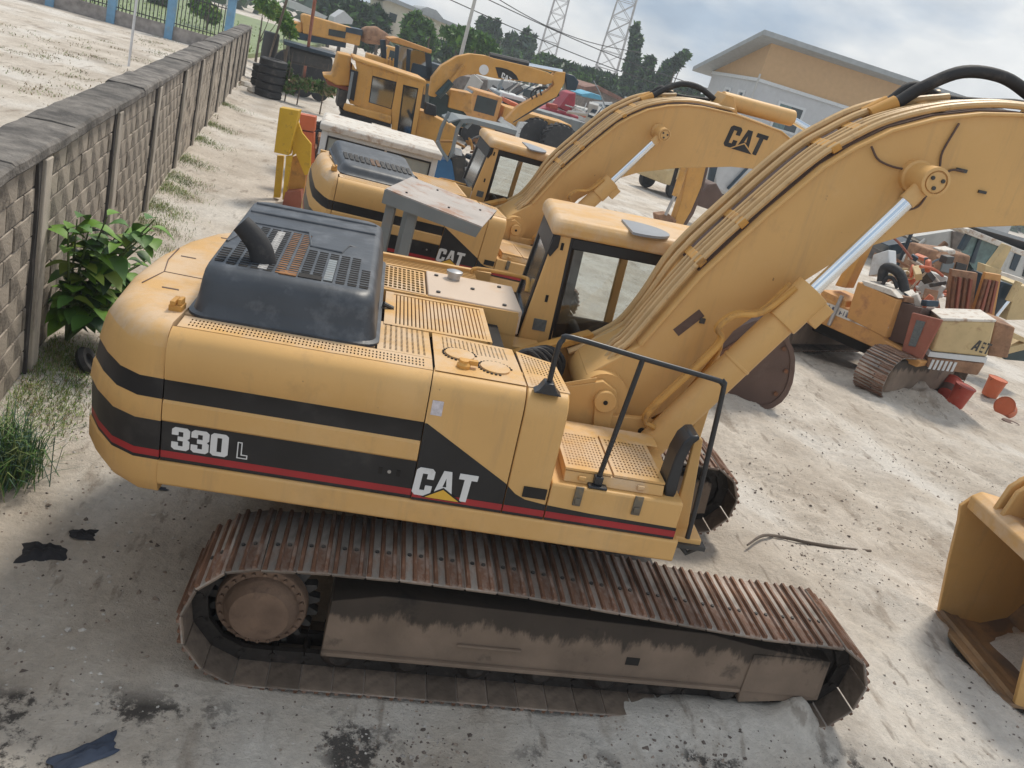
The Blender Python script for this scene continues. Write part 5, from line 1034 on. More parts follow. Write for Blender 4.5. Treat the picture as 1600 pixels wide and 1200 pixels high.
for nm, lab, cat, D, P, m, th in (
    ('shack', 'low shack with a rusty red sheet roof under the trees', 'shack', 75, [(912, 142), (935, 138), (975, 158), (985, 168), (980, 200), (905, 190)], 'shack', 5),
    ('shack', 'dim grey shack behind the arched boom and its stick', 'shack', 62, [(745, 130), (765, 134), (850, 145), (850, 200), (735, 180)], 'shack', 5),
    ('blue_tarpaulin', 'sagging light blue tarpaulin awning in front of the red roofed shack', 'tarpaulin', 66, [(908, 147), (925, 145), (941, 150), (940, 157), (925, 154), (910, 151)], 'tarp_blue', 2.5),
    ('white_sheet', 'white sheet hanging at the right end of the shack', 'sheet', 68, [(977, 151), (981, 152), (995, 165), (990, 170), (978, 162)], 'white_paint', .2),
    ('grey_container', 'pale grey container block under the arched boom', 'container', 50, [(764, 124), (803, 127), (800, 144), (760, 141)], 'off_white', 3),
    ('corrugated_sheets', 'stack of dark corrugated sheets left of the grey container', 'sheets', 48, [(722, 118), (763, 125), (760, 152), (718, 140)], 'shack', 2),
    ('parked_van', 'white van half hidden behind the stick of the far excavator', 'van', 52, [(735, 150), (760, 150), (765, 175), (735, 172)], 'white_paint', 2)):
    T = frame(P[0][0], P[-1][1], D, .2); slabm = slab(T, P, 0, th, nm, M[m], None, .05); slabm.matrix_world = T; tag(slabm, lab, cat)
T = frame(950, 150, 74.8, .2); o = slab(T, [(915, 136), (936, 134), (988, 161), (986, 165), (935, 141), (914, 142)], -.4, 5.5, 'sheet_roof', M['roof_rust'], None); o.matrix_world = T; tag(o, 'rusty red sheet roofing lying over the shack', 'roof')

# ---- stick of a backhoe and the pale van seen under the second boom
T = frame(1060, 360, 27, .2); s_ = thing('detached_boom', 'yellow backhoe arm standing down on the sand under the second boom', 'digger arm', mat=T)
slab(T, [(1080, 235), (1108, 240), (1096, 292), (1080, 330), (1062, 361), (1052, 352), (1066, 310)], 0, .35, 'arm', M['yellow_far'], s_, .02); slab(T, [(1108, 240), (1112, 240), (1098, 298), (1084, 334), (1066, 362), (1062, 361), (1080, 330), (1096, 292)], .05, .35, 'arm_edge', M['bucket_brown'], s_)
rod(T, (1073, 250), (1055, 306), -.12, .11, 'cylinder', M['yellow_far'], s_); rod(T, (1054, 306), (1040, 336), -.12, .05, 'piston_rod', M['silver'], s_)
slab(T, [(1028, 336), (1045, 334), (1058, 345), (1052, 356), (1030, 352)], -.1, .3, 'bucket_link', M['rust_light'], s_, .03); rod(T, (1060, 255), (1050, 290), .2, .06, 'hydraulic_hose', M['rubber'], s_)
T = frame(1150, 330, 34, .2); s_ = thing('parked_truck', 'pale grey truck cab seen between the two booms', 'truck', mat=T)
slab(T, [(1112, 250), (1205, 250), (1190, 300), (1150, 312), (1118, 296)], 0, 2, 'cab', M['wall_white'], s_, .1); slab(T, [(1112, 255), (1122, 258), (1114, 290), (1106, 286)], -.1, .0, 'door_gap', M['cab_dark'], s_); rod(T, (1137, 295), (1168, 262), -.1, .06, 'wiper_arm', M['cab_dark'], s_)
T = frame(1115, 330, 29, .2); s_ = slab(T, [(1108, 288), (1120, 286), (1132, 308), (1120, 332), (1092, 322), (1090, 309)], 0, 1.1, 'loader_bucket', M['bucket_brown'], None, .05); s_.matrix_world = T; tag(s_, 'dark steel loader bucket standing beside the backhoe arm', 'bucket')

# ---- old orange excavator on the right, its tail towards us
T = frame(1440, 560, 16.2, -.92, .15); s_ = thing('excavator', 'old orange excavator with faded lettering, red engine door and cream counterweight', 'excavator', mat=T)
slab(T, [(1262, 456), (1282, 462), (1388, 512), (1380, 530), (1440, 566), (1432, 574), (1270, 500)], 0, 2.2, 'deck_frame', M['orange_old'], s_, .02)
slab(T, [(1340, 440), (1402, 468), (1383, 528), (1322, 496)], -.02, 1.2, 'engine_panel', M['orange_old'], s_, .02)
slab(T, [(1346, 438), (1392, 452), (1404, 466), (1350, 446)], -.02, 1.2, 'panel_top', M['white_peel'], s_, .01)
slab(T, [(1283, 452), (1322, 470), (1318, 496), (1280, 478)], .02, 1.2, 'side_tank', M['orange_old'], s_, .02)
slab(T, [(1402, 470), (1440, 482), (1420, 540), (1384, 530)], .25, 1.2, 'engine_bay', M['bucket_brown'], s_)
f_ = slab(T, [(1425, 488), (1473, 500), (1440, 562), (1408, 548)], -.08, -.01, 'engine_door', M['maroon'], s_, .02); slab(T, [(1432, 500), (1446, 503), (1430, 542), (1419, 540)], -.10, -.085, 'door_vent', M['plate_grey'], f_)
# faded letters along the sill
base = tr(T, [(1283, 481), (1384, 522), (1283, 471)], 0); h_ = base[2][1]-base[0][1]; L_ = base[1][0]-base[0][0]; slope = (base[1][1]-base[0][1])/L_
b = MB(); b.prism([(base[0][0], base[0][1]-.03), (base[1][0], base[1][1]-.03), (base[1][0], base[1][1]+h_+.03), (base[0][0], base[0][1]+h_+.03)], 1, -.012, -.001); b.build('letter_band', M['white_peel'], s_, smooth=0)
b = MB(); x = base[0][0]+.05; widths = [.05, .05, .1, .05, .03, .1, .12, .04, .09, .05, .1, .04, .11, .08, .05]
k = 0
while x < base[1][0]-.1:
    w_ = widths[k % len(widths)]; z_ = base[0][1]+slope*(x-base[0][0]); hh = h_*(.95 if k % 3 else .7); 
    b.box(x, x+w_*.5, -.018, -.0125, z_+.01, z_+hh); 
    if k % 2: b.box(x+w_*.5, x+w_*1.1, -.018, -.0125, z_+hh*.5, z_+hh*.72)
    x += w_*1.75; k += 1
tag(b.build('faded_lettering', M['blue_black'] if 'blue_black' in M else mat('blue_black', (.06, .07, .12), .6, var=.5, vscale=12, dirt=(.45, .42, .36), damt=.8, dscale=8, dpos=.5), s_, smooth=0), kind='stuff')
b = MB(); b.tube([(p[0], -.03, p[1]) for p in tr(T, [(1296, 508), (1317, 462)], 0)], .045, 8); b.build('hydraulic_pipe', M['silver'], s_)
# counterweight faces the camera
T2 = frame(1460, 560, 16.4, -.30, .15); P = tr(T2, [(1470, 498), (1556, 498), (1541, 556), (1452, 548)], 0)
cwt = thing('counterweight', 'cream counterweight block on the tail of the old orange excavator', 'counterweight', mat=T2)
zt1 = P[0][1]; zb1 = min(P[2][1], P[3][1]); xl, xr_ = (P[0][0]+P[3][0])/2, (P[1][0]+P[2][0])/2
slab(T2, [(1472, 501), (1556, 503), (1543, 558), (1455, 549)], 0, .9, 'block_body', M['cream_old'], cwt, .04)
slab(T2, [(1470, 497), (1500, 498), (1558, 500), (1556, 504), (1472, 502)], -.01, .9, 'block_top', M['white_peel'], cwt, .02)
slab(T2, [(1453, 550), (1543, 559), (1540, 567), (1450, 557)], -.015, .85, 'white_band', M['white_paint'], cwt); slab(T2, [(1450, 558), (1540, 568), (1528, 587), (1448, 574)], .0, .85, 'lower_block', M['rust_light'], cwt, .03)
for k in range(6): slab(T2, [(1457+k*7, 562+k*.8), (1461+k*7, 562.5+k*.8), (1454+k*7, 577+k*.8), (1450+k*7, 576.5+k*.8)], -.02, -.002, 'warning_stripe', M['white_paint'], cwt, 0, 0)
q = tr(T2, [(1516, 546), (1519, 528)], 0); b = MB(); h2 = q[1][1]-q[0][1]
word(b, 'A', q[0][0], -.002, q[0][1], h2, .08, .004, .85, slant=.2)
xe_ = q[0][0]+.66*h2
for z_ in (0, .4, .8): b.box(xe_+.02, xe_+.36*h2, -.006, -.002, q[0][1]+z_*h2, q[0][1]+(z_+.16)*h2)
b.box(xe_+.02, xe_+.12*h2, -.0065, -.0061, q[0][1], q[0][1]+h2); b.box(xe_+.58*h2, xe_+.70*h2, -.006, -.002, q[0][1], q[0][1]+h2*.8); b.box(xe_+.46*h2, xe_+.84*h2, -.006, -.002, q[0][1]+h2*.82, q[0][1]+h2)
b.build('worn_digits', M['dark_metal'], cwt, smooth=0)
slab(T2, [(1556, 502), (1587, 512), (1575, 560), (1543, 556)], .3, 1.2, 'side_box', M['rust_light'], cwt, .03)
# boom foot and pipes above the deck
slab(T, [(1345, 372), (1358, 370), (1322, 450), (1304, 446)], .5, .9, 'boom', M['yellow_far'], s_, .02); slab(T, [(1364, 398), (1389, 390), (1390, 425), (1356, 432)], .6, 1.0, 'cab_glass', M['white_paint'], s_, .02)
b = MB(); q = tr(T, [(1378, 440), (1382, 420), (1396, 420), (1408, 432), (1414, 455)], .5); b.tube([(x, .5, z) for x, z in q], .10, 12, smooth=4); b.build('black_hose', M['rubber'], s_)
b = MB(); q = tr(T, [(1378, 446), (1386, 434), (1396, 436), (1402, 450)], .4); b.tube([(x, .4, z) for x, z in q], .04, 8, smooth=4); b.build('black_hose', M['rubber'], s_)
for k in range(7): 
    q = tr(T, [(1384+k*11, 462+k*2)], .3)[0]; b = MB(); b.obox(Matrix.Translation((q[0], .4+.1*(k % 3), q[1])) @ rot3('Y', k) @ rot3('Z', k*.7), .30, .16, .12); b.build('engine_part', M[['white_peel', 'orange_paint', 'cab_dark', 'rust_light'][k % 4]], s_, bevel=.02)
# its track, end on
Tt = frame(1345, 626, 16.3, -.60, .13); sm_ = shoe_mesh(.62)
tk = thing('crawler_track', 'rusty crawler track under the old orange excavator, shoe end towards us', 'track', mat=Tt @ rot3('Z', 1.15))
Pth = track_path((0.35, .47, .43), (3.2, .45, .40), [(1.0, .88), (2.2, .86)], [(2.2, .05), (1.0, .05)]); Lp, n_ = place_loop(Pth, .216)
for (p, a) in Lp: link('track_shoe', sm_, tk, mat=Matrix.Translation((p[0], 0, p[1])) @ rot3('Y', -a))
b = MB(); b.box(.3, 3.2, -.2, .2, .12, .8); b.build('track_frame', M['track_dust'], tk, bevel=.05)
c_ = copy_tree(tk); c_.matrix_world = Tt @ rot3('Z', 1.15) @ Matrix.Translation((0.2, 2.3, 0)); c_['label'] = 'far crawler track in the shade under the old orange excavator'
for o in (tk, c_): o['group'] = 'crawler tracks of the orange excavator'
b = MB(); b.box(-3.3, -.9, .5, 1.9, .45, .85); b.build('under_frame', M['dark_void'], s_, bevel=.05)
# ---- rusty brown bucket lying behind the boom cylinder
T = frame(1190, 640, 13.6, -.15); rb = thing('excavator_bucket', 'rusty brown excavator bucket lying on the sand behind the chrome ram', 'bucket', mat=T)
BP = [(1098, 560), (1106, 547), (1118, 535), (1134, 523), (1152, 513), (1176, 503), (1200, 497), (1216, 510), (1230, 527), (1239, 545), (1242, 562), (1241, 580), (1238, 598), (1231, 615), (1221, 628), (1207, 637), (1190, 641), (1170, 639), (1149, 632), (1128, 622), (1110, 608), (1100, 585)]
slab(T, BP, -.03, .9, 'bucket_body', M['bucket_brown'], rb, .02, 60)
cx_, cy_ = 1172, 570; ins = lambda f: [(cx_+(u-cx_)*f, cy_+(v-cy_)*f) for u, v in BP]
o_, i_ = tr(T, ins(1.01), -.05), tr(T, ins(.90), -.05); n_ = len(BP); b = MB(); b.add([(x, -.05, z) for x, z in o_+i_]+[(x, -.032, z) for x, z in o_+i_], [(k, (k+1) % n_, n_+(k+1) % n_, n_+k) for k in range(n_)]+[(n_+k, n_+(k+1) % n_, 3*n_+(k+1) % n_, 3*n_+k) for k in range(n_)]+[(k, 2*n_+k, 2*n_+(k+1) % n_, (k+1) % n_) for k in range(n_)]); b.build('side_cutter', M['bucket_brown'], rb, smooth=30)
for u, v in ((1225, 545), (1228, 580), (1212, 615)):
    c = tr(T, [(u, v)], -.05)[0]; b = MB(); b.cyl((c[0], -.075, c[1]), (c[0], -.03, c[1]), .035, 10); b.build('cutter_bolt', M['rust'], rb)
slab(T, [(1120, 552), (1170, 522), (1176, 532), (1126, 562)], -.06, -.031, 'wear_strip', M['rust'], rb, .005)
# ---- red buckets on the sand
def bucket(u, v, lab, tilt, rz, m, r=.17, h=.36, dark=None):
    p = gp(u, v, .2); z = gh(p.x, p.y); t = thing('red_bucket', lab, 'bucket', group='red buckets on the sand', mat=Matrix.Translation((p.x, p.y, z+abs(math.sin(tilt))*r*.9)) @ rot3('Z', rz) @ rot3('X', tilt))
    b = MB(); b.lathe([(0, .0), (r*.8, .0), (r*.84, .02), (r, h), (r*1.05, h), (r*1.05, h-.02), (r*1.01, h-.03)], 24); b.lathe([(r*.97, h-.005), (r*.78, .02), (0, .02)], 24); b.build('pail', M[m], t)
    b = MB(); b.tube([(r*1.03*math.cos(a), r*1.03*math.sin(a)*.5-.02, h-.03-.12*math.sin(a)) for a in np.linspace(0, PI, 10)], .006, 6); b.build('bail_handle', M['iron'], t)
    if dark: b = MB(); b.lathe([(r*.85, h*.05), (r*.93, h*.45)], 24); b.xf(lambda v: (v[0]*1.012, v[1]*1.012, v[2])); b.build('mud_band', M[dark], t)
    return t
bucket(1478, 616, 'red bucket lying tilted in the shade of the cream counterweight', 1.1, 2.4, 'red_paint', .19, .40, 'mud')if 'mud' in M else (mat('mud', (.12, .075, .06), .9, var=.3), bucket(1476, 618, 'red bucket lying tilted in the shade of the cream counterweight', .9, 2.4, 'red_paint', .19, .40, 'mud'))
bucket(1491, 632, 'upright red bucket in front of the tilted one', .1, .5, 'red_paint', .20, .46)
bucket(1546, 616, 'square looking orange red pail standing alone with a blue mark', .05, .2, 'orange_paint', .20, .44)
bucket(1575, 645, 'pink red bucket resting on a brown one at the right edge', 1.2, -1.1, 'orange_paint', .20, .36)
bucket(1578, 662, 'brown bucket upside down at the right edge of the sand', PI, .4, 'mud', .21, .28)
p = gp(1575, 645, .2)
# ---- jumble of machines behind, right
def scene_part(nm, lab, cat, D, P, m, y=(0, .5), yaw=.1, bevel=.03, extra=(), group=None):
    T = frame(P[0][0], P[0][1], D, yaw, .1); t = thing(nm, lab, cat, mat=T, group=group); slab(T, P, y[0], y[1], 'body', M[m], t, bevel)
    for e in extra:
        if e[0] == 'rod': rod(T, e[1], e[2], e[3], e[4], e[5], M[e[6]], t)
        else: slab(T, e[1], e[2], e[3], e[4], M[e[5]], t, e[6] if len(e) > 6 else .01)
    return t
scene_part('backhoe_loader', 'backhoe loader with a dark teal glazed cab and pale roof edge', 'backhoe loader', 24, [(1497, 400), (1545, 418), (1540, 470), (1500, 460)], 'dark_green', (.2, 1.3), .12, .03,
    [('s', [(1510, 358), (1516, 357), (1615, 398), (1615, 406), (1512, 366)], -.2, 1.6, 'cab_roof', 'white_peel', .02), ('s', [(1512, 366), (1520, 368), (1506, 392), (1499, 390)], -.02, .1, 'cab_post', 'cab_dark'), ('s', [(1568, 378), (1578, 382), (1538, 440), (1530, 432)], -.02, .1, 'cab_post', 'cab_dark'),
     ('s', [(1518, 367), (1570, 382), (1532, 436), (1502, 392)], .03, .06, 'pane', 'pane_teal', 0), ('s', [(1530, 372), (1535, 373), (1522, 412), (1516, 410)], -.01, .03, 'pane_bar', 'cab_dark', 0)])
scene_part('telehandler', 'yellowish lifting machine reaching down beside the pale roofed cab on the right', 'telehandler', 22, [(1573, 382), (1582, 386), (1556, 436), (1540, 426)], 'cream_old', (0, .2), .1, .02,
    [('s', [(1540, 414), (1566, 422), (1560, 436), (1538, 430)], -.1, .2, 'pivot', 'cream_old'), ('s', [(1562, 424), (1605, 438), (1605, 446), (1560, 434)], .0, .3, 'lift_beam', 'white_peel')])
scene_part('tractor_cab', 'dark blue glazed tractor cab at the right edge behind the arm', 'tractor', 20.5, [(1566, 440), (1590, 448), (1576, 470), (1556, 498), (1552, 496)], 'cab_dark', (0, 1.1), .1, .03,
    [('rod', (1592, 440), (1576, 470), -.15, .09, 'cylinder', 'cream_old'), ('rod', (1576, 470), (1557, 494), -.15, .045, 'piston_rod', 'chrome'), ('s', [(1592, 446), (1615, 450), (1615, 500), (1572, 500), (1582, 470)], -.1, .9, 'bonnet', 'cream_old')])
scene_part('yellow_frame', 'pale yellow implement frame lying low at the right edge', 'implement frame', 20, [(1560, 548), (1605, 536), (1605, 546), (1562, 557)], 'cream_old', (0, .4), .1, .02,
    [('s', [(1572, 515), (1580, 517), (1566, 560), (1558, 558)], 0, .15, 'frame_leg', 'cream_old'), ('s', [(1584, 520), (1606, 530), (1606, 538), (1582, 528)], 0, .2, 'cross_bar', 'cream_old'), ('s', [(1570, 552), (1605, 545), (1605, 565), (1570, 562)], .3, .9, 'drum', 'dark_green')])
for nm, lab, P, m in (('rusty_plate', 'ribbed rusty blade plate standing upright behind the counterweight', [(1488, 421), (1528, 427), (1517, 497), (1480, 492)], 'rust_light'), ('rusty_plate', 'narrow rusty plate leaning beside the ribbed one', [(1541, 426), (1565, 430), (1553, 497), (1519, 495)], 'orange_old')):
    T = frame(P[3][0], P[3][1], 18.5, .1, .1); t = thing(nm, lab, 'steel plate', mat=T); slab(T, P, 0, .10, 'plate', M[m], t, .01)
    for k in range(4):
        f0 = .1+.22*k; a0 = [P[0][i]+(P[1][i]-P[0][i])*f0 for i in (0, 1)]; a1 = [P[3][i]+(P[2][i]-P[3][i])*f0 for i in (0, 1)]; sh_ = lambda a, b_, f: [a[i]+(b_[i]-a[i])*f for i in (0, 1)]
        c0, c1 = sh_(a0, a1, .15), sh_(a0, a1, .9); slab(T, [c0, [c0[0]+4, c0[1]+1], [c1[0]+4, c1[1]+1], c1], -.07, -.001, 'rib', M['maroon' if k % 2 else 'rust'], t, .01)
scene_part('grey_pump', 'grey boxy engine block heap behind the orange excavator', 'engine block', 21, [(1452, 390), (1518, 400), (1505, 450), (1500, 470), (1430, 455)], 'rust_light', (0, .8), .1, .05,
    [('s', [(1475, 408), (1492, 411), (1486, 428), (1470, 424)], -.06, 0, 'hatch', 'grey_paint'), ('s', [(1496, 410), (1512, 414), (1508, 428), (1492, 424)], -.05, 0, 'hatch', 'dark_metal'), ('s', [(1472, 392), (1494, 390), (1494, 398), (1474, 400)], -.1, .3, 'pale_casting', 'white_peel', .04)])
p = at(1455, 450, 19.2); t = thing('white_pail', 'large white plastic pail upside down among the scrap engines', 'pail', mat=Matrix.Translation((p.x, p.y, p.z-.12))); b = MB(); b.lathe([(.30, 0), (.29, .05), (.23, .44), (.22, .46), (0, .465)], 24); b.build('pail_shell', M['off_white'], t); b = MB(); b.lathe([(.305, .02), (.32, .03), (.32, .06), (.30, .07)], 24); b.build('rim_band', M['white_paint'], t)
scene_part('scrap_excavator', 'jumble of a dismantled machine with thin rams and dark panels', 'dismantled machine', 26, [(1388, 384), (1426, 376), (1424, 392), (1394, 400)], 'cab_dark', (0, 1), .1, .03,
    [('rod', (1446, 375), (1402, 412), -.3, .07, 'ram', 'off_white'), ('rod', (1478, 380), (1428, 422), -.6, .10, 'ram', 'rust_light'), ('rod', (1428, 422), (1418, 434), -.6, .05, 'piston_rod', 'chrome'),
     ('s', [(1430, 386), (1455, 388), (1436, 440), (1420, 430)], .0, .6, 'dark_panel', 'cab_dark'), ('s', [(1384, 402), (1410, 412), (1408, 424), (1380, 410)], .0, .6, 'frame_rail', 'rust_light'), ('s', [(1385, 410), (1405, 420), (1400, 438), (1380, 432)], -.3, .2, 'tan_box', 'cream_old'), ('s', [(1428, 370), (1490, 360), (1486, 388), (1450, 384)], .4, 1.4, 'grey_cover', 'off_white'), ('s', [(1490, 362), (1512, 360), (1500, 396), (1488, 388)], .3, 1.2, 'grey_door', 'shack')])
scene_part('parked_truck', 'grey and white truck side beyond the glazed cab, right edge', 'truck', 30, [(1580, 392), (1625, 400), (1625, 440), (1566, 430)], 'off_white', (0, 1.5), .1, .05,
    [('s', [(1588, 392), (1598, 396), (1586, 424), (1578, 420)], -.05, 0, 'pillar', 'cab_dark'), ('s', [(1604, 410), (1625, 415), (1625, 440), (1598, 432)], -.05, 0, 'pane', 'pane_dark')])
b = MB(); P0 = at(1440, 365, 42); b.obox(Matrix.Translation((P0.x+8, P0.y, 2.6)) @ rot3('Z', -.1) @ rot3('X', -.12), 24, 6, .15); tag(b.build('shed_roof', M['roof_grey']), 'long grey corrugated shed roof far behind on the right', 'roof')
b = MB(); b.obox(Matrix.Translation((P0.x+8, P0.y+1, 1.2)) @ rot3('Z', -.1), 23, 4, 2.4); tag(b.build('shed_wall', M['shack']), 'dim shed wall beneath the long grey roof on the right', 'shed')

# ---- loose parts heaped among the machines
def heap(lab, boxes, D0, D1, n, mats, smin, smax):
    t = thing('scrap_heap', lab, 'scrap', gp(*boxes[0][:2], .1))
    inv = t.matrix_world.inverted()
    for k in range(n):
        u0, v0, u1, v1 = boxes[k % len(boxes)]; p = inv @ at(random.uniform(u0, u1), random.uniform(v0, v1), random.uniform(D0, D1)); m = M[random.choice(mats)]; b = MB(); kind = random.random(); nm = 'scrap_piece'
        R_ = Matrix.Rotation(random.uniform(0, 6), 4, Vector((random.random()-.5, random.random()-.5, random.random()+.05)).normalized())
        if kind < .4: q = R_ @ Vector((random.uniform(smin, smax*2.2), 0, random.uniform(-.1, .3))); b.tube([p, p+q*.5+Vector((0, 0, .06)), p+q], random.uniform(.02, .05), 7, smooth=3); nm = 'scrap_pipe'
        elif kind < .55: b.lathe([(.03, -.04), (.13, -.05), (.15, 0), (.13, .05), (.03, .04)], 14, 0, Matrix.Translation(p) @ R_); nm = 'scrap_pulley'
        else: b.obox(Matrix.Translation(p) @ R_, random.uniform(smin, smax), random.uniform(smin*.4, smax*.6), random.uniform(.04, .2))
        b.build(nm, m, t, bevel=0 if kind < .55 else .015)
heap('tangle of loose machine parts behind the orange engine panel', [(1390, 425, 1475, 470), (1400, 395, 1480, 440), (1395, 455, 1470, 480)], 18.2, 20.5, 60, ['rust_light', 'cab_dark', 'white_peel', 'orange_paint', 'dark_metal', 'off_white', 'maroon', 'cream_old'], .15, .5)
heap('loose parts and pipes scattered between arched boom and big tyres', [(730, 135, 800, 165), (760, 150, 820, 185), (890, 165, 960, 190)], 42, 50, 46, ['rust_light', 'cab_dark', 'off_white', 'orange_paint', 'dark_metal', 'grey_paint', 'white_paint'], .5, 1.6)
heap('small parts heaped on the deck of the roller and behind it', [(708, 245, 745, 285), (720, 215, 765, 260)], 20.0, 21.5, 28, ['orange_old', 'cab_dark', 'rust_light', 'dark_metal', 'off_white', 'yellow_far'], .12, .4)
# ---- orange and white building
A = at(1185, 125, 58); zc_ = A.z; Bq = at(1340, 175, 60.5); Cq = at(1125, 118, 66); dx = Vector((Bq.x-A.x, Bq.y-A.y, 0)).normalized(); dy = Vector((Cq.x-A.x, Cq.y-A.y, 0)); LY = dy.length; dy.normalize()
Tb = Matrix.Translation((A.x, A.y, 0)); 
for i in range(3): Tb[i][0] = dx[i]; Tb[i][1] = dy[i]; Tb[i][2] = (0, 0, 1)[i]
bd = thing('building', 'two storey building with orange upper wall and grey white lower wall', 'building', mat=Tb)
HE = at(1207, 70, 58).z; LX = 24
b = MB(); b.box(0, LX, 0, LY, 0, zc_); b.build('lower_wall', M['wall_white'], bd)
zl = HE-2.3
b = MB(); b.add([(0, 0, zc_), (LX, 0, zc_), (LX, LY, zc_), (0, LY, zc_), (0, 0, HE), (LX, 0, HE), (LX, LY, zl), (0, LY, zl)], [(0, 1, 5, 4), (1, 2, 6, 5), (2, 3, 7, 6), (3, 0, 4, 7), (4, 5, 6, 7)]); b.build('upper_wall', M['wall_orange'], bd, smooth=0)
b = MB(); b.box(-.12, LX, -.12, .0, zc_-.1, zc_+.12); b.box(-.12, 0, 0, LY, zc_-.1, zc_+.12); b.build('cornice', M['white_paint'], bd)
rs = (zl-HE)/LY; b = MB()
b.add([(-1.2, -.9, HE-.9*-rs*-1+.02), (LX+1, -.9, HE+.9*-rs*-1*-1+.0), (LX+1, LY+1.4, zl+1.4*rs), (-1.2, LY+1.4, zl+1.4*rs)]+[(-1.2, -.9, HE+.9*(-rs)+.32), (LX+1, -.9, HE+.9*(-rs)+.32), (LX+1, LY+1.4, zl+1.4*rs+.32), (-1.2, LY+1.4, zl+1.4*rs+.32)], [(0, 3, 2, 1), (4, 5, 6, 7), (0, 1, 5, 4), (1, 2, 6, 5), (2, 3, 7, 6), (3, 0, 4, 7)])
b.v[0] = (-1.2, -.9, HE+.9*(-rs)); b.v[1] = (LX+1, -.9, HE+.9*(-rs)); b.build('roof', M['roof_grey'], bd, smooth=0)
for x, z0_, z1_, two in ((2.15, zc_-2.6, zc_-1.0, 1), (2.0, zc_-5.6, zc_-4.2, 1), (7.5, zc_-2.6, zc_-1.0, 1), (12.5, zc_-2.6, zc_-1.0, 1)):
    b = MB(); b.box(x-.18, x+2.0, -.05, -.005, z1_, z1_+.16); b.box(x-.18, x+2.0, -.05, -.005, z0_-.16, z0_); b.box(x-.18, x, -.05, -.005, z0_, z1_); b.box(x+1.82, x+2.0, -.05, -.005, z0_, z1_); f_ = b.build('window_frame', M['white_paint'], bd)
    b = MB(); b.box(x, x+.92, -.03, -.012, z0_, z1_); b.build('pane', M['pane_teal'], f_, smooth=0); b = MB(); b.box(x+.92, x+1.82, -.02, -.008, z0_, z1_); b.build('pane', M['pane_dark'], f_, smooth=0)
for y in (2.0, 4.6):
    z0_, z1_ = zc_-2.7, zc_-1.0; b = MB(); b.box(-.05, -.005, y-.65, y+.65, z1_, z1_+.18); b.box(-.05, -.005, y-.65, y-.4, z0_, z1_); b.box(-.05, -.005, y+.4, y+.65, z0_, z1_); f_ = b.build('window_frame', M['white_paint'], bd); b = MB(); b.box(-.03, -.012, y-.2, y+.2, z0_, z1_); b.build('pane', M['pane_dark'], f_, smooth=0)
b = MB(); b.tube([(-.06, -.1, 0), (-.06, -.1, zc_+.4)], .07, 8); b.build('drain_pipe', M['off_white'], bd)
# ---- cream house with a gable, domed grey roof behind
T = frame(640, 60, 85, .2); hs = thing('house', 'cream house with a dark window behind the far trees', 'house', mat=T)
slab(T, [(598, 2), (607, 0), (735, 52), (735, 75), (598, 60)], 0, 8, 'wall', M['wall_cream'], hs); slab(T, [(595, -6), (612, -4), (740, 49), (738, 54), (610, 2), (596, 0)], -.6, 9, 'roof', M['roof_grey'], hs); slab(T, [(609, 19), (621, 23), (618, 36), (607, 32)], -.06, -.01, 'window', M['pane_dark'], hs)
T = frame(670, 30, 110, .2); o = slab(T, [(650, 22), (660, 13), (668, 11), (682, 16), (692, 28), (700, 40), (650, 40)], 0, 8, 'domed_roof', M['roof_grey'], None); o.matrix_world = T; tag(o, 'grey domed roof peeping over the cream house', 'roof')
for lab, D, P in (('low white roofed hall behind the yellow truck', 70, [(452, 0), (470, 6), (512, 26), (508, 30), (452, 12)]), ('white gabled roof right of the yellow truck', 72, [(523, 27), (538, 17), (552, 31), (550, 38), (520, 36)])):
    T = frame(P[0][0], P[0][1]+30, D, .2); o = slab(T, P, 0, 4, 'white_roof', M['wall_white'], None); o.matrix_world = T; tag(o, lab, 'roof')

# ---- more parked vehicles filling the far yard
def parked(lab, u, v, D, yaw, L, H, cabm, bodym, kind='truck'):
    p = at(u, v, D); t = thing('parked_truck' if kind == 'truck' else 'parked_machine', lab, kind, (p.x, p.y, gh(p.x, p.y)), yaw)
    b = MB(); b.prism([(0, .6), (0, H*.55), (.25, H*.6), (.55, H), (1.9, H), (1.95, .6)], 1, -1.1, 1.1); c = b.build('cab', M[cabm], t, bevel=.06)
    b = MB(); b.box(.7, 1.7, -1.115, -1.102, H*.62, H*.92); b.build('pane', M['pane_dark'], c, smooth=0)
    b = MB(); b.add([(.24, -.95, H*.62), (.24, .95, H*.62), (.5, .95, H*.96), (.5, -.95, H*.96)], [(0, 1, 2, 3)]); b.build('windscreen', M['pane_dark'], c, smooth=0)
    b = MB(); b.box(2.1, L, -1.15, 1.15, 1.0, H*.85); b.build('load_body', M[bodym], t, bevel=.04)
    n = 7
    for k in range(n): b = MB(); b.box(2.2+k*(L-2.4)/(n-1)-.04, 2.2+k*(L-2.4)/(n-1)+.04, -1.19, -1.152, 1.0, H*.85); b.build('body_rib', M[bodym], t)
    b = MB(); b.box(.1, L, -.5, .5, .6, 1.0); b.build('chassis', M['dark_metal'], t)
    for x in (.9, L-1.8, L-.75):
        for y in (-1, 1): wheel(t, (x, y, .5), .5, .32, tread=False)
    return t
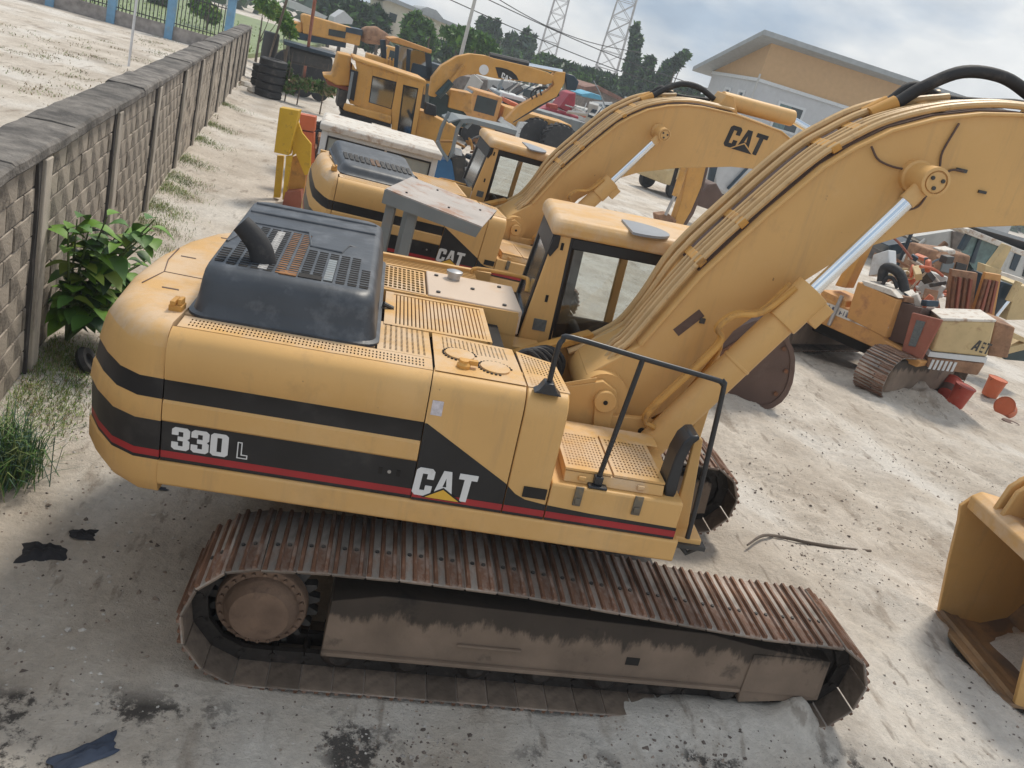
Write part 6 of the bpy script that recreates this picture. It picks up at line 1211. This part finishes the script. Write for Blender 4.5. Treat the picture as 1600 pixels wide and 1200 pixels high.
for i, (lab, u, v, D, yaw, L, H, cm, bm_, kd) in enumerate((
    ('white truck with a grey load body under the arched boom', 752, 168, 44, .2, 6, 2.5, 'white_paint', 'grey_paint', 'truck'),
    ('orange truck standing behind the stick of the far excavator', 715, 150, 40, .1, 5.5, 2.4, 'orange_old', 'yellow_far', 'truck'),
    ('faded blue truck left of the red truck', 806, 160, 66, .25, 7, 2.6, 'tarp_blue', 'shack', 'truck'),
    ('white truck with white load body right of the old white truck', 962, 190, 52, .1, 7, 2.7, 'white_paint', 'off_white', 'truck'),
    ('dark lorry under the dark hedge beyond the loader', 640, 125, 50, .1, 7, 2.7, 'cab_dark', 'shack', 'truck'),
    ('yellow lorry at the far end of the row by the bushes', 585, 100, 58, .15, 7, 2.7, 'yellow_far', 'yellow_far', 'truck'),
    ('pale lorry beyond the grey container', 790, 150, 58, .3, 7, 2.8, 'off_white', 'off_white', 'truck'),
    ('small cream truck between the boom cylinder and the pale truck', 1020, 262, 42, .5, 5, 2.3, 'cream_old', 'rust_light', 'truck'),
    ('rusty lorry parked far right behind the glazed cab', 1470, 365, 40, -.1, 7, 2.6, 'white_peel', 'rust_light', 'truck'),
    ('grey lorry parked in the right hand distance under the boom', 1420, 372, 46, -.2, 7, 2.6, 'grey_paint', 'off_white', 'truck'))): parked(lab, u, v, D, yaw, L, H, cm, bm_, kd)
# ---- trees
def far_blob(u, v, D, r): p = at(u, v, D); return p
def dist_tree(lab, u, v, D, pts, mats, n, size, kind='tree', grp=None, trunk=.2):
    b0 = at(u, v, D); base = (b0.x, b0.y, 0); bl_ = []
    for (a, c, rx, rz_) in pts:
        p = at(a, c, D); s = D/FPX; bl_.append(((p.x-b0.x, p.y-b0.y, p.z), (rx*s, rx*s*.9, rz_*s)))
    return tree(kind, lab, base, max(2.5, max(b_[0][2] for b_ in bl_)), bl_, mats, n, size, trunk, grp)
DK = LM('leaf_dark', 'leaf_blue', 'leaf_mid'); MD = LM('leaf_mid', 'leaf_dark', 'leaf_bright'); BR = LM('leaf_bright', 'leaf_mid', 'leaf_yel')
G_ = 'trees along the skyline'
dist_tree('tall pointed dark conifer at the skyline left of the orange building', 985, 190, 105, [(992, 52, 5, 16), (991, 75, 8, 18), (988, 100, 11, 20), (984, 128, 14, 22), (980, 155, 16, 20), (998, 66, 4, 10)], DK, 2600, .55, 'conifer_tree', G_)
dist_tree('ragged leaning tree with a drooping top right of the pointed conifer', 1030, 185, 100, [(1070, 88, 7, 7), (1058, 97, 9, 9), (1046, 106, 11, 12), (1036, 125, 12, 18), (1030, 150, 14, 18), (1016, 96, 7, 8), (1010, 110, 9, 12)], DK, 2400, .5, 'casuarina_tree', G_)
dist_tree('lower bushy dark tree between conifer and leaning tree', 1008, 190, 98, [(1008, 128, 13, 16), (1014, 150, 14, 18), (1004, 165, 14, 12)], DK, 1300, .5, 'bushy_tree', G_)
dist_tree('low dark tree clump beside the building corner', 1080, 185, 95, [(1062, 148, 14, 12), (1080, 150, 14, 13), (1096, 160, 12, 10)], DK, 1200, .5, 'bushy_tree', G_)
dist_tree('round dark tree with two thin spires right of the utility pole', 812, 110, 115, [(800, 70, 14, 15), (822, 75, 14, 16), (812, 88, 22, 12), (821, 52, 3, 8), (832, 62, 4, 8)], DK, 1900, .6, 'broadleaf_tree', G_)
for lab, u, pts in (('thin dark spire tree, first of three left of the round tree', 752, [(752, 36, 4, 9), (751, 50, 6, 12)]), ('thin dark spire tree, middle of three left of the round tree', 764, [(764, 38, 3, 9), (763, 52, 5, 12)]), ('thin dark spire tree, nearest to the round tree', 776, [(775, 42, 4, 11), (776, 60, 6, 12)])):
    dist_tree(lab, u, 90, 110, pts, DK, 500, .5, 'spire_tree', G_, .12)
dist_tree('large mid green tree below the cream house gable', 660, 110, 72, [(645, 38, 14, 14), (662, 48, 16, 15), (640, 62, 14, 18), (668, 68, 16, 14), (650, 30, 9, 8)], MD, 2600, .42, 'broadleaf_tree', G_)
dist_tree('bright feathery flame tree under the utility pole', 735, 110, 66, [(705, 52, 17, 7), (730, 52, 18, 7), (752, 62, 16, 8), (766, 74, 12, 9), (774, 84, 8, 7), (718, 66, 18, 8), (745, 74, 14, 7)], LM('leaf_mid', 'leaf_bright', 'leaf_mid'), 2400, .34, 'flame_tree', G_)
dist_tree('dark hedge tree below the flame tree', 715, 120, 80, [(690, 78, 16, 10), (715, 84, 18, 11), (745, 92, 18, 10)], DK, 1300, .5, 'bushy_tree', G_)
for i, (u, v, rx) in enumerate(((560, 14, 22), (590, 26, 20), (535, 4, 20), (575, 44, 20), (515, 12, 16))):
    dist_tree(['dark tree mass just left of the cream house', 'dark tree touching the cream house wall', 'dark tree at the top edge above the yellow truck', 'low dark tree in front of the cream house wall', 'small dark tree above the white hall roof'][i], u, v+40, 82+i*2, [(u-8, v, rx*.7, 14), (u+8, v+6, rx*.7, 14), (u, v+18, rx, 12)], DK, 1300, .5, 'broadleaf_tree', G_)
sky_labels = ['low green tree right of the arched boom tip', 'second low green tree along the far skyline', 'third low green tree along the far skyline', 'dark low tree behind the lattice mast foot', 'bright green bush tree below the first mast', 'low dark tree left of the tall conifer']
for i, (u, v) in enumerate(((852, 92), (872, 100), (893, 108), (918, 114), (905, 122), (948, 122))):
    dist_tree(sky_labels[i], u, v+40, 100-i*2, [(u-5, v+2, 11, 8), (u+6, v+4, 11, 8), (u, v+12, 15, 10)], MD if i in (0, 4) else DK, 1000, .5, 'bushy_tree', G_)
# tree belt that closes the horizon
b = MB()
for k in range(90):
    x = -190+k*6.2; p = np.array([x+rng.normal()*2, 150+.12*x+rng.normal()*8, 0]); h_ = 3.5+3.5*rng.random(); leaves(b, (p[0], p[1], h_*.5), (6, 5, h_*.62), 90, 1.3, (0, 1, 2), .3)
tag(b.build('tree_belt', DK, smooth=0), 'distant dark tree belt closing the horizon', 'tree belt', kind='stuff')
# ---- lattice masts, utility pole, wires
def mast(lab, top_, bot_, D, w0, w1, hx):
    a, c = at(*top_, D), at(*bot_, D); base = Vector((c.x, c.y, 0)); d = Vector((0, 0, 1)); t = thing('lattice_mast', lab, 'mast', base, group='lattice radio masts'); H = a.z+10; legs = []
    def P(i, z): w = w0+(w1-w0)*z/H; a_ = i*PI/2+.6; return Vector((w*math.cos(a_), w*math.sin(a_), z))
    for i in range(4): b = MB(); b.tube([P(i, 0), P(i, H)], .10, 5); b.build('leg', M['tower_steel'], t)
    n = int(H/2.0); b = MB()
    for k in range(n):
        z0_, z1_ = H*k/n, H*(k+1)/n
        for i in range(4): b.tube([P(i, z0_), P((i+1) % 4, z1_)], .055, 4); b.tube([P((i+1) % 4, z0_), P(i, z1_)], .055, 4); b.tube([P(i, z1_), P((i+1) % 4, z1_)], .05, 4)
    tag(b.build('lattice_brace', M['tower_steel'], t), kind='stuff')
mast('lattice radio mast, the right and nearer of the two', (985, 0), (941, 130), 115, 2.3, 1.3, 0); mast('lattice radio mast, the left and fainter of the two', (880, 0), (852, 95), 135, 2.2, 1.1, 0)
p = at(722, 75, 62); t = thing('utility_pole', 'leaning grey utility pole above the flame tree', 'pole', (p.x, p.y, 0)); b = MB(); b.tube([(0, 0, 0), (.15, 0, 12)], [.16, .10], 8); b.build('pole', M['off_white'], t); b = MB(); b.box(-.9, 1.1, -.05, .05, 7.9, 8.05); b.build('cross_arm', M['bark'], t)
for i, (a, c, lab) in enumerate((((735, -14), (1240, 175), 'upper thin power line across the sky'), ((700, -2), (1240, 190), 'lower thin power line across the sky'), ((755, -16), (1000, 82), 'short power line crossing the left mast'))):
    A_, C_ = at(*a, 62), at(*c, 75); b = MB(); b.tube([A_.lerp(C_, k/14)+Vector((0, 0, -.8*math.sin(PI*k/14))) for k in range(15)], .035, 5); tag(b.build('power_line', M['dark_metal']), lab, 'power line', 'power lines')

# ---- yard behind the wall: low wall with blue pillars and iron railing
YF = 45.5; pill = [-32.0, -29.0, -26.1, -23.15, -20.2, -17.25, -14.35, -11.4]
ff = thing('railing_fence', 'low grey wall with blue pillars and black iron railing across the sandy plot', 'fence', (0, YF, gh(-18, YF)), .06)
for i in range(len(pill)-1):
    b = MB(); b.box(pill[i]+.2, pill[i+1]-.2, -.1, .1, -.2, .72); b.build('dwarf_wall', M['fence_wall'], ff)
for x in pill: b = MB(); b.box(x-.2, x+.2, -.22, .2, -.2, 2.9); b.box(x-.27, x+.27, -.28, .26, 2.9, 3.02); b.build('pillar', M['blue_fence'], ff)
b0 = MB(); b0.box(-.022, .022, -.022, .022, 0, 1.75); bmsh = b0.mesh('railing_bar', M['iron'], 0)
for i in range(len(pill)-1):
    n = 13
    for k in range(n): x = pill[i]+.2+(k+.5)*(pill[i+1]-pill[i]-.4)/n; link('railing_bar', bmsh, ff, mat=Matrix.Translation((x, 0, .72)))
    for z in (.85, 2.3): b = MB(); b.box(pill[i]+.2, pill[i+1]-.2, -.02, .02, z, z+.05); b.build('rail', M['iron'], ff)
for u, v, h_, lab in ((200, 111, 4.5, 'thin white post standing in the sandy plot behind the wall'), (347, 52, 4, 'thin pale post near the end of the railing')):
    p = gp(u, v, .1); b = MB(); b.tube([(p.x, p.y, -.1), (p.x+.05, p.y, h_)], .045, 8); tag(b.build('post', M['plastic_white']), lab, 'post')
for u0, u1, v0, v1, m, lab, r in ((448, 415, 0, 108, 'wood_stick', 'slender bare pole leaning by the tyre stack', .05), (492, 474, 0, 128, 'maroon', 'rusty red pole standing beyond the tyre stack', .07)):
    p = gp(u1, v1, 0); q = at(u0, v0, 31); b = MB(); b.tube([(p.x, p.y, -.1), (q.x, q.y, q.z)], r, 6); tag(b.build('pole', M[m]), lab, 'pole')
# grass field and bushes beyond the railing
b = MB()
for k in range(7000):
    x = rng.uniform(-60, -11); y = YF+.8+rng.random()**1.4*38; z = gh(x, y); h_ = rng.uniform(.15, .5); a = rng.uniform(0, 6.28); b.add([(x, y, z), (x+.3*math.cos(a), y+.3*math.sin(a), z), (x+.2*math.cos(a), y+.2*math.sin(a), z+h_)], [(0, 1, 2)], int(rng.integers(0, 3)))
tag(b.build('field_grass', LM('leaf_yel', 'grass', 'leaf_bright'), smooth=0), 'rough yellow green grass beyond the railing', 'grass', kind='stuff')
b = MB(); b.box(-90, -10.6, YF+.5, YF+60, -.5, .32); tag(b.build('grass_field', M['grass']), kind='structure')
for lab, u, v, D, pts in (('green bush behind the right end of the railing', 322, 50, 58, [(320, 14, 14, 16), (335, 24, 10, 14), (308, 6, 12, 14)]), ('bush at the end of the wall above the tank', 405, 60, 48, [(425, 16, 14, 12), (412, 8, 12, 10), (440, 24, 10, 9)]), ('yellow green shrub between the two poles', 450, 70, 40, [(450, 44, 8, 9), (444, 30, 9, 9), (456, 52, 6, 6)]), ('dark green tree at the top left behind the railing', 250, 40, 70, [(246, -4, 14, 12), (262, 4, 10, 10)])):
    dist_tree(lab, u, v, D, pts, BR if 'dark' not in lab else MD, 1100, .2, 'shrub', 'shrubs by the railing', .08)

for lab, u, v, D, pts in (('weedy green bush in front of the dark trailer', 468, 140, 35, [(462, 128, 12, 8), (480, 132, 12, 8)]), ('weedy bush between trailer and yellow loader', 505, 148, 34, [(500, 136, 11, 8), (515, 140, 9, 8)]), ('low scrub bush right of the tyre stack', 447, 145, 35, [(448, 118, 6, 16), (452, 138, 8, 7)])):
    dist_tree(lab, u, v, D, pts, LM('leaf_mid', 'dry', 'grass'), 900, .14, 'shrub', 'shrubs by the railing', .03)

# ---- plants, weeds and litter near the wall
def big_leaf(b, p, d, L, w, mi, droop=.35):
    d = Vector(d).normalized(); s = d.cross(Vector((0, 0, 1))); s = s.normalized() if s.length > .05 else Vector((1, 0, 0)); up = s.cross(d)
    P = []; n = 5
    prof = (0.05, .75, 1.0, .7, .04)
    for i in range(n):
        t = i/(n-1); c = Vector(p)+d*L*t-Vector((0, 0, droop*L*t*t)); ww = w*prof[i]; P.append((c-s*ww+up*ww*.35, c, c+s*ww+up*ww*.35))
    vs = [v for r in P for v in r]; fs = []
    for i in range(n-1): a = i*3; fs += [(a, a+1, a+4, a+3), (a+1, a+2, a+5, a+4)]
    b.add(vs, fs, mi)
pp = (-4.74, 3.05, gh(-4.7, 3.0)); pl = thing('leafy_plant', 'broad leaved bright green plant growing at the foot of the wall', 'plant', pp, sc=1.12)
stems = MB(); nl = 0
for k in range(22):
    a = random.uniform(-1.9, 1.7); r = random.uniform(.15, .75); h_ = random.uniform(.45, 1.5); tip = Vector((max(-.03, r*math.cos(a)+.12), r*math.sin(a)*1.1, h_))
    stems.tube([(0, 0, 0), tip*.5+Vector((0, 0, .15)), tip], [.018, .012, .006], 6, smooth=3)
    for j in range(10):
        f_ = .25+.75*j/9; q = tip*f_+Vector((0, 0, .1*math.sin(f_*3))); aa = random.uniform(0, 6.28); b = MB()
        big_leaf(b, q, (math.cos(aa)+.3, math.sin(aa), random.uniform(-.1, .5)), random.uniform(.15, .30), random.uniform(.055, .10), 0, random.uniform(.2, .7)); b.build('leaf', M[random.choice(['leaf_bright', 'leaf_bright', 'leaf_mid', 'leaf_mid', 'leaf_yel'] if f_ > .55 else ['leaf_dark', 'leaf_mid', 'leaf_mid', 'leaf_bright'])], pl, smooth=60)
stems.build('stem', M['stem_green'], pl)
def tufts(nm, lab, pts, n, h0, spread, mats, wid=.010, kind='stuff'):
    b = MB()
    for _ in range(n):
        cx, cy, r = pts[rng.integers(len(pts))]; x = cx+rng.normal()*r; y = cy+rng.normal()*r
        if x < WX(y)+.03 and x > WX(y)-.5: x = WX(y)+.03+abs(rng.normal())*.1
        z = gh(x, y)-.01; a = rng.uniform(0, 6.28); h_ = h0*rng.uniform(.4, 1.2); L_ = spread*rng.uniform(.3, 1); px, py = -math.sin(a)*wid, math.cos(a)*wid
        mx_, my_ = x+math.cos(a)*L_*.4, y+math.sin(a)*L_*.4; ex, ey = x+math.cos(a)*L_, y+math.sin(a)*L_
        b.add([(x-px, y-py, z), (x+px, y+py, z), (mx_+px*.7, my_+py*.7, z+h_*.75), (mx_-px*.7, my_-py*.7, z+h_*.75), (ex, ey, z+h_*.8)], [(0, 1, 2, 3), (3, 2, 4)], int(rng.integers(0, len(mats))))
    return tag(b.build(nm, mats, smooth=0), lab, 'weeds' if lab else None, kind=kind)
wl_ = lambda y, o: (WX(y)+o, y)
tufts('weeds', 'low green weeds along the foot of the wall', [wl_(y, .35)+(.22,) for y in (1.4, 1.9, 2.4, 2.8, 4.2, 4.8)]+[wl_(y, .3)+(.25,) for y in (7.5, 8.5, 9.6, 11, 12)]+[wl_(y, .25)+(.3,) for y in (14, 17, 20, 25)], 12000, .07, .10, LM('grass', 'leaf_mid', 'dry', 'leaf_yel'), .004)
tufts('field_weeds', 'sparse dry weeds on the sandy plot behind the wall', [(-12+rng.normal()*4, 24+rng.normal()*9, .35) for _ in range(60)]+[(WX(y)-1.2-rng.random()*5, y, .2) for y in np.linspace(10, 40, 40)], 4500, .07, .14, LM('dry', 'grass', 'dry'), .012)
# wispy grey green shrub at the left edge, close to the camera
b = MB(); ws = thing('wispy_shrub', 'wispy blue green shrub blurring in at the left edge', 'shrub', (-4.22, .22, gh(-4.2, .2)))
for _ in range(900):
    a = rng.uniform(0, 6.28); h_ = rng.uniform(.15, .62); r = rng.uniform(.05, .42); x0_, y0_ = rng.normal()*.12, rng.normal()*.14; w_ = .004
    px, py = -math.sin(a)*w_, math.cos(a)*w_; m_ = (x0_+math.cos(a)*r*.4, y0_+math.sin(a)*r*.4, h_*.7); e_ = (x0_+math.cos(a)*r, y0_+math.sin(a)*r, h_*rng.uniform(.6, 1))
    b.add([(x0_-px, y0_-py, 0), (x0_+px, y0_+py, 0), (m_[0]+px, m_[1]+py, m_[2]), (m_[0]-px, m_[1]-py, m_[2]), e_], [(0, 1, 2, 3), (3, 2, 4)], int(rng.integers(0, 3)))
tag(b.build('frond', [mat('frond_blue', (.06, .12, .085), .6, var=.3), M['leaf_mid'], M['grass']], ws, smooth=0), kind='stuff')
wheel_ = thing('small_tyre', 'small black tyre lying against the wall beyond the counterweight', 'tyre', mat=Matrix.Translation((-4.36, 2.55, gh(-4.4, 2.5)+.09)) @ rot3('Y', 1.0) @ Matrix.Scale(.75, 4)); b = MB(); b.lathe([(.10, -.05), (.18, -.06), (.21, 0), (.18, .06), (.10, .05), (.09, 0)], 20); b.build('tyre', M['rubber'], wheel_)
# litter: crumpled rags
def rag(u, v, lab, w, m, h=.10, L=None, rz=0, nm='black_rag'):
    p = gp(u, v, .0); z = gh(p.x, p.y); p = gp(u, v, z); L = L or w; n = 21; b = MB(); V = []
    ph = rng.uniform(0, 6, 6)
    for i in range(n):
        for j in range(n):
            x = (i/(n-1)-.5)*2; y = (j/(n-1)-.5)*2; r = max(abs(x), abs(y)); k = 1+.13*math.sin(3*math.atan2(y, x)+ph[0])+.07*math.sin(7*math.atan2(y, x)+ph[5])
            hh = .55*h*max(0, 1-r**3)*(.45+.55*abs(math.sin(x*4+ph[1])*math.cos(y*3.5+ph[2])))+.16*h*math.sin(x*8+y*6+ph[3])*math.cos(y*7-x*4+ph[4])*(1-r*r)
            V.append((x*L*.5*k, y*w*.5*k, z*0+max(hh, -.01)+.004))
    b.add(V, [(i*n+j, (i+1)*n+j, (i+1)*n+j+1, i*n+j+1) for i in range(n-1) for j in range(n-1)])
    o = b.build(nm, M[m], smooth=25); o.matrix_world = Matrix.Translation((p.x, p.y, z)) @ rot3('Z', rz); return tag(o, lab, 'rag')
rag(66, 864, 'crumpled black rag with a pale corner on the sand, lower left', .22, 'rag_black', .10, .30, .3)
rag(90, 862, 'small pale scrap beside the crumpled black rag', .07, 'plastic_white', .03, .09, 0, 'pale_scrap')
rag(130, 836, 'small black rag near the counterweight on the sand', .13, 'rag_black', .07, .18, .2)
rag(135, 1178, 'long dark blue cloth strip at the bottom edge', .14, 'rag_blue', .07, .34, .7)
rag(240, 762, 'blue and white plastic scrap under the counterweight seam', .05, 'rag_blue', .03, .22, .1, 'plastic_scrap')
p = gp(1325, 1150, .2); 
b = MB(); P = []
for u, v in ((1164, 860), (1190, 843), (1225, 836), (1260, 843), (1300, 852), (1330, 859), (1362, 857)):
    q = gp(u, v, .2); P.append((q.x, q.y, gh(q.x, q.y)+.03+.03*math.sin(u)))
b.tube(P, [.010, .017, .018, .018, .02, .022, .016], 8, smooth=4); tag(b.build('stick_branch', M['wood_stick']), 'thin crooked stick lying on the sand right of the excavator', 'stick')
# clods, chips and leaves scattered on the sand
b = MB()
def clod(x, y, s, mi):
    z = gh(x, y); a = rng.uniform(0, 6.28); R_ = Matrix.Translation((x, y, z+s*.15)) @ rot3('Z', a) @ rot3('X', rng.uniform(-.5, .5))
    v = [R_ @ Vector((s*math.cos(t)*rng.uniform(.6, 1.2), s*math.sin(t)*rng.uniform(.4, .9), -s*.3)) for t in np.linspace(0, 2*PI, 6)[:-1]]+[R_ @ Vector((rng.normal()*s*.2, rng.normal()*s*.2, s*rng.uniform(.25, .6)))]
    b.add(v, [(i, (i+1) % 5, 5) for i in range(5)], mi)
for _ in range(1300): clod(rng.uniform(-4.2, 3.2), rng.uniform(-3.4, -1.75), abs(rng.normal())*.007+.003, int(rng.choice([0, 0, 1, 2])))
for _ in range(1500): clod(rng.uniform(-4.6, -2.6), rng.uniform(-2, 4), abs(rng.normal())*.012+.004, int(rng.choice([0, 1, 2, 2])))
for cx, cy, r, n in ((3.6, .9, .5, 260), (4.0, -1.2, .6, 200), (3.3, 2.6, .8, 420), (5.2, 2.2, .7, 200), (6.5, 4.0, 1.0, 260), (1.0, -2.1, .35, 380), (-.9, -2.15, .3, 340), (-.3, -2.5, .35, 260), (2.9, -2.4, .5, 200), (9.2, 8.5, .7, 420), (5.5, 5.2, 1.2, 350), (8.0, 5.0, 1.5, 400)):
    for _ in range(n): clod(cx+rng.normal()*r, cy+rng.normal()*r*.7, abs(rng.normal())*.011+.003, int(rng.choice([0, 0, 1, 3])))
tag(b.build('sand_litter', [mat('clod_dark', (.13, .105, .09), .95, var=.4), mat('clod_brown', (.27, .22, .18), .95, var=.3), mat('clod_pale', (.55, .52, .48), .95, var=.2), mat('clod_grey', (.36, .33, .30), .95, var=.3)], smooth=0), 'small clods, chips and dead leaves scattered over the sand', 'litter', kind='stuff')

# ---- thin humid haze
b = MB(); b.box(-420, 420, -12, 330, -1.6, 40); hz = bpy.data.materials.new('haze'); hz.use_nodes = True; n = hz.node_tree.nodes; n.remove(n['Principled BSDF']); pv = n.new('ShaderNodeVolumePrincipled'); pv.inputs['Color'].default_value = (.86, .92, 1, 1); pv.inputs['Density'].default_value = .0012; pv.inputs['Anisotropy'].default_value = .3; hz.node_tree.links.new(pv.outputs[0], n['Material Output'].inputs['Volume'])
tag(b.build('haze', hz, smooth=0), kind='stuff')
